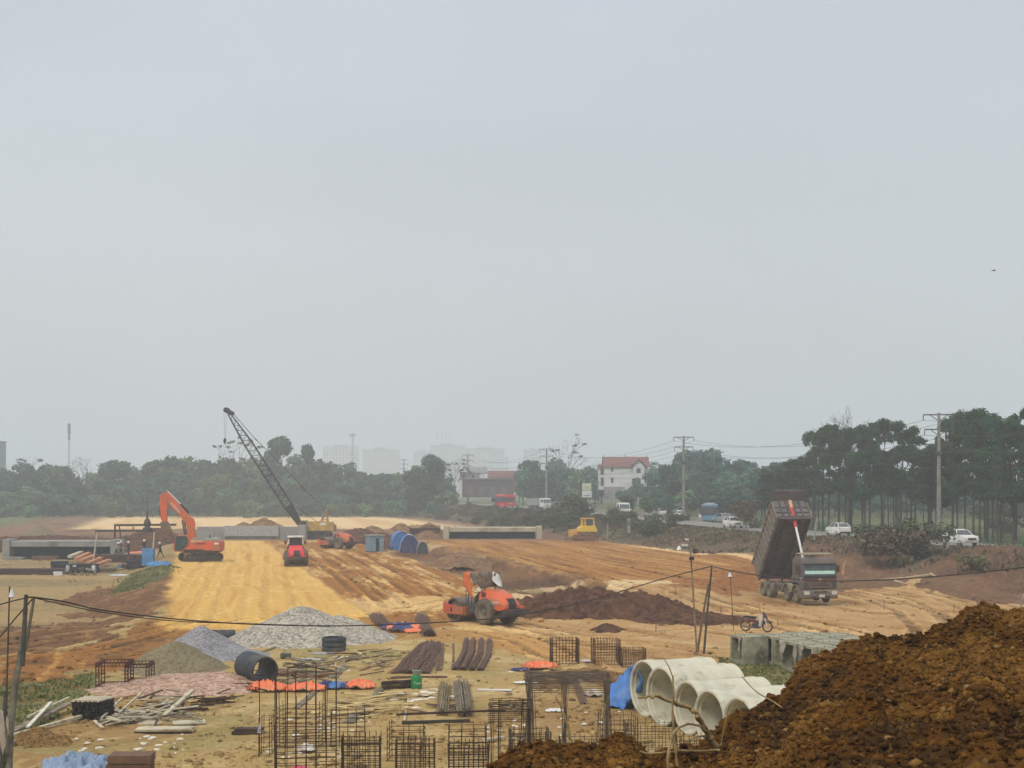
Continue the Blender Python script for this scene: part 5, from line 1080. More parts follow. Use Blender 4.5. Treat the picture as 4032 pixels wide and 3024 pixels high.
cpipe('concrete pipe lying end to end behind the fourth one', 2792, 46.0, 1.77, 2.6, 2.95); cpipe('concrete pipe lying behind the one nearest the earth heap', 2908, 44.4, 1.77, 2.6, 2.95)
# ---------------------------------------------------------------- box culvert units
BOX = mat('mossy_concrete', sr(172, 168, 142, .78), .9, var=.16, scale=1.4, dirt=sr(84, 84, 66, .7), damt=.55, bump=.006); 
e1 = np.array((.27, -.963)); e2 = np.array((.963, .27)); ang = math.atan2(e2[1], e2[0]); o0 = np.array(gp(2994, 2496, 1.3)[:2])
def culv(lab, a, b, wa=1.38, wb=1.28, h=1.3, thin=.13):
    p = o0+e1*(a+wa/2)+e2*(b+wb/2); t = thing('box_culvert', lab, 'culvert unit', (p[0], p[1], float(hgt(*p))), ang, 'concrete box culvert units'); mb = MB(); A, B = wa/2, wb/2
    out = [(-A, 0), (A, 0), (A, h), (-A, h)]; inn = [(-A+thin, thin), (A-thin, thin), (A-thin, h-thin), (-A+thin, h-thin)]
    vs = [(s*B, q[0], q[1]) for s in (-1, 1) for q in out+inn]; fs = []
    for i in range(4):
        j = (i+1) % 4; fs += [(i, j, j+8, i+8), (4+i, 12+i, 12+j, 4+j), (i, i+4, j+4, j), (8+i, 8+j, 12+j, 12+i)]
    mb.add(vs, fs); mb.build('shell', BOX, t, bevel=.012); sp_ = MB()
    for sx in (-.7, .7):
        for sy in (-.7, .7): sp_.tube([(sx*B, sy*A, h-.01), (sx*B, sy*A+.03, h+.07), (sx*B, sy*A+.08, h-.01)], .012, 5)
    sp_.build('lifting_loop', STL, t); return t
k = 1
culv('leftmost concrete box unit with its plain mossy side facing the camera', -.35, -1.36)
for a, b, lab in ((-.1, 0, 'box culvert unit right of the leftmost one, two dark openings'), (1.34, .03, 'second box culvert unit in the front row'), (2.9, -.32, 'third box culvert unit in the front row, with hanging rags'), (4.32, -.28, 'fourth box culvert unit of the front row'), (5.8, -.05, 'box culvert unit nearest the earth heap'),
                  (-.5, 1.34, 'box culvert unit in the back row behind the motorbike side'), (.95, 1.34, 'second box culvert unit of the back row'), (2.5, 1.1, 'third box culvert unit of the back row'), (3.95, 1.15, 'fourth box culvert unit of the back row'), (.2, 2.68, 'far right box culvert unit of the top row'), (1.75, 2.6, 'right end box culvert unit beside the haul track')): culv(lab, a, b)
RAG = mat('grey_rag', sr(165, 155, 140, .75), .95, var=.2)
def rag(lab, a, b, w, h, m=RAG, seed=1):
    p = o0+e1*a+e2*b; cloth('rag', lab, 'rag', [(p[0]-e1[0]*w, p[1]-e1[1]*w, 1.32), (p[0]+e1[0]*w, p[1]+e1[1]*w, 1.34), (p[0]+e1[0]*w*.7-.05, p[1]+e1[1]*w*.7, 1.3-h*.5), (p[0]-.05, p[1], 1.3-h), (p[0]-e1[0]*w-.04, p[1]-e1[1]*w, 1.3-h*.6)], [(0,1,2,3,4)], m, seed=seed, amp=.06)
rag('torn pale rag hanging at the corner of the leftmost box unit', .85, -1.42, .14, 1.1); rag('torn rag hanging from the third box unit', 3.1, -.36, .3, .95, seed=2); rag('long torn rag hanging between the third and fourth box units', 4.3, -.36, .16, 1.15, seed=4); rag('short rag caught on the fourth box unit', 4.9, -.33, .2, .6, seed=6)
# ---------------------------------------------------------------- black plastic pipes
BPL = mat('black_plastic', (.035, .042, .048), .55, var=.2, scale=2, dirt=sr(130, 118, 98, .5), damt=.35)
def ribbed(name, lab, loc, r, L, rot, n=6):
    pr = []
    for i in range(n): a = L*i/n; b = L*(i+1)/n; pr += [(r*.94, a), (r, a+(b-a)*.2), (r, a+(b-a)*.8), (r*.94, b-.001)]
    pr += [(r*.86, L)]+[(r*.86, 0)]; o = MB().lathe(pr, (0,0,0), 'z', 40, close=True).build(name, BPL, None, smooth=True); o.location = loc; o.rotation_euler = rot; return tag(o, lab, 'plastic pipe')
x, y, z = gp(1315, 2562); ribbed('plastic_pipe', 'short black ribbed pipe ring standing upright before the largest gravel pile', (x, y, z-.05), .60, .72, (0.02, 0, 0), 3)
x, y, z = gp(1045, 2695); ribbed('plastic_pipe', 'black ribbed pipe lying with its open end facing the camera', (x, y, z+.54), .60, 1.9, (R(88), 0, R(180+33)), 8)
x, y, z = gp(925, 2525); ribbed('plastic_pipe', 'dark pipe end poking out between the two gravel piles', (x, y, z+.3), .32, 1.3, (R(90), 0, R(-85)), 3)
# ---------------------------------------------------------------- rebar work
RST = mat('rusty_rebar', sr(84, 58, 44, .62), .9, var=.35, scale=4); RSD = mat('dark_rebar', sr(78, 58, 44, .62), .85, var=.3, scale=4); RUS = mat('rust_frame', sr(100, 56, 46, .65), .9, var=.3, scale=3)
def cage(lab, px, py, w, d, h, nx, ny, nz, rz=0, ext=(), m=RSD, r=.011, name='rebar_cage', jit=.02, loc=None, grp='rebar cages in the yard'):
    x, y, z = loc or gp(px, py); t = thing(name, lab, 'rebar cage', (x, y, z), rz, grp); g = np.random.default_rng(int(px)); v = MB()
    pts = [(-w/2+w*i/(nx-1), s*d/2) for i in range(nx) for s in (-1, 1)]+[(s*w/2, -d/2+d*i/(ny-1)) for i in range(1, ny-1) for s in (-1, 1)]
    for (a, b) in pts: e_ = g.uniform(*ext) if ext else g.uniform(0, .06); q = g.normal(0, jit, 2); v.tube([(a, b, 0), (a+q[0]*.4, b+q[1]*.4, h*.6), (a+q[0], b+q[1], h+e_)], r, 4)
    v.build('upright_bars', m, t); hp = MB()
    for i in range(nz):
        zz = .04+(h-.08)*i/(nz-1)+g.normal(0, .01); A, B = w/2+.012, d/2+.012; q = g.normal(0, .012, 4)
        hp.tube([(-A, -B, zz+q[0]), (A, -B, zz+q[1]), (A, B, zz+q[2]), (-A, B, zz+q[3]), (-A, -B, zz+q[0])], r*.8, 4)
    hp.build('stirrups', m, t); return t
cage('leftmost of the three boxy rusty mesh cages behind the orange rag', 2222, 2612, 1.2, 1.2, 1.15, 9, 8, 9, .1, m=RST, r=.014); cage('middle boxy rusty mesh cage, right of the first', 2385, 2612, 1.15, 1.2, 1.12, 9, 8, 9, .12, m=RST, r=.014); cage('lowest boxy rusty mesh cage, end of the row by the pipes', 2490, 2622, 1.05, 1.0, .8, 10, 8, 8, .1, m=RST, r=.014)
cage('tallest column cage at the bottom left of centre with long starter bars', 1205, 3085, 1.62, 1.5, 1.7, 7, 5, 11, .12, (1.0, 1.5), RSD, .015)
cage('column cage standing behind the tallest one, starter bars at staggered heights', 1185, 2935, 1.25, 1.1, 1.25, 5, 4, 9, -.15, (.1, .55), RST, .012)
cage('low wide cage right of the tallest column cage', 1370, 2930, 1.05, .9, 1.05, 5, 4, 8, .1, (0, .1), RST, .012); cage('short dense cage at the bottom edge, first right of the tallest column cage', 1423, 3095, 1.0, .9, 1.3, 8, 6, 12, .05, (0, .12), RSD, .014)
cage('short dense cage at the bottom edge, second from the tallest column cage', 1635, 3100, 1.02, .9, 1.25, 9, 6, 12, .03, (0, .06), RSD, .014); cage('open cage leaning behind the second dense cage', 1600, 2990, 1.0, .8, .95, 3, 3, 6, -.1, (.05, .2), RSD, .015)
cage('short dense cage at the bottom edge, left of the tall portal frame', 1845, 3100, 1.05, .9, 1.18, 9, 6, 12, .02, (0, .06), RSD, .014); cage('open cage behind the dense cage left of the portal', 1840, 2985, 1.1, .9, .95, 4, 3, 6, .05, (.0, .1), RSD, .013)
cage('dense cage inside the left leg of the tall portal frame', 2085, 3015, 1.1, 1.0, 1.02, 8, 7, 9, .1, (0, .08), RSD, .014); cage('low mesh cage inside the right part of the portal frame', 2290, 2985, 1.3, 1.0, .6, 9, 6, 7, .05, (0, .06), RSD, .011)
cage('low grey mesh cage between the portal and the concrete pipes', 2560, 2960, 1.5, 1.1, .85, 8, 6, 7, .0, (0, .12), RSD, .011); cage('thin mesh cage in front of the concrete pipes', 2430, 2930, 1.1, 1.0, .9, 5, 4, 6, .1, (0, .1), RSD, .010)
cage('low mesh cage under the roots at the foot of the pipes', 2760, 2985, 1.2, .9, .6, 8, 6, 6, .1, (0, .1), RSD, .011); cage('thin starter cage at the far left of the bottom cages', 1050, 2970, .32, .9, 1.15, 2, 3, 4, 0, (0, .08), RST, .013)
# tall portal frames: bundles of bars as legs and a thick lattice roof
def legbundle(mb, x, y, z0, z1, n, s, g, r=.012):
    for i in range(n): q = g.normal(0, s, 4); mb.tube([(x+q[0], y+q[1], z0), (x+q[0]*.7+q[2]*.3, y+q[1], (z0+z1)/2), (x+q[2], y+q[3], z1)], r, 4)
def portal(lab, c, lw, dp, h, n, s, roof, m, legs=None, rz=0):
    x, y, z = c; t = thing('portal_cage', lab, 'rebar frame', (x, y, z), rz); g = np.random.default_rng(int(lw*100))
    for (a, b) in legs or ((-lw/2, -dp/2), (lw/2, -dp/2), (lw/2, dp/2), (-lw/2, dp/2)):
        mb = MB(); legbundle(mb, a, b, 0, h, n, s, g); mb.build('leg', m, t)
    mb = MB()
    for i in range(roof):
        f = (i+.5)/roof-.5; mb.tube([(-lw/2-.1, dp*f+g.normal(0, .03), h+g.normal(0, .05)), (0, dp*f, h+g.normal(0, .05)), (lw/2+.1, dp*f+g.normal(0, .03), h+g.normal(0, .05))], .013, 4)
    for i in range(5): f = i/4-.5; mb.tube([(lw*f, -dp/2-.05, h+.02), (lw*f, dp/2+.05, h+.02)], .011, 4)
    for b in (-dp/2, dp/2):
        for k in range(7): mb.tube([(-lw/2-.1, b+g.normal(0, .02), h-.04-.055*k), (lw/2+.1, b, h-.04-.055*k+g.normal(0, .01))], .013, 4)
    mb.build('top_lattice', m, t); return t
GRR = mat('greyish_rebar', sr(112, 98, 82, .7), .9, var=.3, scale=4)
x, y, z = gp(2230, 2985); portal('big grey portal cage with thick bar legs and dense top grid left of the pipes', (x, y, z), 2.25, 1.9, 2.45, 13, .06, 24, GRR, ((-1.12, -.9), (1.12, -.9), (1.3, .75), (-.05, .9), (-1.0, .95)))
x, y, z = gp(2010, 3080); portal('slimmer portal cage overlapping the big one on its left', (x, y, z), 1.0, 1.7, 2.15, 4, .03, 6, RSD, ((-.5, -.85), (-.32, .8), (.5, -.85), (.3, .8)))
# rusty box frames near the sand
def boxframe(lab, px, py, w, d, h, rz, r=.07):
    x, y, z = gp(px, py); t = thing('bar_cage', lab, 'rebar cage', (x, y, z), rz, 'rusty box frames'); A, B = w/2, d/2; mb = MB(); g = np.random.default_rng(3)
    def lat(p, q, ax_):
        p = np.array(p); q = np.array(q); n = int(np.linalg.norm(q-p)/.14)
        for s1 in (-r, r):
            for s2 in (-r, r):
                o_ = {'x': (0, s1, s2), 'y': (s1, 0, s2), 'z': (s1, s2, 0)}[ax_]; mb.tube([p+o_, q+o_], .014, 4)
        for i in range(n+1):
            c = p+(q-p)*i/n; P = [{'x': (0, a, b), 'y': (a, 0, b), 'z': (a, b, 0)}[ax_] for a, b in ((-r,-r),(r,-r),(r,r),(-r,r),(-r,-r))]; mb.tube([c+np.array(k) for k in P], .010, 4)
    for s in (-A, A):
        for u in (-B, B): lat((s, u, 0), (s, u, h), 'z')
    for zz in (.07, h-.07):
        for u in (-B, B): lat((-A, u, zz), (A, u, zz), 'x')
        for s in (-A, A): lat((s, -B, zz), (s, B, zz), 'y')
    mb.build('bar_lattice', RUS, t); return t
boxframe('taller rusty box frame of bundled bars by the sand pile', 452, 2705, 1.15, 1.3, 1.05, .1, .06); boxframe('lower rusty box frame right of the taller one', 550, 2690, .85, 1.3, .85, .08, .06)
# bundles
def bundle(name, lab, cat, P, r, n, m, grp=None, th=.012, seed=1, spread=1.0, flat=.8, tie=None, wave=0.):
    """P: ground path [(px,py)...] of the bundle axis; n rods of radius th packed in radius r"""
    g = np.random.default_rng(seed); C = [np.array(gp(*p)) for p in P]; t0 = C[0]; mb = MB(); K = 8
    for i in range(n):
        a = g.uniform(0, 6.28); q = math.sqrt(g.random())*r; ox, oz = q*math.cos(a), abs(q*math.sin(a)*flat)*(1.6 if flat > .5 else 1)
        pts = []
        for k_ in range(K):
            f = k_/(K-1); s = f*(len(C)-1); j = min(int(s), len(C)-2); u = s-j; c = C[j]*(1-u)+C[j+1]*u; dr = C[j+1]-C[j]; dr = dr/np.linalg.norm(dr); sd = np.array((dr[1], -dr[0], 0))
            w_ = 1+(spread-1)*f; pts.append(c-t0+sd*(ox*w_+wave*math.sin(f*7+i)*r)+np.array((0, 0, oz+th))+g.normal(0, .006, 3))
        mb.tube(pts, th, 4)
    o = mb.build(name, m, None); o.location = t0; tag(o, lab, cat, grp); return o
RBB = mat('rebar_brown', sr(126, 96, 82, .68), .85, var=.25, scale=5)
for i, (a, b) in enumerate(((1792, 2640), (1822, 2641), (1856, 2641), (1890, 2642))):
    bundle('rebar_bundle', ('leftmost', 'second', 'third', 'rightmost')[i]+' of the four neat curved rebar bundles in the middle of the yard', 'rebar bundle', [(a, b), (a+34, b-60), (a+45-i*3, b-118)], .15, 46, RBB, 'four curved rebar bundles', .014, i)
bundle('rebar_heap', 'wide fan of tangled brown rebar left of the four curved bundles', 'rebar', [(1620, 2655), (1665, 2590), (1700, 2535)], .95, 150, RBB, None, .016, 9, .55, .18, wave=.12)
bundle('rebar_bundle', 'thin loose rebar strip between the fan and the four bundles', 'rebar bundle', [(1728, 2640), (1735, 2590), (1738, 2535)], .16, 22, RBB, None, .013, 10, 1, .3); bundle('rebar_bundle', 'few stray bars just left of the four curved bundles', 'rebar bundle', [(1780, 2640), (1786, 2580), (1784, 2535)], .08, 8, RBB, None, .012, 11, 1, .3)
bundle('rebar_bundle', 'slanting bar bundle seen through the big portal cage', 'rebar bundle', [(2300, 2775), (2280, 2720), (2262, 2675)], .17, 26, RBB, None, .013, 12, 1.2, .4)
bundle('rebar_bundle', 'dark bars under the blue and orange tarp, left part', 'rebar bundle', [(1560, 2492), (1500, 2455), (1480, 2425)], .5, 60, RBB, None, .02, 13, 1, .4); bundle('rebar_bundle', 'dark bar bundle sticking out right of the blue and orange tarp', 'rebar bundle', [(1690, 2508), (1665, 2470), (1660, 2430)], .42, 60, RBB, None, .02, 14, 1, .6)
BMB = mat('bamboo', sr(150, 132, 92, .72), .7, var=.2, scale=3, dirt=sr(100, 84, 60, .6), damt=.3); WDG = mat('grey_timber', sr(150, 138, 116, .72), .9, var=.2, scale=3, dirt=sr(98, 82, 62, .6), damt=.4); WDY = mat('yellow_timber', sr(196, 172, 118, .78), .85, var=.12, scale=3, dirt=sr(150, 120, 80, .7), damt=.3)
WDW = mat('pale_timber', sr(206, 196, 168, .8), .85, var=.1, scale=3, dirt=sr(150, 130, 96, .7), damt=.35); WDD = mat('dark_timber', sr(86, 68, 56, .65), .9, var=.25, scale=3)
bundle('stake_bundle', 'left one of the two bundles of thin stakes standing on end', 'stake bundle', [(1742, 2822), (1746, 2760), (1750, 2705)], .22, 34, BMB, None, .018, 15, 1.2, .9); bundle('stake_bundle', 'right, wider one of the two bundles of thin stakes', 'stake bundle', [(1830, 2825), (1822, 2760), (1815, 2700)], .30, 56, WDG, None, .018, 16, 1.15, .9)
bundle('pole_bundle', 'dark thick bundle of bars lying across beside the green bucket', 'bar bundle', [(1505, 2715), (1560, 2712), (1622, 2708)], .20, 60, WDD, None, .022, 17, 1, 1); bundle('pole_bundle', 'long grey bars behind the green bucket', 'bar bundle', [(1540, 2672), (1640, 2668), (1760, 2670)], .12, 22, RBB, None, .018, 18, 1, .5)
bundle('board_bundle', 'sheaf of long thin laths running from the tarp towards the cages', 'lath bundle', [(1370, 2850), (1440, 2775), (1505, 2712)], .20, 40, WDG, None, .02, 19, .6, .3); bundle('board_bundle', 'left sheaf of laths slanting beneath the orange tarp', 'lath bundle', [(1170, 2790), (1230, 2735), (1290, 2690)], .14, 14, WDG, None, .02, 20, 1, .2)
bundle('board_bundle', 'short pale sheaf of laths above the orange and blue tarp', 'lath bundle', [(1310, 2672), (1335, 2645), (1355, 2625)], .22, 26, WDG, None, .022, 21, 1, .2)
# ---------------------------------------------------------------- planks, boards and other loose timber
def plank(lab, p, q, w, th, m, z0=0, z1=0, grp=None, name='plank', cat='plank'):
    a = Vector(gp(*p)); b = Vector(gp(*q)); a.z += z0+th/2; b.z += z1+th/2; d = b-a; o = MB().box((0, 0, 0), (d.length, w, th)).build(name, m, None); o.location = (a+b)/2; o.rotation_euler = d.to_track_quat('X', 'Z').to_euler(); return tag(o, lab, cat, grp)
plank('long grey board reaching in from the left edge over the ditch', (15, 2910), (270, 2800), .30, .06, WDG, .1, .25); plank('long pale pole above the wide grey board at lower left', (110, 2862), (272, 2788), .08, .07, WDW, .3, .35)
plank('white plank sloping up to the dark stack at lower left', (108, 2885), (200, 2818), .12, .05, mat('white_plank', sr(214, 208, 190, .85), .8), .15, .45); plank('pale yellowish beam crossing below the white plank', (35, 2912), (318, 2838), .13, .10, WDW, .05, .1); plank('grey beam lowest at the left edge beside the clods', (30, 2945), (115, 2918), .2, .14, WDG, .02, .05)
plank('thick pale beam slanting across the timber heap', (645, 2838), (760, 2765), .14, .10, WDW, .1, .4); plank('thin pole crossing the white corrugated boards', (400, 2842), (480, 2790), .06, .06, WDW, .1, .35); plank('slim stake leaning left of the sheet pile', (470, 2830), (560, 2770), .06, .05, WDW, .2, .4)
plank('dark beam before the dark stack', (310, 2828), (405, 2838), .15, .10, WDD, .02, .02); plank('long brown board under the pink rubble', (420, 2765), (550, 2745), .16, .06, mat('brown_board', sr(176, 132, 92, .75), .85), .05, .08)
plank('pale bright beam in the open middle of the yard', (1592, 2842), (1608, 2755), .07, .06, WDW); plank('long dark steel tube lying across the yard centre', (1582, 2853), (1850, 2845), .10, .10, mat('dark_tube', sr(74, 70, 60, .6), .6), .02, .02, None, 'steel_tube', 'steel tube')
plank('thin brown rail from the laths to the green bucket area', (1500, 2735), (1690, 2745), .05, .05, WDD); plank('dark rail laid along the bottom cages', (1350, 2945), (1500, 2942), .07, .05, RSD, .1, .1); plank('steel rail resting across the dense cages', (1560, 2945), (1990, 2925), .06, .06, RSD, 1.0, 1.0, None, 'steel_rail', 'steel rail')
plank('white beam behind the slim portal cage', (1905, 2925), (1985, 2915), .16, .08, WDW, .05, .05); plank('long white slab under the portal cages', (1880, 2720), (2015, 2722), .22, .05, wcl, .02, .02); plank('pale pole on the far yard edge left of the upright ring', (1030, 2570), (1100, 2548), .09, .08, BMB)
g = np.random.default_rng(77)
def scatter(grp, lab, n, P, L, w, ms, seed, zr=.25, th=.04, ang=None, cat='plank', name='plank'):
    g = np.random.default_rng(seed); P = np.array(P)
    for i in range(n):
        c = P[g.integers(len(P))]+g.normal(0, 1, 2)*np.array((26, 12)); x, y, z = gp(*c); a = g.uniform(0, 3.14) if ang is None else g.normal(*ang); l_ = g.uniform(*L)
        o = MB().box((0, 0, 0), (l_, g.uniform(*w), th)).build(name, ms[g.integers(len(ms))], None); o.location = (x, y, z+.03+g.uniform(0, zr)); o.rotation_euler = (g.normal(0, .1), g.normal(0, .12), a); tag(o, lab, cat, grp)
scatter('timber heap planks at lower left', 'loose plank in the untidy timber heap right of the dark stack', 64, [(480,2850),(540,2850),(590,2830),(640,2800),(520,2820),(680,2810),(720,2770),(430,2860),(600,2770),(700,2840)], (.5, 1.7), (.05, .14), [WDW, WDG, WDW, WDD, WDY], 1)
scatter('stakes in the left timber heap', 'short pale stake leaning in the middle of the timber heap', 12, [(610,2800),(640,2800)], (.5, .8), (.04, .07), [WDW], 2, .3, ang=(1.2, .25), cat='stake', name='stake')
scatter('planks around the grey sheets', 'loose plank around the grey metal sheets', 30, [(1330,2610),(1380,2600),(1440,2600),(1300,2625),(1260,2600),(1420,2575)], (.5, 1.6), (.05, .12), [WDW, WDG, WDY, RUS], 3, .12)
scatter('brown boards behind the tarps', 'brown board in the flat heap behind the orange and blue tarp', 30, [(1150,2665),(1220,2650),(1180,2635),(1260,2665),(1130,2690),(1100,2670)], (.8, 2.2), (.08, .2), [WDD, mat('red_board', sr(134, 98, 76, .7), .85), WDG], 4, .2, ang=(.35, .3))
scatter('yellow boards right of the laths', 'yellowish board in the fanned pile behind the low cage', 34, [(1400,2790),(1450,2770),(1480,2760),(1430,2810),(1370,2800),(1500,2800),(1340,2770)], (1.2, 2.6), (.1, .26), [WDY, WDY, mat('straw_board', sr(208, 184, 128, .8), .85)], 5, .08, .03, ang=(.15, .2))
scatter('laths over the trampled ground', 'thin lath lying on the trampled ground before the rebar fan', 34, [(1420,2600),(1470,2570),(1500,2620),(1450,2640),(1400,2560),(1540,2560)], (.6, 2.0), (.03, .07), [WDG, WDY, WDD, RBB], 6, .05, .03)
scatter('dark branches by the rubble', 'dark curved stick in the brush at the right end of the timber heap', 26, [(800,2790),(850,2775),(880,2760),(760,2800)], (.6, 1.7), (.03, .06), [WDD, RST], 7, .25, .04, ang=(.45, .2), cat='stick', name='stick')
scatter('rusty bars near the black pipe', 'rusty bar in the tangle left of the black pipe', 26, [(960,2710),(1000,2715),(920,2700),(1040,2720)], (.4, 1.2), (.02, .04), [RST, RUS], 8, .3, .03, cat='steel bar', name='steel_bar')
scatter('bars between the stake bundles', 'rusty bar under the two stake bundles', 12, [(1770,2800),(1790,2780),(1700,2790)], (.6, 1.2), (.04, .08), [WDD, RBB, WDG], 9, .05, .04, ang=(0, .15), cat='steel bar', name='steel_bar')
# white foam and paper scraps
def scraps(n, P, s, grp, lab, seed, m):
    g = np.random.default_rng(seed); P = np.array(P, float)
    for i in range(n):
        c = P[g.integers(len(P))]+g.normal(0, 1, 2)*np.array((50, 22)); x, y, z = gp(*c); k = g.uniform(*s); a = np.linspace(0, 6.28, 8)[:-1]
        rr = k*g.uniform(.5, 1, 7); mb = MB(); mb.loft([[(r_*math.cos(t_)*1.4, r_*math.sin(t_), zz) for r_, t_ in zip(rr*f, a)] for zz, f in ((0, 1), (.02, .95), (.035+.02*g.random(), .5))]); o = mb.build('plastic_scrap', m, None); o.location = (x, y, z+.01); o.rotation_euler = (0, 0, g.uniform(0, 3)); tag(o, lab, 'litter', grp)
SCR = mat('scrap_white', sr(222, 214, 196, .85), .8, var=.1)
scraps(26, [(560,2920),(620,2930),(350,2940),(700,2950),(500,2960)], (.04, .16), 'white scraps at the lower left', 'white scrap on the bare ground below the timber heap', 1, SCR)
scraps(30, [(1150,2830),(1300,2850),(1400,2950),(1130,2960),(1250,2900),(1350,2880)], (.04, .13), 'white scraps among the cages', 'white scrap on the ground among the bottom cages', 2, SCR)
scraps(24, [(2050,2800),(2020,2780),(2250,2850),(1980,2860),(2150,2900),(2400,2800)], (.04, .15), 'white scraps near the portal cages', 'white scrap lying around the portal cages', 3, SCR)
scraps(14, [(1560,2510),(1650,2480),(1900,2600),(1340,2620)], (.05, .13), 'white scraps in the middle yard', 'white scrap in the middle of the yard', 4, SCR); scraps(16, [(1640,2760),(1880,2730),(1700,2740)], (.1, .3), 'cement dust patches', 'white powder patch by the stake bundles', 5, SCR)
# ---------------------------------------------------------------- stacks
def roundstack(lab, px, py, nx, nz, L, r, rz, me, mt, name='bar_stack'):
    x, y, z = gp(px, py); t = thing(name, lab, 'stack', (x, y, z), rz); g = np.random.default_rng(int(px)); mb = MB(); tp = MB()
    for k in range(nz):
        for i in range(nx):
            c = ((i-(nx-1)/2)*r*2.05+(r if k % 2 else 0)*.5, 0, r+k*r*1.75); q = g.normal(0, .025); (tp if k == nz-1 else mb).bar((c[0]+q, -L/2+g.normal(0, .04), c[2]), (c[0]-q+.15, L/2, c[2]), r, 7)
    mb.build('lower_layers', me, t); tp.build('top_layer', mt, t); return t
DKS = mat('dark_stack', sr(52, 48, 46, .6), .85, var=.4, scale=6); roundstack('tall square stack of round stakes with dark ends and pale top at lower left', 358, 2828, 11, 9, 1.0, .045, -.12, DKS, WDW)
roundstack('low row of pale round stakes right of the tall stack', 445, 2812, 9, 2, .9, .045, -.35, WDD, WDW); roundstack('low wide stack of pale sheets with dark front in the timber heap', 520, 2822, 14, 2, .8, .045, .1, DKS, WDW); roundstack('dark jumble of stake ends behind the timber heap', 660, 2800, 8, 3, .7, .05, .2, DKS, WDD)
def boards(lab, px, py, w, d, h, rz, m, n=3, mats2=None, name='board_stack', cat='board stack'):
    x, y, z = gp(px, py); t = thing(name, lab, cat, (x, y, z), rz); g = np.random.default_rng(int(px+py)); hh = h/n
    for i in range(n): MB().box((g.normal(0, .03), g.normal(0, .03), hh*(i+.5)), (w*(1-g.random()*.06), d, hh*.9), (0, 0, g.normal(0, .02))).build('board', (mats2 or [m])[i % len(mats2 or [m])], t)
    return t
boards('dark brown boarded box at the bottom left with a wooden lid', 518, 3070, 1.22, .75, .72, .04, WDD, 3, [DKS, mat('lid', sr(112, 84, 66, .7), .85), mat('lid2', sr(122, 92, 72, .7), .85)]); boards('small black crate behind the pale blue tarp', 352, 3035, .5, .4, .35, .05, BLK, 2)
boards('low dark open trough left of the starter cage', 975, 2888, .95, .42, .18, .03, WDD, 2); boards('flat sheaf of pale sheets with dark underside at the right of the timber heap', 650, 2880, 1.9, .7, .12, .06, WDY, 3, [DKS, WDY, WDW])
boards('cream sheet with curled edges in front of the timber heap', 600, 2850, .8, .55, .05, -.3, WDW, 1); boards('wide pale sheet lying under the middle of the timber heap', 560, 2835, 1.3, 1.0, .06, .25, WDW, 1); boards('yellowish plywood sheet tilted at the right of the timber heap', 700, 2845, 1.2, .9, .07, -.25, WDY, 1); boards('cream corrugated sheets right of the curled one', 745, 2850, 1.1, .8, .08, .3, WDW, 2)
boards('flat grey metal sheet with turned edge in the middle left yard', 1215, 2600, 1.25, .9, .06, .18, mat('galv', sr(178, 180, 174, .75), .55), 2, name='metal_sheet', cat='metal sheet'); boards('second grey metal sheet behind the first one', 1272, 2575, 1.1, .8, .05, .1, mat('galv2', sr(168, 168, 160, .75), .6), 1, name='metal_sheet', cat='metal sheet')
boards('dark green panel left of the grey metal sheets', 1128, 2592, .5, .5, .25, .1, mat('green_panel', sr(84, 96, 78, .7), .7), 1, name='panel', cat='panel')
# green bucket
x, y, z = gp(1640, 2712); t = thing('bucket', 'green plastic drum with a white mark beside the dark bar bundle', 'bucket', (x, y, z)); MB().lathe([(.01, 0), (.19, 0), (.215, .05), (.225, .5), (.2, .54), (.01, .54)], (0,0,0), 'z', 22).build('body', mat('green_plastic', sr(40, 140, 76, .8), .4, var=.1, dirt=sr(90, 120, 80, .6), damt=.2), t, smooth=True)
MB().lathe([(.13, .54), (.14, .60), (.2, .74), (.17, .74), (.11, .6)], (0,0,0), 'z', 20, close=True).build('neck', mat('clear_rim', sr(150, 160, 140, .7), .4), t, smooth=True); text('Total', .13, t, (.04, -.232, .25), (R(90), 0, R(6)), WHT)
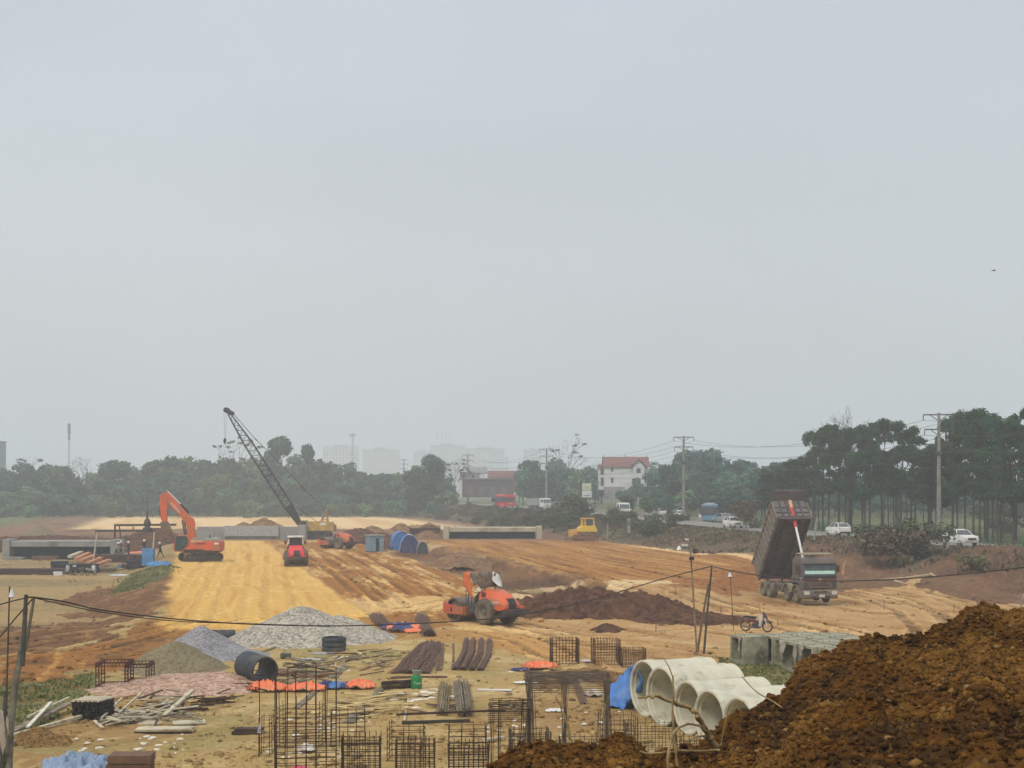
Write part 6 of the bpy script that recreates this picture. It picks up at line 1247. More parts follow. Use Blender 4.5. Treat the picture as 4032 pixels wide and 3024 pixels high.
# ---------------------------------------------------------------- tarpaulins
BLT = mat('blue_tarp', sr(62, 118, 186, .85), .5, var=.2, scale=2, dirt=sr(130, 150, 175, .7), damt=.25, bump=.03, bscale=5); NVT = mat('navy_tarp', sr(50, 66, 120, .75), .6, var=.3, scale=3, dirt=sr(110, 110, 130, .6), damt=.4); PBT = mat('pale_blue_tarp', sr(140, 160, 186, .8), .6, var=.12, scale=2, bump=.02, bscale=6)
def tarp(lab, px, py, w, d, h, mats, rz=0, seed=1, split=0., crumple=.3, foot=None, cat='tarpaulin', ridge=None):
    x0, y0, z0 = gp(px, py); N, M_ = 70, 46; gx_, gy_ = np.meshgrid(np.linspace(-1, 1, N), np.linspace(-1, 1, M_)); a = np.arctan2(gy_, gx_); rr = np.hypot(gx_, gy_)
    R_ = 1.02+.42*fbm(np.cos(a)*1.5+seed, np.sin(a)*1.5, 4, seed); k = rr/R_; X = gx_*w*(1+.08*fbm(gx_*3, gy_*3, 2, seed+9)); Yv = gy_*d
    dome = np.clip(1-k**2, 0, 1)**.7 if ridge is None else np.clip(1-k**2, 0, 1)**.6*(1-ridge*gx_)*.6
    ww_ = 1.4/max(.35, (w*d)**.5); cr = np.abs(fbm(X*2.6*ww_+seed, Yv*2.6*ww_, 4, seed+3)); cr2 = 1-np.abs(fbm(X*1.3*ww_, Yv*1.8*ww_+seed, 3, seed+5))*3.4
    cb = ss(-.6, 1, cr2); Z = h*.62*dome**.6*(.5+.5*cb)+h*.38*cr*np.clip(1.1-k, 0, 1)**.5+.01+.03*np.abs(fbm(X*5, Yv*5, 3, seed+8)); V = np.stack([X.ravel(), Yv.ravel(), Z.ravel()], 1)
    ii, jj = np.meshgrid(np.arange(M_-1), np.arange(N-1), indexing='ij'); b0 = (ii*N+jj).ravel(); Q = np.stack([b0, b0+1, b0+N+1, b0+N], 1); keep = (k.ravel()[Q].max(1) < 1.0); Q = Q[keep]; ct = V[Q].mean(1)
    f = fbm(ct[:, 0]*1.1/max(.5, w*.6)+seed*3, ct[:, 1]*.8, 2, seed+7)+split; mi = (f > 0).astype(int) if len(mats) == 2 else np.clip(((f+.35)/.7*len(mats)).astype(int), 0, len(mats)-1)
    o = link('tarpaulin', mesh_np('tarpaulin', V, Q, mats, True, mi), None, (x0, y0, z0), rz); q = o.modifiers.new('thick', 'SOLIDIFY'); q.thickness = .01; return tag(o, lab, cat)
tarp('navy blue tarp with orange patches heaped over dark bars near the largest gravel pile', 1585, 2480, 1.25, 1.3, .62, [NVT, orc], .1, 3, -.12, .6); tarp('bright orange tarp draped at the right foot of the navy one', 1632, 2490, .62, .6, .32, [orc, orc], .2, 5, 0, .6)
tarp('orange tarp crumpled below the mouth of the black pipe', 1050, 2722, .78, .5, .6, [orc, orc], -.2, 6, 0, .5); tarp('pink faded tarp scrap beside the black pipe mouth', 1000, 2705, .35, .35, .3, [mat('faded_tarp', sr(214, 150, 130, .8), .7), orc], 0, 8, -.1, .5)
tarp('long orange tarp, left end of the strip across the yard', 1200, 2722, .85, .5, .5, [orc, orc], .05, 9, 0, .4); tarp('blue and navy middle of the tarp strip across the yard', 1300, 2712, .85, .45, .42, [BLT, NVT], .05, 10, 0, .5); tarp('rounded bright orange tarp at the right end of the strip', 1418, 2712, .68, .5, .55, [orc, orc], 0, 11, 0, .25); tarp('deep blue tarp fold beside the rounded orange one', 1368, 2712, .45, .35, .4, [BLT, NVT], 0, 19, .1, .5)
tarp('crumpled orange rag by the first boxy cage', 2120, 2634, .85, .6, .5, [orc, mat('orange_deep', sr(200, 108, 70, .85), .8)], .1, 12, -.15, .7); tarp('navy cloth end of the orange rag', 2050, 2640, .45, .3, .16, [NVT, NVT], 0, 13, 0, .5)
tarp('pale blue tarp cut by the bottom edge at lower left', 320, 3062, 1.05, .8, 1.0, [PBT, PBT], 0, 14, 0, .3); tarp('pink cloth lying inside the tallest column cage', 1180, 3030, .28, .3, .12, [mat('pink_cloth', sr(205, 80, 110, .8), .8)]*2, 0, 15); tarp('pale tented rag inside the tallest column cage', 1205, 2960, .32, .3, .34, [wcl, mat('pale_rag', sr(200, 178, 165, .8), .9)], 0, 16, -.1)
tarp('white sack lying under the big portal cage', 2185, 2802, .35, .28, .16, [wcl, wcl], .1, 17, 0, .3); tarp('heap of dirty white sacks left of the blue tarp', 2335, 2742, .36, .5, .42, [mat('sack', sr(205, 192, 178, .8), .9), mat('sack2', sr(170, 150, 135, .75), .9)], 0, 18, 0, .4); tarp('white bag between the boxy cages', 2305, 2606, .3, .25, .14, [wcl, wcl], 0, 20); tarp('white sheeting on the far side of the slim portal', 2070, 2690, .5, .3, .1, [wcl, wcl], 0, 21)
x, y, z = gp(2440, 2780)
xb, yb, _ = at(2512, 2625, 52.6)
cloth('tarpaulin', 'large bright blue tarp sloping down beside the leftmost concrete pipe', 'tarpaulin', [(*gp(2395, 2752)[:2], .42), (*gp(2392, 2790)[:2], .05), (*gp(2455, 2795)[:2], .03), (*gp(2520, 2790)[:2], .1), (xb+.15, yb-.4, 1.2), (xb, yb+.1, 1.78), (*gp(2470, 2730)[:2], 1.0)], [(0,1,2,6), (2,3,4,6), (4,5,6)], BLT, amp=.09, sub=7, seed=21)
# ---------------------------------------------------------------- culverts and abutment walls across the road line
CGR = mat('grey_concrete', sr(158, 158, 152, .78), .9, var=.08, scale=.5, dirt=sr(128, 120, 108, .7), damt=.4); CPL = mat('cream_concrete', sr(196, 186, 160, .78), .9, var=.08, scale=.5, dirt=sr(150, 136, 112, .7), damt=.35); INK = mat('shade_board_blue', sr(52, 66, 86, .6), .8, var=.2)
def at3(px, py, d): return Vector(at(px, py, d))
def bridge(lab, px0, px1, pt, pm, pb, d, m, posts=True, name='culvert'):
    a = at3(px0, pt, d); b = at3(px1, pt, d); zt = a.z; zm = at3(px0, pm, d).z; zb = at3(px0, pb, d).z-.6; w = b.x-a.x; t = thing(name, lab, 'culvert', (a.x, d, 0))
    MB().bx(0, w, 0, 5, zm, zt).build('deck', m, t, bevel=.04); MB().bx(.2, w-.2, 1.2, 1.6, zb, zm-.003).build('back_wall', INK, t); MB().bx(.2, w-.2, .05, 5, zb-.3, zb).build('base_slab', INK, t)  # dark blue wall and slab put the opening's shade into colour
    if posts: MB().bx(-.9, -.003, -.3, 3, zb, zt+.25).build('end_post', m, t, bevel=.05); MB().bx(w+.003, w+.9, -.5, 3, zb, zt+.2).build('end_post', m, t, bevel=.05)
    return t
bridge('unfinished concrete culvert with cream deck and dark opening at centre right', 1768, 2112, 2077, 2094, 2117, 236, CPL); bridge('long concrete culvert with grey deck and dark opening at far left', 40, 438, 2131, 2153, 2200, 186, CGR)
a = at3(775, 2074, 233); b = at3(1178, 2074, 233); t = thing('abutment_wall', 'long pale grey concrete abutment wall behind the yellow fill', 'concrete wall', (a.x, 233, 0)); w = b.x-a.x
MB().bx(0, w, 0, 1.2, -1, a.z).build('wall', CGR, t, bevel=.03); MB().bx(4.4, w-3.2, -.35, -.003, .5, a.z+.15).build('corbel', mat('light_concrete', sr(172, 172, 166, .8), .9), t, bevel=.03)
for k in range(7): MB().bx(2+k*2.0, 2.05+k*2.0, -.02, 0, -1, .45).build('joint', DGR, t)
MB().bx(w-.003, w+1.2, -1.4, 1.4, -1, a.z+.25).build('wing_post', CGR, t, bevel=.04)
a = at3(1612, 2068, 240); t = thing('rebar_wall', 'rusty reinforcement curtain standing left of the cream culvert deck', 'rebar', (a.x, 240, 0)); mb = MB(); ww = 5.0
for k in range(34): mb.bar((k*ww/33, 0, -1), (k*ww/33, 0, a.z+.2*math.sin(k*5)), .035, 4); mb.bar((k*ww/33, .5, -1), (k*ww/33, .5, a.z), .035, 4)
for k in range(12): mb.bar((0, -.03, -.8+k*.26), (ww, -.03, -.8+k*.26), .03, 4)
mb.build('bar_grid', RUS, t); MB().bx(0, ww, .6, .7, -1, a.z-.5).build('backing', mat('rust_panel', sr(110, 84, 78, .7), .9), t)
# ---------------------------------------------------------------- sheds by the right slope of the fill
x, y, z = gp(1475, 2172); t = thing('site_hut', 'small pale blue corrugated container hut with dark doorway', 'hut', (x, y, z), .12); MB().bx(-1.15, 1.15, -1, 1, .05, 2.05).build('body', mat('hut_blue', sr(120, 150, 168, .8), .7, var=.15, scale=2, dirt=sr(120, 105, 95, .6), damt=.4), t)
for k in range(12): MB().bx(-1.1+k*.19, -1.03+k*.19, -1.04, -1.0, .1, 1.9).build('rib', mat('hut_rib', sr(150, 176, 190, .8), .7), t)
MB().bx(-1.25, 1.25, -1.1, 1.1, 2.055, 2.15).build('roof', CGR, t); MB().bx(.1, .55, -1.06, -1.043, .1, 1.75).build('doorway', mat('dark_blue', sr(44, 66, 92, .6), .7), t)
def arch(lab, px, py, r, L, h, rz, m, me, name='tarp_tent'):
    x, y, z = gp(px, py); t = thing(name, lab, 'tent', (x, y, z), rz); S = []
    for yy in np.linspace(-L/2, L/2, 6): S.append([(r*math.cos(a)*(1+.05*fbm(yy*2, a*2, 2, 3)), yy, h*math.sin(a)**.8*(1+.06*float(fbm(yy*2, a*3, 2, 4)))+.0) for a in np.linspace(0, math.pi, 14)])
    n_ = 14; mb = MB(); vs = [p for q in S for p in q]; mb.add(vs, [(i*n_+j, i*n_+j+1, (i+1)*n_+j+1, (i+1)*n_+j) for i in range(5) for j in range(n_-1)])
    o = mb.build('cover', m, t, smooth=True); q = o.modifiers.new('thick', 'SOLIDIFY'); q.thickness = .04
    MB().prism([(r*.97*math.cos(a), h*.97*math.sin(a)**.8) for a in np.linspace(0, math.pi, 14)], -L/2+.1, -L/2+.14).build('end_sheet', me, t); return t
arch('larger blue tarpaulin tent next to the hut', 1575, 2165, 1.35, 3.0, 2.7, .25, BLT, BLT); arch('blue tarpaulin tent with pale streaked top and bicycle in front', 1612, 2178, 1.35, 2.2, 2.6, .1, mat('streaked_tarp', sr(100, 150, 195, .9), .6, var=.3, scale=2, dirt=sr(200, 205, 190, .8), damt=.5), NVT)
arch('small dark arched form with white rim right of the tents', 1664, 2182, .82, .3, 1.75, .1, wcl, mat('dark_panel', sr(82, 86, 90, .6), .8), 'arch_form')
# bicycle against the tent
def bicycle(lab, loc, rz, m=BLK):
    t = thing('bicycle', lab, 'bicycle', loc, rz)
    for xw in (-.52, .52): MB().lathe([(.31, -.02), (.335, 0), (.31, .02)], (xw, 0, .34), 'y', 22, close=True).bar((xw-.3, 0, .34), (xw+.3, 0, .34), .004, 3).bar((xw, 0, .04), (xw, 0, .64), .004, 3).build('wheel', m, t)
    MB().tube([(-.52, 0, .34), (-.2, 0, .8), (.36, 0, .82), (.52, 0, .34)], .018, 5).tube([(-.52, 0, .34), (-.05, 0, .32), (-.2, 0, .8)], .018, 5).bar((-.05, 0, .32), (.36, 0, .8), .018, 5).build('frame', mat('bike_red', sr(120, 60, 70, .7), .5), t); MB().box((-.22, 0, .88), (.25, .12, .05)).build('saddle', m, t); MB().tube([(.36, -.25, .98), (.4, 0, 1.0), (.36, .25, .98)], .014, 5).build('handlebar', m, t)
x, y, z = gp(1612, 2184); bicycle('bicycle leaning against the front of the streaked blue tent', (x, y, z), .1)
# ---------------------------------------------------------------- steel trestle over the pit at the left, workers, site clutter there
OLV = mat('olive_beam', sr(92, 82, 70, .7), .85, var=.2); WPO = mat('bleached_post', sr(190, 182, 165, .8), .85, var=.1); dT = 172.
def a3(px, py, d=dT): return at(px, py, d)
t = thing('trestle', 'open trestle of two dark beams on bleached posts over the excavation', 'trestle', (0, 0, 0))
MB().bar(a3(375, 2091), a3(612, 2089), .17, 4).build('beam', OLV, t); MB().bar(a3(450, 2068, 180), a3(694, 2066, 180), .19, 4).build('beam', OLV, t)
for p in (((384, 2085), (368, 2208), WPO, dT, .11), ((608, 2087), (603, 2162), WPO, dT, .11), ((379, 2092), (377, 2205), OLV, dT+.4, .08), ((453, 2068), (452, 2122), RUS, 180, .12), ((470, 2072), (476, 2121), RUS, 180, .08), ((524, 2068), (525, 2090), OLV, 180, .07)): MB().bar(a3(*p[0], p[3]), a3(*p[1], p[3]), p[4], 6).build('post', p[2], t)
t = thing('drill_head', 'dark hoist head on a thin rod standing on the trestle beams', 'hoist', (*a3(580, 2090)[:2], 0)); zz = a3(580, 2090)[2]
mb = MB(); mb.lathe([(.01, zz-.2), (.5, zz-.2), (.55, zz+.3), (.3, zz+.5), (.45, zz+.9), (.3, zz+1.3), (.12, zz+1.5), (.1, zz+2.2), (.01, zz+2.2)], (0,0,0), 'z', 10); mb.build('head', DGR, t, smooth=False); MB().bar((0, 0, zz+2), (0, 0, a3(580, 1960)[2]), .04, 4).build('rod', DGR, t)
bk2 = mat('box_blue', sr(84, 140, 186, .85), .6, var=.12, scale=1.5, dirt=sr(110, 130, 150, .7), damt=.3)
x, y, z = gp(585, 2228); t = thing('tarp_box', 'upright light blue tarpaulin wrapped box beside the excavator', 'wrapped box', (x, y, z), 0); MB().loft([[(-.65, -.5, 0), (.65, -.5, 0), (.65, .5, 0), (-.65, .5, 0)], [(-.62, -.52, 1.0), (.62, -.5, 1.05), (.6, .5, 1), (-.62, .5, 1)], [(-.66, -.45, 1.95), (.66, -.42, 1.95), (.64, .5, 1.9), (-.64, .5, 1.9)]]).build('cover', bk2, t, bevel=.06)
tarp('light blue tarpaulin fold spread right of the wrapped box', 625, 2232, 1.2, 1.6, .85, [bk2, BLT], .0, 31, -.05, .4); cloth('tarpaulin', 'salmon orange cover arched over the dark machine left of the blue box', 'tarpaulin', [(*a3(498, 2232, 163)[:2], -.2), (*a3(505, 2210, 163)[:2], .3), (*a3(510, 2200, 163)[:2], .9), (*a3(562, 2196, 163)[:2], 1.0), (*a3(573, 2216, 163)[:2], .2), (*a3(562, 2200, 166)[:2], 1.0), (*a3(510, 2204, 166)[:2], .9)], [(0,1,2,), (2,3,5,6), (3,4,5)], mat('salmon_tarp', sr(236, 116, 90, .88), .6), amp=.05, seed=33)
x, y, z = gp(535, 2240); t = thing('generator', 'dark engine unit under the salmon orange cover', 'engine', (x, y, z)); MB().bx(-.9, .9, -.6, .6, .1, .95).build('body', mat('dark_engine', sr(58, 52, 62, .6), .7), t, bevel=.06); MB().bx(-.7, .7, -.63, -.6, .2, .8).build('grille', BLK, t)
for s in (-.6, .6): MB().lathe([(.01, -.08), (.25, -.08), (.25, .08), (.01, .08)], (s, -.6, .2), 'y', 14).build('wheel', TYB, t)
tarp('grey blue bag heap left of the salmon cover', 480, 2242, .8, .8, .9, [mat('bluegrey_bag', sr(120, 134, 150, .7), .8), BLK], 0, 34, .05, .5); tarp('flat white sheet lying in front of the bag heap', 470, 2268, 1.1, .9, .25, [mat('paleblue_sheet', sr(190, 200, 196, .8), .8)]*2, 0, 35)
g = np.random.default_rng(8)
ORB = mat('orange_board', sr(196, 134, 92, .78), .85, var=.15, scale=1)
for i, (a, b, q) in enumerate((((275, 2222), (330, 2200), 'pale'), ((300, 2228), (352, 2204), 'upper'), ((320, 2232), (375, 2210), 'second'), ((345, 2240), (398, 2218), 'third'), ((365, 2248), (430, 2224), 'lowest'))): plank('%s orange timber beam of the slanting stack near the motorbikes' % q if i else 'pale slanting beam on top of the stack near the motorbikes', a, b, .55, .3, WDW if i == 0 else ORB, .75-.1*i, .8-.1*i)
boards('dark wrapped stack under the slanting orange beams', 300, 2255, 4.6, 1.6, .95, 0, DKS, 3, [DKS, INK, DKS]); boards('dark low stack left of the wrapped stack', 235, 2252, 1.6, 1.3, 1.2, 0, INK, 2); boards('long low dark formwork row at the left edge', 90, 2262, 9.5, 1.2, .65, 0, mat('formwork_brown', sr(96, 76, 74, .65), .9), 3); boards('square orange form lying before the far left culvert', 108, 2196, 1.3, 1, .7, .5, ORB, 2)
boards('grey slab heap before the far left culvert', 55, 2205, 2.6, 1.2, .4, 0, CGR, 2); boards('reddish timber row before the culvert opening', 180, 2205, 3.2, 1.2, .5, 0, mat('reddish_board', sr(130, 100, 86, .7), .9), 3); boards('brown formwork wall under the workers', 460, 2215, 4.4, .4, .95, 0, WDD, 2)
boards('white bags left of the parked motorbikes', 230, 2266, .9, .5, .4, 0, wcl, 2); boards('pale timber pile right of the orange beams', 420, 2252, 2.2, .7, .45, .3, WDG, 3)
def motorbike(lab, loc, rz, c, cat='motorbike', sheet=None):
    t = thing('motorbike', lab, cat, loc, rz, 'motorbikes on the site'); pm = mat('bike_%s' % c[3], sr(*c[:3], .75), .4, dirt=DUST, damt=.25)
    for xw in (-.62, .62):
        w = MB().lathe([(.24, -.035), (.285, -.04), (.30, 0), (.285, .04), (.24, .035)], (0, 0, 0), 'y', 26, close=True).build('wheel', TYB, t, smooth=True); w.location = (xw, 0, .3); m_ = MB()
        for k in range(6): m_.bar((0, 0, 0), (.25*math.cos(k*1.05), 0, .25*math.sin(k*1.05)), .012, 4)
        m_.lathe([(.22, -.02), (.245, 0), (.22, .02)], (0,0,0), 'y', 22, close=True).build('rim', mat('rim_tan', sr(170, 158, 120, .7), .5), w)
    MB().prism([(-.85, .66), (-.55, .52), (-.1, .50), (.1, .42), (.18, .55), (-.1, .70), (-.55, .78), (-.85, .80)], -.11, .11).build('tail_body', pm, t, bevel=.03); MB().prism([(.18, .3), (.3, .32), (.44, .9), (.38, 1.02), (.28, .98), (.2, .55)], -.2, .2).build('leg_shield', mat('shield_white', sr(205, 205, 205, .8), .4), t, bevel=.03)
    MB().prism([(.32, .95), (.48, .80), (.62, .72), (.56, .95), (.42, 1.1)], -.13, .13).build('front_cowl', pm, t, bevel=.04); MB().prism([(-.75, .80), (-.5, .78), (-.05, .72), (.08, .76), (-.05, .84), (-.7, .87)], -.12, .12).build('seat', SEAT, t, bevel=.03)
    MB().bx(-.25, .2, -.14, .14, .2, .46).build('engine', DGR, t, bevel=.03); MB().bar((-.8, -.16, .3), (-.1, -.16, .24), .045, 8).build('exhaust', STL, t); MB().tube([(.3, -.32, 1.02), (.38, 0, 1.06), (.3, .32, 1.02)], .016, 6).build('handlebar', BLK, t)
    for s in (-1, 1): MB().bar((.5, s*.08, .85), (.62, s*.08, .3), .025, 6).build('fork', CHR, t); MB().bar((.33, s*.26, 1.04), (.30, s*.32, 1.22), .008, 4).box((.30, s*.33, 1.26), (.02, .1, .07)).build('mirror', BLK, t)
    MB().prism([(.38, .5), (.62, .66), (.9, .5), (.88, .56), (.62, .72), (.4, .6)], -.05, .05).build('front_mudguard', pm, t); return t
x, y, _ = gp(2982, 2506, 0); motorbike('dark maroon motorbike parked behind the concrete box units', (x, y+.3, float(hgt(x, y))+.22), R(-28), (104, 62, 70, 'maroon'))
x, y, z = gp(278, 2264); motorbike('motorbike with white fairing, left one of the two parked by the orange beams', (x, y, z), R(160), (70, 70, 80, 'grey')); x, y, z = gp(304, 2264); motorbike('purplish motorbike right beside the white-faired one', (x, y, z), R(155), (130, 90, 110, 'purple')); x, y, z = gp(360, 2266); motorbike('motorbike under a pale cover at the right end of the dark stack', (x, y, z), R(70), (190, 188, 175, 'pale'))
# ---------------------------------------------------------------- people
SKN = mat('skin', sr(176, 128, 100, .8), .6); HLM = mat('helmet_white', sr(228, 226, 220, .9), .4); 
def person(lab, loc, rz, J, shirt, trou, helm=HLM, grp='workers at the pit'):
    """J: joint dictionary in metres, x forward, y left; one continuous skinned body"""
    t = thing('person', lab, 'person', loc, rz, grp); names = ['hip','waist','chest','neck','head','crown','ls','le','lh','lf','rs','re','rh','rf','lk','la','lt','rk','ra','rt']
    rad = dict(hip=.145, waist=.135, chest=.165, neck=.062, head=.10, crown=.075, ls=.075, le=.05, lh=.034, lf=.026, rs=.075, re=.05, rh=.034, rf=.026, lk=.068, la=.046, lt=.045, rk=.068, ra=.046, rt=.045)
    E = [('hip','waist'),('waist','chest'),('chest','neck'),('neck','head'),('head','crown'),('chest','ls'),('ls','le'),('le','lh'),('lh','lf'),('chest','rs'),('rs','re'),('re','rh'),('rh','rf'),('hip','lk'),('lk','la'),('la','lt'),('hip','rk'),('rk','ra'),('ra','rt')]
    me = bpy.data.meshes.new('body'); me.from_pydata([J[n] for n in names], [(names.index(a), names.index(b)) for a, b in E], []); o = link('tmp', me); sk = o.modifiers.new('s', 'SKIN'); sv = me.skin_vertices[0].data
    for i, n in enumerate(names): sv[i].radius = (rad[n]*(1.15 if n in ('chest', 'waist', 'hip') else 1), rad[n]*(.85 if n in ('chest', 'waist', 'hip') else 1)); sv[i].use_root = (i == 0)
    ss_ = o.modifiers.new('d', 'SUBSURF'); ss_.levels = 1; ss_.render_levels = 1; bpy.context.view_layer.update(); m2 = bpy.data.meshes.new_from_object(o.evaluated_get(bpy.context.evaluated_depsgraph_get())); bpy.data.objects.remove(o); m2.materials.clear()
    for m in (SKN, shirt, trou, BLK): m2.materials.append(m)
    up_ = {'chest': 1, 'waist': 1, 'ls': 1, 'rs': 1, 'le': 1, 're': 1, 'hip': 2, 'lk': 2, 'rk': 2, 'la': 2, 'ra': 2, 'lt': 3, 'rt': 3}
    for p in m2.polygons:
        c = p.center; n = min(names, key=lambda k: (Vector(J[k])-c).length_squared/rad[k]); p.material_index = up_.get(n, 0); p.use_smooth = True
    bo_ = link('body', m2, t); hd_ = Vector(J['head'])+(Vector(J['crown'])-Vector(J['head']))*.3
    MB().lathe([(.135, .02), (.15, .025), (.135, .06), (.12, .13), (.07, .175), (.001, .19)], (0,0,0), 'z', 16).prism([(.10, .02), (.20, .015), (.18, .035), (.1, .045)], -.07, .07).build('helmet', helm, t, smooth=True).location = hd_
    MB().box((.085, 0, -.03), (.04, .02, .04)).build('nose', SKN, t).location = hd_; return t
def pose(kind='stand', lean=0., step=0., arm=.2, s=1.0):
    H = 1.0; J = {}
    hp = .90
    if kind == 'bend': lean = .5
    def up(z): return (math.sin(lean)*(z-hp), 0, hp+math.cos(lean)*(z-hp))
    J['hip'] = (0, 0, hp); J['waist'] = up(1.08); J['chest'] = up(1.32); J['neck'] = up(1.48); J['head'] = up(1.58); J['crown'] = up(1.68)
    for k, sgn in (('l', 1), ('r', -1)):
        c = up(1.40); J[k+'s'] = (c[0], sgn*.19, c[2]); f = arm if sgn > 0 else arm*.6
        J[k+'e'] = (c[0]+.12*f*2, sgn*.24, c[2]-.28); J[k+'h'] = (c[0]+.12*f*2+.24*min(1, f*1.6), sgn*.22, c[2]-.30-.2*(1-f)); J[k+'f'] = (J[k+'h'][0]+.05, sgn*.21, J[k+'h'][2]-.07)
        J[k+'k'] = (.05+sgn*step*.22, sgn*.10, .49); J[k+'a'] = (sgn*step*.42-.03, sgn*.11, .08); J[k+'t'] = (sgn*step*.42+.13, sgn*.12, .045)
    return {k: tuple(np.array(v)*s) for k, v in J.items()}
dk1 = mat('shirt_dark', sr(62, 66, 78, .7), .9); dk2 = mat('shirt_navy', sr(42, 48, 64, .7), .9); lt1 = mat('shirt_pale', sr(170, 165, 150, .8), .9); trs = mat('trousers', sr(58, 56, 60, .7), .9); brs = mat('shirt_brown', sr(110, 84, 74, .7), .9)
def P_(px, py, lift=0.0): x, y, z = gp(px, py); return (x, y, z+lift)
for lab, px, py, d, rz, ps, sh in (('worker in pale vest and white helmet bending at the left of the pit', 457, 2192, 170, R(-30), pose('bend', 0, .2, .7), lt1), ('worker half hidden behind, brown shirt and white helmet', 475, 2188, 176, R(-60), pose('stand', .1, .1, .5), brs),
                             ('worker in dark clothes standing sideways in the middle of the group', 508, 2192, 168, R(190), pose('stand', .08, .15, .6), dk1), ('worker in navy shirt behind the blue wrapped box', 568, 2185, 170, R(-90), pose('stand', 0, .1, .3), dk2), ('worker striding left of the excavator tracks, white helmet and open jacket', 632, 2196, 166, R(-150), pose('stand', .15, 1.0, .5), dk1)):
    x, y, z = at(px, py, d); person(lab, (x, y, z), rz, ps, sh, trs)
boards('timber platform under the workers, brown decking', 480, 2212, 5.5, 3.5, .9, 0, WDD, 3, name='platform', cat='platform')
# ---------------------------------------------------------------- power poles and lines along the old road
PCN = mat('pole_concrete', sr(150, 148, 138, .75), .9, var=.12, scale=2, dirt=sr(110, 104, 92, .6), damt=.4); ARM = mat('arm_steel', sr(92, 96, 100, .6), .8)
PT = []
for i, (px, ptop, d, bpy_) in enumerate(((4560, 1500, 128, 2240), (3697, 1626, 170, 0), (2692, 1717, 257, 0), (2152, 1765, 356, 0), (1842, 1789, 457, 0), (1590, 1808, 594, 0))):
    x, _, zt = at(px, ptop, d); zb = float(hgt(x, d)); h = zt-zb
    if i == 5: zb -= 3; h += 3
    t = thing('power_pole', ('', 'tall concrete power pole in front of the roadside trees at the right', 'tall concrete power pole right of centre above the road traffic', 'power pole behind the white cab lorry near the covered trailer', 'power pole in front of the grey roofed house', 'farthest faint power pole above the wood')[i] or 'power pole', 'power pole', (x, d, zb), -PSI, 'power poles along the old road') if i else None
    ends = []
    for lv, L in ((.25, 1.75), (1.95 if i else 1.9, 1.6), (3.7, 1.45)):
        for s in (-1, 1): ends.append((s*L, 0, h-lv))
    if t:
        MB().tube([(0, 0, -.5), (0, 0, h*.5), (0, 0, h)], [.30, .235, .16], 12).build('shaft', PCN, t, smooth=True)
        for lv, L in ((.25, 1.75), (1.95, 1.6), (3.7, 1.45)):
            m_ = MB(); m_.box((0, 0, h-lv+.05), (2*L, .14, .14))
            for s in (-1, 1): m_.bar((s*L*.55, 0, h-lv), (0, 0, h-lv-.7), .06, 4)
            ar = m_.build('cross_arm', ARM, t)
            for s in (-1, 1): MB().lathe([(.02, 0), (.08, -.1), (.03, -.2), (.08, -.3), (.03, -.4), (.08, -.5), (.02, -.62)], (s*L, 0, h-lv), 'z', 8).build('insulator', mat('insulator', sr(110, 90, 80, .6), .5), ar)
        MB().lathe([(.24, h-4.9), (.42, h-4.8), (.42, h-4.5), (.24, h-4.4)], (0,0,0), 'z', 10).build('collar', ARM, t)
    PT.append([(x+e_[0]*CP, d-e_[0]*SP, zb+e_[2]-.6) for e_ in ends])
WIR = mat('wire', (.05, .055, .06), .7)
for k in range(6):
    mb = MB()
    for i in range(len(PT)-1):
        a, b = Vector(PT[i][k]), Vector(PT[i+1][k]); L = (a-b).length; mb.tube([a.lerp(b, f)-Vector((0, 0, 4*.022*L*f*(1-f))) for f in np.linspace(0, 1, 13)], .022 if i < 3 else .03, 3, cap=False)
    tag(mb.build('power_line', WIR), 'thin sagging power line strung along the tall concrete poles', 'power line', 'power lines along the old road')
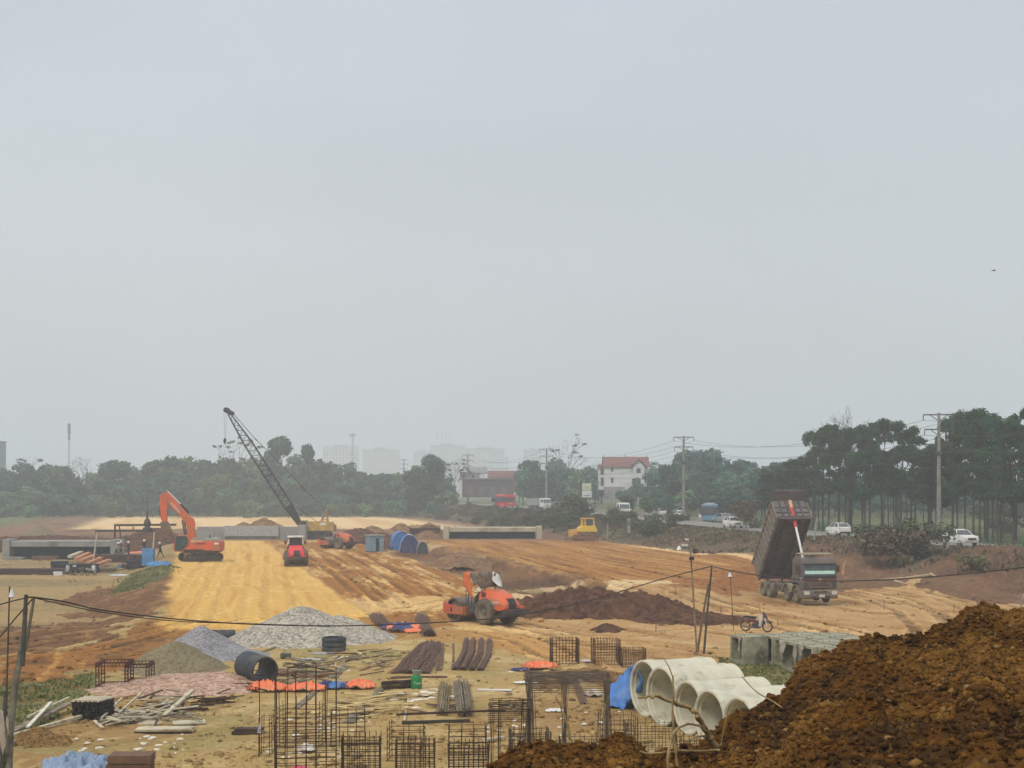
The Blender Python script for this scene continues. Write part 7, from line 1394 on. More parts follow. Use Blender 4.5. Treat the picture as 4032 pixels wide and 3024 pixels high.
# ---------------------------------------------------------------- vehicles on the old road
def car(lab, px, py, away, body=WHT, kind='car', v=None):
    """rounded car; heading along the road, away or towards the camera"""
    x, y, z = gp(px, py); hh = math.atan2(CP, -SP)+(0 if away else math.pi); t = thing('car', lab, 'pickup truck' if kind == 'pickup' else 'car', (x, y, float(hgt(x, y))+.05), hh, 'vehicles on the old road')
    if kind == 'car': S = [(2.15, .55, .86, .70), (2.05, .35, 1.00, .80), (1.2, .30, 1.08, .88), (.95, .30, 1.12, .89), (-1.3, .30, 1.14, .89), (-2.0, .35, 1.16, .84), (-2.18, .5, 1.05, .76)]
    else: S = [(2.55, .6, .95, .74), (2.45, .42, 1.12, .84), (1.3, .38, 1.22, .90), (.6, .38, 1.22, .91), (-.9, .38, 1.2, .91), (-2.5, .42, 1.2, .90), (-2.58, .55, 1.15, .88)]
    mb = MB(); mb.loft([[(sx, -w, z0), (sx, -w*1.03, (z0+z1)/2), (sx, -w*.93, z1), (sx, w*.93, z1), (sx, w*1.03, (z0+z1)/2), (sx, w, z0)] for sx, z0, z1, w in S]); mb.build('body', body, t, smooth=True, bevel=.03)
    G_ = [(1.0, 1.11, .80), (.35, 1.56, .62), (-.2, 1.66, .62), (-1.25, 1.62, .62), (-1.95, 1.18, .74)] if kind == 'car' else [(1.15, 1.2, .82), (.45, 1.70, .64), (-.1, 1.78, .64), (-.85, 1.74, .64), (-1.05, 1.2, .82)]
    base = 1.08 if kind == 'car' else 1.18
    q = MB(); q.loft([[(sx, -w*1.12, base), (sx, -w, zt), (sx, w, zt), (sx, w*1.12, base)] for sx, zt, w in G_]); q.build('cabin_glass', mat('car_glass', (.035, .04, .045), .1, spec=.7), t, smooth=False)
    MB().loft([[(sx, -w*.98, zt-.03), (sx, -w*.94, zt+.025), (sx, w*.94, zt+.025), (sx, w*.98, zt-.03)] for sx, zt, w in G_[1:4]]).build('roof', body, t, bevel=.02)
    pr = MB()
    for s in (-1, 1):
        for a, b in ((0, 1), (3, 4)): pr.bar((G_[a][0], s*G_[a][2]*1.08, base+.02), (G_[b][0] if a == 0 else G_[3][0], s*G_[1][2]*1.0, G_[b][1] if a == 0 else G_[3][1]), .045, 4) if a == 0 else pr.bar((G_[3][0], s*G_[3][2], G_[3][1]), (G_[4][0], s*G_[4][2]*1.1, base+.04), .06, 4)
        pr.bar((-.3, s*G_[2][2]*1.12, base), (-.3, s*G_[2][2]*1.0, G_[2][1]), .045, 4)
    pr.build('pillars', body, t)
    if kind != 'car':
        bd = MB()
        for s in (-1, 1): bd.bx(-2.5, -1.1, s*.86-.05, s*.86+.05, 1.2, 1.36)
        bd.bx(-2.58, -2.48, -.8, .8, 1.2, 1.36).build('load_bed', body, t)
    L = 1.35 if kind == 'car' else 1.6
    for xw in (L, -L):
        for s in (-1, 1): wheel(t, (xw, s*.82, .34), .34, .22, TYB, RIM, .55)
    fx_ = S[0][0]; rx_ = S[-1][0]
    for s in (-1, 1): MB().box((fx_-.08, s*.6, .82 if kind == 'car' else .92), (.12, .34, .16)).build('headlight', LAMP, t); MB().box((rx_+.06, s*.7, .98), (.1, .26, .2)).build('tail_light', RLMP, t); MB().box((.75, s*.98, 1.15), (.1, .16, .13)).build('mirror', body, t)
    MB().box((fx_-.02, 0, .7 if kind == 'car' else .82), (.1, .9, .22)).build('grille', BLK, t); MB().box((rx_-.0, 0, .45), (.1, 1.4, .22)).build('bumper', BLK, t); return t
SLV = mat('silver_paint', sr(185, 190, 192, .8), .35, .2, var=.04)
car('white hatchback driving away on the old road behind the dump truck', 3300, 2110, True); car('white double-cab pickup truck coming along the road at the right', 3778, 2152, False, kind='pickup')
car('small white car left of the white cab lorry', 2310, 2018, False); car('white car on the bridge right of the white cab lorry', 2598, 2034, True); car('white car half hidden by the tall power pole base', 2676, 2044, False); car('white car in front of the blue bus', 2782, 2052, False); car('white car right behind the bus front, beside the bush', 2845, 2060, True, SLV)
car('white van shape low behind the brown bush', 2885, 2080, False)
def bus(lab, px, py, away, m, mr, L=11.5, W=2.5, H=3.2, col=None, skew=0):
    x, y, z = gp(px, py); hh = math.atan2(CP, -SP)+(0 if away else math.pi)+skew; t = thing('bus', lab, 'bus', (x, y, float(hgt(x, y))+.05), hh, None); w = W/2
    MB().loft([[(L/2-dx, -w, .35), (L/2-dx-.05, -w, 1.3), (L/2-dx-.25, -w*.94, H-.1), (L/2-dx-.35, -w*.86, H), (L/2-dx-.35, w*.86, H), (L/2-dx-.25, w*.94, H-.1), (L/2-dx-.05, w, 1.3), (L/2-dx, w, .35)] for dx in (0, L)]).build('body', m, t, bevel=.06)
    MB().add([(L/2+.02, -w*.92, 1.35), (L/2+.02, w*.92, 1.35), (L/2-.18, w*.88, H-.35), (L/2-.18, -w*.88, H-.35), (L/2-.1, -w*.92, 1.35), (L/2-.1, w*.92, 1.35), (L/2-.3, w*.88, H-.35), (L/2-.3, -w*.88, H-.35)], [(0,1,2,3), (4,7,6,5), (0,4,5,1), (1,5,6,2), (2,6,7,3), (3,7,4,0)]).build('windscreen', mat('bus_glass', (.04, .045, .05), .15, spec=.6), t)
    for s in (-1, 1):
        for k in range(6): MB().bx(-L/2+.6+k*1.75, -L/2+2.2+k*1.75, s*w*.985-.02, s*w*.985+.02, 1.5, 2.55).build('side_window', MATS['bus_glass'], t)
    MB().bx(-L/2+.5, L/2-.6, -w*.6, w*.6, H, H+.22).build('roof_pod', mr, t, bevel=.05); MB().bx(L/2-.75, L/2-.22, -w*.92, w*.92, H-.02, H+.06).build('front_roof_edge', WHT, t)
    for xw in (L*.3, -L*.28):
        for s in (-1, 1): wheel(t, (xw, s*(w-.16), .48), .48, .28, TYB, RIM, .5)
    for s in (-1, 1): MB().box((L/2+.02, s*w*.7, .75), (.06, .4, .2)).build('headlight', LAMP, t); MB().box((L/2+.15, s*(w+.2), 2.3), (.12, .12, .5)).bar((L/2-.1, s*w*.9, 2.8), (L/2+.15, s*(w+.2), 2.5), .03).build('mirror', BLK, t)
    return t
bb = bus('red coach at the far end of the old road', 1990, 2000, False, mat('coach_red', sr(226, 40, 44, .9), .4, var=.04), mat('coach_red2', sr(200, 50, 50, .85), .5), L=8.5, skew=-.55); MB().bx(-1.6, 1.0, 1.26, 1.275, .95, 1.12).build('stripe', WHT, bb)
bus('light blue coach behind the white cars right of centre', 2795, 2056, False, mat('coach_blue', sr(110, 160, 190, .85), .45, var=.04), mat('coach_pod', sr(160, 190, 200, .85), .5), L=8.5, skew=-.42)
def lorry(lab, px, py, m, bedm, away=False, box=None, W=2.2, H=2.6, skew=.0):
    x, y, z = gp(px, py); hh = math.atan2(CP, -SP)+(0 if away else math.pi)+skew; t = thing('lorry', lab, 'lorry', (x, y, float(hgt(x, y))+.05), hh, None); w = W/2
    MB().prism([(1.0, .55), (1.0, H), (1.25, H+.05), (2.35, H), (2.6, 1.75), (2.68, 1.5), (2.68, .55)], -w, w).build('cab', m, t, bevel=.06)
    MB().add([(2.685, -w*.88, 1.55), (2.685, w*.88, 1.55), (2.45, w*.84, H-.25), (2.45, -w*.84, H-.25), (2.6, -w*.88, 1.55), (2.6, w*.88, 1.55), (2.35, w*.84, H-.25), (2.35, -w*.84, H-.25)], [(0,1,2,3), (4,7,6,5), (0,4,5,1), (1,5,6,2), (2,6,7,3), (3,7,4,0)]).build('windscreen', mat('lorry_glass', sr(80, 105, 110, .7), .15, spec=.6), t)
    MB().bx(2.68, 2.72, -.42, .42, .75, .95).build('grille', BLK, t); MB().bx(2.6, 2.75, -w, w, .4, .65).build('bumper', m, t, bevel=.03)
    for s in (-1, 1): MB().prism([(1.5, 1.6), (1.5, H-.25), (2.3, H-.25), (2.45, 1.6)], s*w+(.0 if s > 0 else -.02), s*w+(.02 if s > 0 else 0)).build('side_window', MATS['lorry_glass'], t); MB().box((2.7, s*w*.8, .8), (.06, .3, .16)).build('headlight', LAMP, t); MB().box((2.75, s*(w+.2), 2.0), (.08, .16, .4)).build('mirror', BLK, t)
    MB().bx(-4.2, 1.0, -.4, .4, .55, .8).build('chassis', DGR, t)
    mb = MB(); 
    if box: MB().bx(-4.4, .85, -w*1.05, w*1.05, .9, box).build('cargo_box', bedm, t, bevel=.04)
    else: mb.bx(-4.4, .85, -w, w, .85, 1.0); mb.bx(-4.4, .85, -w, -w+.05, 1.003, 1.75); mb.bx(-4.4, .85, w-.05, w, 1.003, 1.75); mb.bx(.8, .85, -w+.055, w-.055, 1.003, 2.0); mb.build('load_bed', bedm, t)
    for xw in (1.9, -2.2, -3.3):
        for s in (-1, 1): wheel(t, (xw, s*(w-.14), .45), .45, .26, TYB, RIM, .5)
    return t
lorry('white cab lorry facing the camera in the middle of the far road', 2442, 2034, WHT, mat('lorry_bed', sr(120, 116, 116, .7), .8), skew=.05); lorry('white cab lorry with slatted body left of the green bush', 2130, 2006, WHT, mat('slat_body', sr(150, 158, 152, .75), .8), box=2.5, skew=.35)
x, y, z = gp(2220, 1992); t = thing('covered_trailer', 'long grey green covered trailer behind the bush near the sign boards', 'trailer', (x-1, y+8, z), -.05); MB().bx(-5.5, 5.8, -1.2, 1.2, 1.1, 3.7).build('cover', mat('trailer_green', sr(110, 128, 122, .75), .8, var=.1), t, bevel=.05)
for k in range(14): MB().bx(-5.3+k*.8, -5.2+k*.8, -1.24, -1.2, 1.2, 3.5).build('rib', ARM, t)
MB().prism([(5.81, 2.2), (5.81, 3.7), (7.6, 2.4), (7.6, 2.0)], -1.1, 1.1).build('nose_cover', WHT, t)
for xw in (-4.4, -3.3, 3.4): 
    for s in (-1, 1): wheel(t, (xw, s*1.0, .5), .5, .28, TYB, RIM, .5)
x, y, z = gp(2484, 2044); motorbike('scooter riding beside the white cab lorry on the far road', (x, y, float(hgt(x, y))+.05), math.atan2(-CP, SP), (90, 90, 95, 'road'))
J = pose('stand', .1, .1, .9); 
for k_ in ('lk', 'rk'): J[k_] = (.42, J[k_][1]*1.6, .78)
for k_ in ('la', 'ra'): J[k_] = (.35, J[k_][1]*1.6, .36)
for k_ in ('lt', 'rt'): J[k_] = (.5, J[k_][1]*1.6, .33)
person('rider in grey with a pale helmet on the scooter on the far road', (x, y, float(hgt(x, y))+.03), math.atan2(-CP, SP), J, dk1, trs, grp=None)
# road bridge parapets and pier, sign boards, small posts
CPB = mat('parapet', sr(168, 164, 152, .75), .9, var=.08, dirt=sr(120, 112, 100, .6), damt=.4)
def along(name, lab, v, u0, u1, w, h, m, dz=0):
    a = xy(u0, v); b = xy(u1, v); za = float(zroad(u0)); mb = MB(); d_ = Vector((b[0]-a[0], b[1]-a[1], float(zroad(u1))-za)); o = MB().box((0, 0, 0), (d_.length, w, h)).build(name, m, None, bevel=.03); o.location = Vector((a[0], a[1], za+dz+h/2))+d_/2; o.rotation_euler = d_.to_track_quat('X', 'Z').to_euler(); return tag(o, lab, 'parapet')
along('parapet', 'near concrete parapet of the road bridge', 74.9, 262, 300, .35, .8, CPB, -.15); along('parapet', 'far concrete parapet of the road bridge', 85.8, 240, 330, .35, .7, CPB, 0)
for px, pt, pb, d, lab, w in ((2476, 2042, 2134, 232, 'pale concrete pier under the near end of the road bridge', .5), (2393, 2062, 2134, 232, 'slim pale post left of the bridge pier', .22), (2790, 2052, 2072, 300, 'stub post by the bridge', .25), (3722, 2118, 2230, 142, 'leaning pale concrete post in front of the pickup truck', .22), (3205, 2040, 2112, 168, 'broken post leaning in front of the white hatchback', .2)):
    a = at(px, pb, d); b = at(px+(12 if px > 3000 else 0), pt, d); o = MB().bar((0, 0, -.4), (b[0]-a[0], 0, b[2]-a[2]), w/1.4, 4).build('concrete_post', CPB, None); o.location = a; tag(o, lab, 'post')
x, _, z = at(2322, 2010, 300); t = thing('sign_board', 'tall post with two pale sign boards, one above the other, near the lorries', 'sign', (x, 300, z)); a = at(2292, 1902, 300); b = at(2328, 1930, 300); MB().bar((a[0]-x-.1, 0, -3), (a[0]-x-.1, 0, a[2]-z), .14, 6).build('post', ARM, t)
MB().bx(a[0]-x, b[0]-x, -.08, .08, b[2]-z, a[2]-z).build('upper_board', mat('board_cream', sr(196, 206, 176, .85), .7), t); a2 = at(2292, 1932, 300); b2_ = at(2330, 1958, 300); MB().bx(a2[0]-x, b2_[0]-x, -.08, .08, b2_[2]-z, a2[2]-z).build('lower_board', mat('board_pale', sr(205, 212, 208, .85), .7), t)
text('825', .62, t, ((a[0]+b[0])/2-x, -.1, (a[2]+b[2])/2-z-.2), (R(90), 0, 0), mat('sign_ink', sr(150, 155, 90, .8), .7)); MB().bx((a2[0])-x+.3, b2_[0]-x-.3, -.1, -.085, b2_[2]-z+.25, b2_[2]-z+.45).build('stripe', mat('sign_grey', sr(130, 140, 140, .8), .7), t)
# broken bamboo poles by the right slope
def pole(lab, pts, r, m=BMB, name='bamboo_pole', cat='bamboo pole', nodes=True, n=8):
    P = [Vector(at(*p)) for p in pts]; o0_ = P[0].copy(); P = [p-o0_ for p in P]; mb = MB(); rs = r if hasattr(r, '__len__') else [r]*len(P)
    if nodes:
        Q_, R_ = [], []
        for i in range(len(P)-1):
            L = (P[i+1]-P[i]).length; k = max(2, int(L/.32))
            for j in range(k): f = j/k; rr_ = rs[i]*(1-f)+rs[i+1]*f; Q_ += [P[i].lerp(P[i+1], f), P[i].lerp(P[i+1], min(.999, f+.03/L))]; R_ += [rr_*1.14, rr_]
        Q_.append(P[-1]); R_.append(rs[-1]); mb.tube(Q_, R_, n)
    else: mb.tube(P, rs, n)
    o = mb.build(name, m, None, smooth=True); o.location = o0_; return tag(o, lab, cat)
BMP = mat('bleached_bamboo', sr(188, 172, 136, .78), .75, var=.12, scale=3)
pole('long fallen bleached bamboo pole at the foot of the right slope', [(3465, 2284, 127), (3560, 2276, 126.5), (3668, 2262, 126)], [.08, .09, .07], BMP); pole('broken end of the fallen bamboo slanting down right', [(3664, 2258, 125.8), (3708, 2288, 124)], .09, BMP); pole('short fallen bamboo below the long one', [(3522, 2286, 124), (3560, 2299, 123), (3612, 2292, 122.6)], [.09, .1, .08], BMP); pole('thin stump of bamboo standing on the fallen ones', [(3611, 2300, 122), (3611, 2288, 122)], .06, BMP)
# ---------------------------------------------------------------- leaning bamboo, wire and lamps of the yard lighting
BMD = mat('weathered_bamboo', sr(116, 108, 86, .66), .8, var=.25, scale=4, dirt=sr(70, 62, 50, .5), damt=.4); BMK = mat('dark_bamboo', sr(76, 74, 62, .6), .8, var=.25, scale=4)
pole('thickest leaning bamboo pole at the left edge, top tied to the cable', [(30, 3110, 40.8), (38, 2900, 41.5), (60, 2690, 42.3), (92, 2520, 43)], [.115, .105, .095, .08], BMD); pole('dark upper bamboo spliced onto the thickest left pole', [(88, 2620, 42.6), (97, 2450, 43), (103, 2342, 43.2)], [.07, .062, .055], BMK)
pole('slanting bamboo stub leaning left from the spliced pole', [(100, 2560, 43.3), (118, 2450, 43.5), (134, 2352, 43.6)], [.045, .045, .04], BMD); pole('thin brown stick carrying the white lamp shade at the far left', [(20, 3000, 42), (28, 2660, 42.2), (38, 2308, 42.4)], [.028, .026, .02], WDD, 'lamp_stick', 'stick', False)
pole('thin pole slanting to the left edge below the cable knot', [(-30, 2545, 42.6), (60, 2435, 43), (128, 2358, 43.4)], .022, WDD, 'brace_pole', 'pole', False); pole('second dark bamboo upright at the left edge bottom', [(6, 3110, 41), (10, 2950, 41), (22, 2720, 41.5)], [.07, .065, .05], BMK)
cloth('rag', 'pale torn sheeting wrapped round the foot of the leaning bamboo', 'rag', [at(-4, 2790, 41), at(10, 2800, 40.8), at(22, 2870, 40.8), at(24, 2930, 40.8), at(14, 2975, 40.8), at(4, 2930, 41), at(-14, 2900, 41)], [(0,1,2,6), (2,3,5,6), (3,4,5)], RAG, amp=.03, seed=40); cloth('rag', 'small pale rag fluttering on the leaning bamboo', 'rag', [at(26, 2820, 40.7), at(34, 2840, 40.6), at(38, 2900, 40.6), at(28, 2870, 40.7)], [(0,1,2,3)], RAG, amp=.03, seed=41)
def lamp(lab, px, py, d, r, h, m=WHT):
    x, y, z = at(px, py, d); t = thing('work_lamp', lab, 'lamp', (x, y, z)); MB().lathe([(.03, h), (r*.45, h*.8), (r*.8, h*.35), (r, 0), (r*.9, 0), (r*.6, h*.5), (.02, h*.9)], (0,0,0), 'z', 16).build('shade', m, t, smooth=True); MB().lathe([(.001, -.02), (r*.35, .02), (r*.3, h*.4), (.001, h*.5)], (0,0,0), 'z', 10).build('bulb', LAMP, t, smooth=True); return t
BAG = mat('lamp_white', sr(214, 212, 224, .88), .5); lamp('white bell-shaped lamp shade hanging from the stick at the far left', 46, 2350, 42.3, .085, .22, BAG); lamp('white bottle-like lamp hanging above the tallest column cage', 1022, 2885, 44.5, .06, .30, BAG); lamp('small white lamp hanging from the cable near the tipped truck', 2874, 2270, 70, .10, .2, BAG)
pole('thin stick holding the bottle-like lamp', [(1022, 2985, 44.5), (1022, 2760, 44.5), (1020, 2680, 44.5)], .016, RST, 'lamp_stick', 'stick', False)
def sag(lab, P, r=.022, n=8):
    P = [Vector(at(*p)) for p in P]; o0_ = P[0].copy(); Q_ = []
    for i in range(len(P)-1):
        p0, p1, p2, p3 = P[max(i-1, 0)], P[i], P[i+1], P[min(i+2, len(P)-1)]
        for j in range(n):
            t_ = j/n; Q_.append(.5*((2*p1)+(p2-p0)*t_+(2*p0-5*p1+4*p2-p3)*t_*t_+(3*p1-p0-3*p2+p3)*t_**3)-o0_)
    Q_.append(P[-1]-o0_); o = MB().tube(Q_, r, 5).build('cable', mat('cable_black', (.035, .028, .024), .8, var=.3), None); o.location = o0_; return tag(o, lab, 'cable')
sag('long sagging cable from the left bamboo across the yard to the pole by the pipes', [(104, 2354, 43.2), (135, 2352, 43.4), (260, 2370, 45), (400, 2402, 47), (700, 2438, 51.5), (1000, 2458, 56), (1350, 2464, 60.5), (1700, 2452, 64), (2000, 2428, 67), (2300, 2370, 69.2), (2600, 2282, 71), (2800, 2230, 72)], .026)
sag('second thinner cable hugging the long one over the left half of the yard', [(135, 2354, 43.5), (400, 2410, 47.2), (700, 2446, 51.6), (1000, 2456, 56), (1300, 2467, 60)], .018); sag('cable running left out of the picture from the left bamboo', [(-60, 2400, 41), (30, 2372, 42), (103, 2354, 43.1)], .02)
sag('cable from the pole by the pipes past the truck to the right edge', [(2800, 2230, 72), (2960, 2262, 70), (3150, 2282, 67), (3330, 2288, 64), (3600, 2276, 59), (3850, 2254, 54), (4100, 2226, 50)], .026)
pole('dark bamboo pole by the pipes holding up the cable', [(2770, 2590, 71), (2786, 2400, 71.5), (2803, 2228, 72)], [.055, .05, .045], BMK); pole('brown pole leaning against the cable pole', [(2745, 2575, 71.5), (2768, 2420, 71.8), (2790, 2300, 72)], [.06, .055, .045], mat('brown_pole', sr(128, 98, 70, .65), .85)); pole('slim pale pole with floodlights, leftmost of the three by the pipes', [(2744, 2572, 72), (2732, 2380, 72), (2722, 2220, 72), (2713, 2098, 72)], [.05, .045, .04, .03], WDG, nodes=False)
pole('short prop at the foot of the cable poles', [(2715, 2590, 71), (2752, 2550, 72)], .03, WDG, 'prop', 'stick', False); pole('thin stick hanging the small white lamp', [(2888, 2480, 69.5), (2882, 2380, 69.8), (2875, 2245, 70)], .016, RST, 'lamp_stick', 'stick', False); pole('grey leaning pole at the far right behind the soil heap', [(4010, 2440, 90), (4030, 2340, 91)], .06, WDG, 'pole', 'pole', False)
def flood(lab, px0, px1, py0, py1, d, m, hd):
    a = at(px0, py1, d); b = at(px1, py0, d); t = thing('floodlight', lab, 'floodlight', (a[0], d, a[2])); w = b[0]-a[0]; h = b[2]-a[2]; MB().bx(0, w, -.05, .12, 0, h).build('housing', m, t, bevel=.01); MB().bx(w*.1, w*.9, -.06, -.05, h*.15, h*.85).build('lens', hd, t); return t
flood('flat white panel lamp on the left arm of the slim pole', 2680, 2711, 2141, 2152, 72, mat('lamp_grey', sr(150, 148, 144, .75), .6), LAMP); flood('tiny white fitting higher on the slim pole', 2697, 2712, 2121, 2127, 72, WHT, LAMP); flood('dark round floodlight right of the slim pole', 2729, 2743, 2160, 2180, 71.8, BLK, DGR); flood('lower dark floodlight on the slim pole', 2714, 2733, 2192, 2206, 71.8, DGR, BLK)
lamp('white hooded lamp at the end of the slim pole arm', 2674, 2165, 72, .13, .2, WHT); pole('thin arm of the hooded lamp', [(2656, 2140, 72), (2698, 2124, 72)], .014, WDD, 'stick', 'stick', False)
# survey stakes
for px, pb, pt, r in ((3480, 2402, 2362, .02), (3062, 2465, 2438, .02), (2838, 2418, 2388, .02), (2582, 2490, 2455, .02), (3755, 2410, 2380, .02), (2660, 2340, 2310, .02)):
    x, y, z = gp(px, pb); h = (pb-pt)/F*y; o = MB().bar((0, 0, -.1), (.02, 0, h), r, 5).build('stake', RST, None); o.location = (x, y, z); tag(o, 'thin survey stake standing in the graded soil', 'stake', 'survey stakes')
x, y, z = gp(1825, 2196); t = thing('tripod', 'small pale tripod of sticks on the spoil right of the arched form', 'tripod', (x, y, z))
for a in (0, 2.1, 4.2): MB().bar((.35*math.cos(a), .35*math.sin(a), 0), (0, 0, 1.35), .035, 5).build('leg', WPO, t)
cloth('cloth', 'pale scarecrow-like cloth on a stake behind the dump truck', 'cloth', [at(3318, 2225, 112), at(3330, 2205, 112), at(3326, 2245, 112), at(3322, 2270, 112), at(3312, 2262, 112)], [(0,1,2,3,4)], mat('peach_cloth', sr(196, 150, 118, .8), .8), amp=.05, seed=50)
x, y, z = gp(1110, 2090, 0)
# ---------------------------------------------------------------- roots and sticks on the near soil heap
ROT = mat('bare_root', sr(176, 150, 100, .68), .8, var=.22, scale=9, dirt=sr(110, 82, 48, .6), damt=.35, bump=.004, bscale=40)
def root(lab, paths):
    t = thing('root', lab, 'root', at(*paths[0][0][0])); o0_ = Vector(t.location); g = np.random.default_rng(len(lab))
    for P, r0, r1 in paths:
        V_ = [Vector(at(*p))-o0_ for p in P]; Q_ = []
        for i in range(len(V_)-1):
            p0, p1, p2, p3 = V_[max(i-1, 0)], V_[i], V_[i+1], V_[min(i+2, len(V_)-1)]
            for j in range(4): t_ = j/4; Q_.append(.5*((2*p1)+(p2-p0)*t_+(2*p0-5*p1+4*p2-p3)*t_*t_+(3*p1-p0-3*p2+p3)*t_**3)+Vector(g.normal(0, r0*.16, 3)))
        Q_.append(V_[-1]); n = len(Q_); MB().tube(Q_, [(r0+(r1-r0)*i/(n-1))*.78*(1+.12*math.sin(i*1.7)) for i in range(n)], 7).build('branch', ROT, t, smooth=True)
D0 = 14.6
root('tall pale forked root standing before the middle pipes', [([(2668, 3040, D0), (2662, 2960, D0), (2656, 2900, D0), (2650, 2820, D0), (2652, 2740, D0), (2650, 2670, D0)], .022, .010), ([(2650, 2670, D0), (2640, 2640, D0), (2625, 2610, D0), (2607, 2588, D0)], .010, .004), ([(2630, 3045, 14.2), (2632, 2980, 14.2), (2640, 2930, 14.3), (2658, 2880, 14.5), (2710, 2852, 14.6), (2760, 2862, 14.7), (2800, 2890, 14.8)], .024, .010), ([(2655, 2880, D0), (2630, 2880, D0), (2600, 2884, D0)], .007, .003), ([(2650, 2670, D0), (2660, 2655, D0)], .004, .002)])
root('thick brown root arching from the heap across the pipe mouths', [([(2835, 3000, 15.2), (2815, 2950, 15.1), (2795, 2905, 15.0), (2775, 2870, 14.9), (2748, 2820, 14.8), (2720, 2792, 14.8), (2650, 2765, 14.7), (2580, 2740, 14.6), (2545, 2748, 14.6), (2512, 2748, 14.6)], .055, .011), ([(2800, 2910, 15), (2770, 2898, 14.9), (2730, 2905, 14.8), (2700, 2928, 14.8)], .014, .007)])
root('long root lying across the crest of the heap and curling down', [([(2518, 2958, 14.6), (2555, 2968, 14.6), (2620, 2962, 14.6), (2690, 2956, 14.7), (2760, 2958, 14.8), (2830, 2954, 14.9), (2880, 2972, 14.7), (2915, 3010, 14.3), (2930, 3050, 14)], .014, .018), ([(2830, 2954, 14.9), (2860, 2975, 14.7), (2890, 3020, 14.4)], .012, .010)])
root('single straight twig leaning on the heap over the last pipes', [([(2922, 2664, 16.2), (2975, 2722, 16.1), (3040, 2760, 16), (3120, 2815, 15.8), (3222, 2896, 15.5)], .008, .013)])
root('gnarled root sticking up at the left end of the heap', [([(2252, 3000, 14.8), (2250, 2945, 14.8), (2242, 2890, 14.8), (2222, 2820, 14.8), (2205, 2780, 14.8), (2187, 2742, 14.8)], .030, .008)]); root('small wavy root before the last pipe', [([(2838, 2935, 15.2), (2850, 2870, 15.2), (2866, 2812, 15.2), (2896, 2790, 15.2), (2912, 2772, 15.2), (2932, 2762, 15.2)], .006, .005)])
root('stubby root with soil lump low on the heap', [([(3470, 2985, 12.6), (3500, 3000, 12.5), (3540, 2975, 12.5), (3608, 2937, 12.5)], .020, .010), ([(3520, 2990, 12.5), (3522, 3008, 12.4)], .006, .003)]); root('tangle of dry rootlets at the lower right of the heap', [([(3715, 3010, 12.3), (3770, 2970, 12.4), (3815, 2945, 12.5)], .009, .006), ([(3760, 2975, 12.4), (3800, 2985, 12.3), (3850, 2980, 12.3)], .010, .005), ([(3790, 3010, 12.2), (3800, 2980, 12.3), (3780, 2958, 12.4)], .008, .004), ([(3850, 2998, 12.2), (3890, 3008, 12.2)], .006, .003)])
root('pair of thin roots at the foot of the heap near the pale boulder', [([(3000, 2960, 14.5), (3050, 2935, 14.6), (3060, 2930, 14.7), (3140, 2955, 14.6)], .012, .008), ([(3045, 2940, 14.6), (3080, 2975, 14.4), (3110, 3024, 14)], .008, .006), ([(3105, 3030, 13.6), (3150, 2985, 13.8), (3195, 2955, 14)], .018, .012)])
# bird
x, y, z = at(3913, 1066, 60); t = thing('bird', 'tiny dark bird flying alone in the upper right sky', 'bird', (x, y, z), .3); MB().loft([[(a, r_*math.cos(t_), r_*math.sin(t_)) for t_ in np.linspace(0, 6.28, 8)[:-1]] for a, r_ in ((-.09, .004), (-.04, .014), (.03, .018), (.07, .01), (.09, .003))]).build('body', BLK, t, smooth=True)
for s in (-1, 1): MB().add([(.03, 0, .005), (-.02, 0, .005), (-.03, s*.09, .035), (-.015, s*.16, .01), (.03, s*.09, .04), (.03, 0, .01), (-.02, 0, .01), (-.03, s*.09, .04), (-.015, s*.16, .015), (.03, s*.09, .045)], [(0,1,2,3,4), (5,9,8,7,6)]).build('wing', BLK, t)
# ---------------------------------------------------------------- small stones and crumbs on the open ground
def sxf(g, N):
    y = 46400/g.uniform(120, 1110, N); x = (g.uniform(-100, 4150, N)-HX)/F*y; u, v = uv(x, y)
    k = fbm(x*.35, y*.2, 3, 12)+.5*g.random(N) > .12; k &= ~((v > -2) & (v < 11) & (y > 84)); return x[k], y[k]
V, T, lx, ly = lumps(26000, sxf, lambda x, y: hgt(x, y), .02, .16, 15, .6); gcx, _ = ground_colour(lx, ly); gcx = gcx*rng.uniform(.55, 1.25, (len(lx), 1))
tag(link('crumbs', mesh_np('crumbs', V, T, gm, True, cols=np.repeat(gcx, 12, 0))), 'crumbs of soil and small stones scattered over the worked ground', 'stones', kind='stuff')

# ---------------------------------------------------------------- single out look-alikes by the landmark they stand beside
def relabel(grp, lands, base, right='from the left'):
    ob = [o for o in bpy.data.objects if o.parent is None and o.get('group') == grp]; W_ = ['first', 'second', 'third', 'fourth', 'fifth', 'sixth', 'seventh', 'eighth', 'ninth', 'tenth', 'eleventh', 'twelfth', 'thirteenth', 'fourteenth', 'fifteenth']
    B = {}
    for o in ob:
        px = o.location.x/max(1, o.location.y)*F+HX; l = next((n for a, b, n in lands if a <= px < b), lands[-1][2]); row = base(o); B.setdefault((row, l), []).append((px, o))
    for (row, l), L in B.items():
        L.sort(key=lambda t: t[0])
        for i, (_, o) in enumerate(L): o['label'] = (W_[i]+' from left, ' if len(L) > 1 and i < 15 else '')+row+' '+l
LW = [(-999, 120, 'at the left edge'), (120, 330, 'by the left radio mast'), (330, 560, 'above the trestle'), (560, 800, 'behind the excavator boom'), (800, 1000, 'left of the crane boom'), (1000, 1250, 'behind the crane boom'), (1250, 1480, 'behind the far orange roller'), (1480, 1700, 'above the blue tents'), (1700, 2100, 'left of the red coach')]
relabel('trees of the far wood', LW, lambda o: 'tall skyline tree' if o.location.y > 470 else ('middle-row wood tree' if o.location.y > 440 else 'low front-row wood tree'))
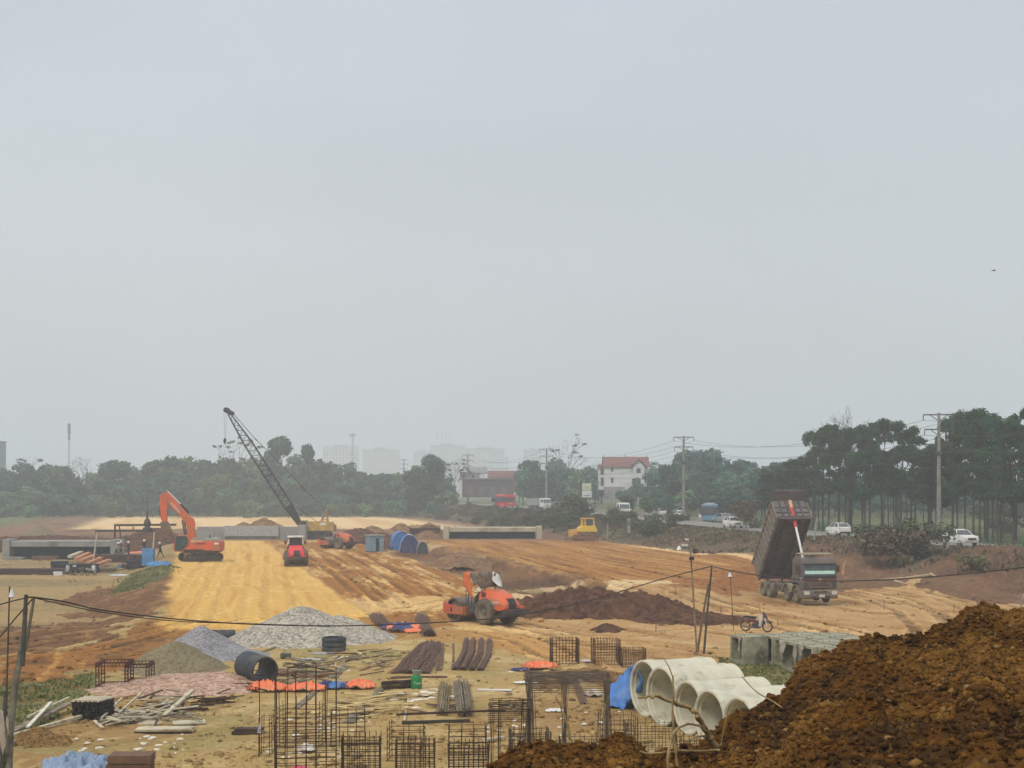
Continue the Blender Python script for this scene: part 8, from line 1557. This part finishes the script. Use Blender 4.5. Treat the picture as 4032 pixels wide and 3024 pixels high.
relabel('bushes at the foot of the far wood', LW, lambda o: 'low bush at the wood foot')
LB = [(-999, 2200, 'left of the second power pole'), (2200, 2400, 'above the covered trailer'), (2400, 2640, 'by the white villa'), (2640, 2760, 'by the central power pole'), (2760, 2900, 'above the blue coach'), (2900, 9999, 'behind the raised truck bed')]
relabel('trees behind the old road', LB, lambda o: 'far tree' if o.location.y > 450 else ('mid-distance tree' if o.location.y > 340 else 'nearer low tree'))
LR = [(-999, 3150, 'behind the raised truck bed'), (3150, 3350, 'above the white hatchback'), (3350, 3600, 'above the big dark bush'), (3600, 3760, 'beside the tall right pole'), (3760, 3900, 'above the pickup truck'), (3900, 9999, 'at the right edge')]
relabel('roadside tree row', LR, lambda o: 'front-row roadside tree' if uv(o.location.x, o.location.y)[1] < 98 else 'back-row roadside tree'); relabel('wood beyond the roadside trees', LR, lambda o: 'hazy wood tree glimpsed between trunks'); relabel('slim stems among the roadside trees', LR, lambda o: 'slim nearly leafless stem')
LS = [(-999, 2050, 'below the red coach'), (2050, 2240, 'behind the culvert end'), (2240, 2360, 'behind the bulldozer'), (2360, 2500, 'by the bridge pier'), (2500, 2640, 'under the road bridge'), (2640, 2800, 'below the blue coach'), (2800, 9999, 'left of the truck bed')]
relabel('shrubs on the slope below the old road', LS, lambda o: 'shrub high on the slope' if uv(o.location.x, o.location.y)[1] > 68.5 else 'shrub low on the slope')
# ---------------------------------------------------------------- haze
hz = MB(); hz.bx(-1900, 1900, -60, 3100, -3, 110)
hm = bpy.data.materials.new('haze'); hm.use_nodes = True; n = hm.node_tree; n.nodes.clear()
vol = n.nodes.new('ShaderNodeVolumePrincipled'); vol.inputs['Density'].default_value = 0.00078; vol.inputs['Color'].default_value = (.885, .945, 1, 1)
vol.inputs['Anisotropy'].default_value = .1; o_ = n.nodes.new('ShaderNodeOutputMaterial'); n.links.new(vol.outputs[0], o_.inputs['Volume'])
tag(hz.build('haze', hm), 'pale grey haze lying over the whole site', 'haze', kind='stuff')
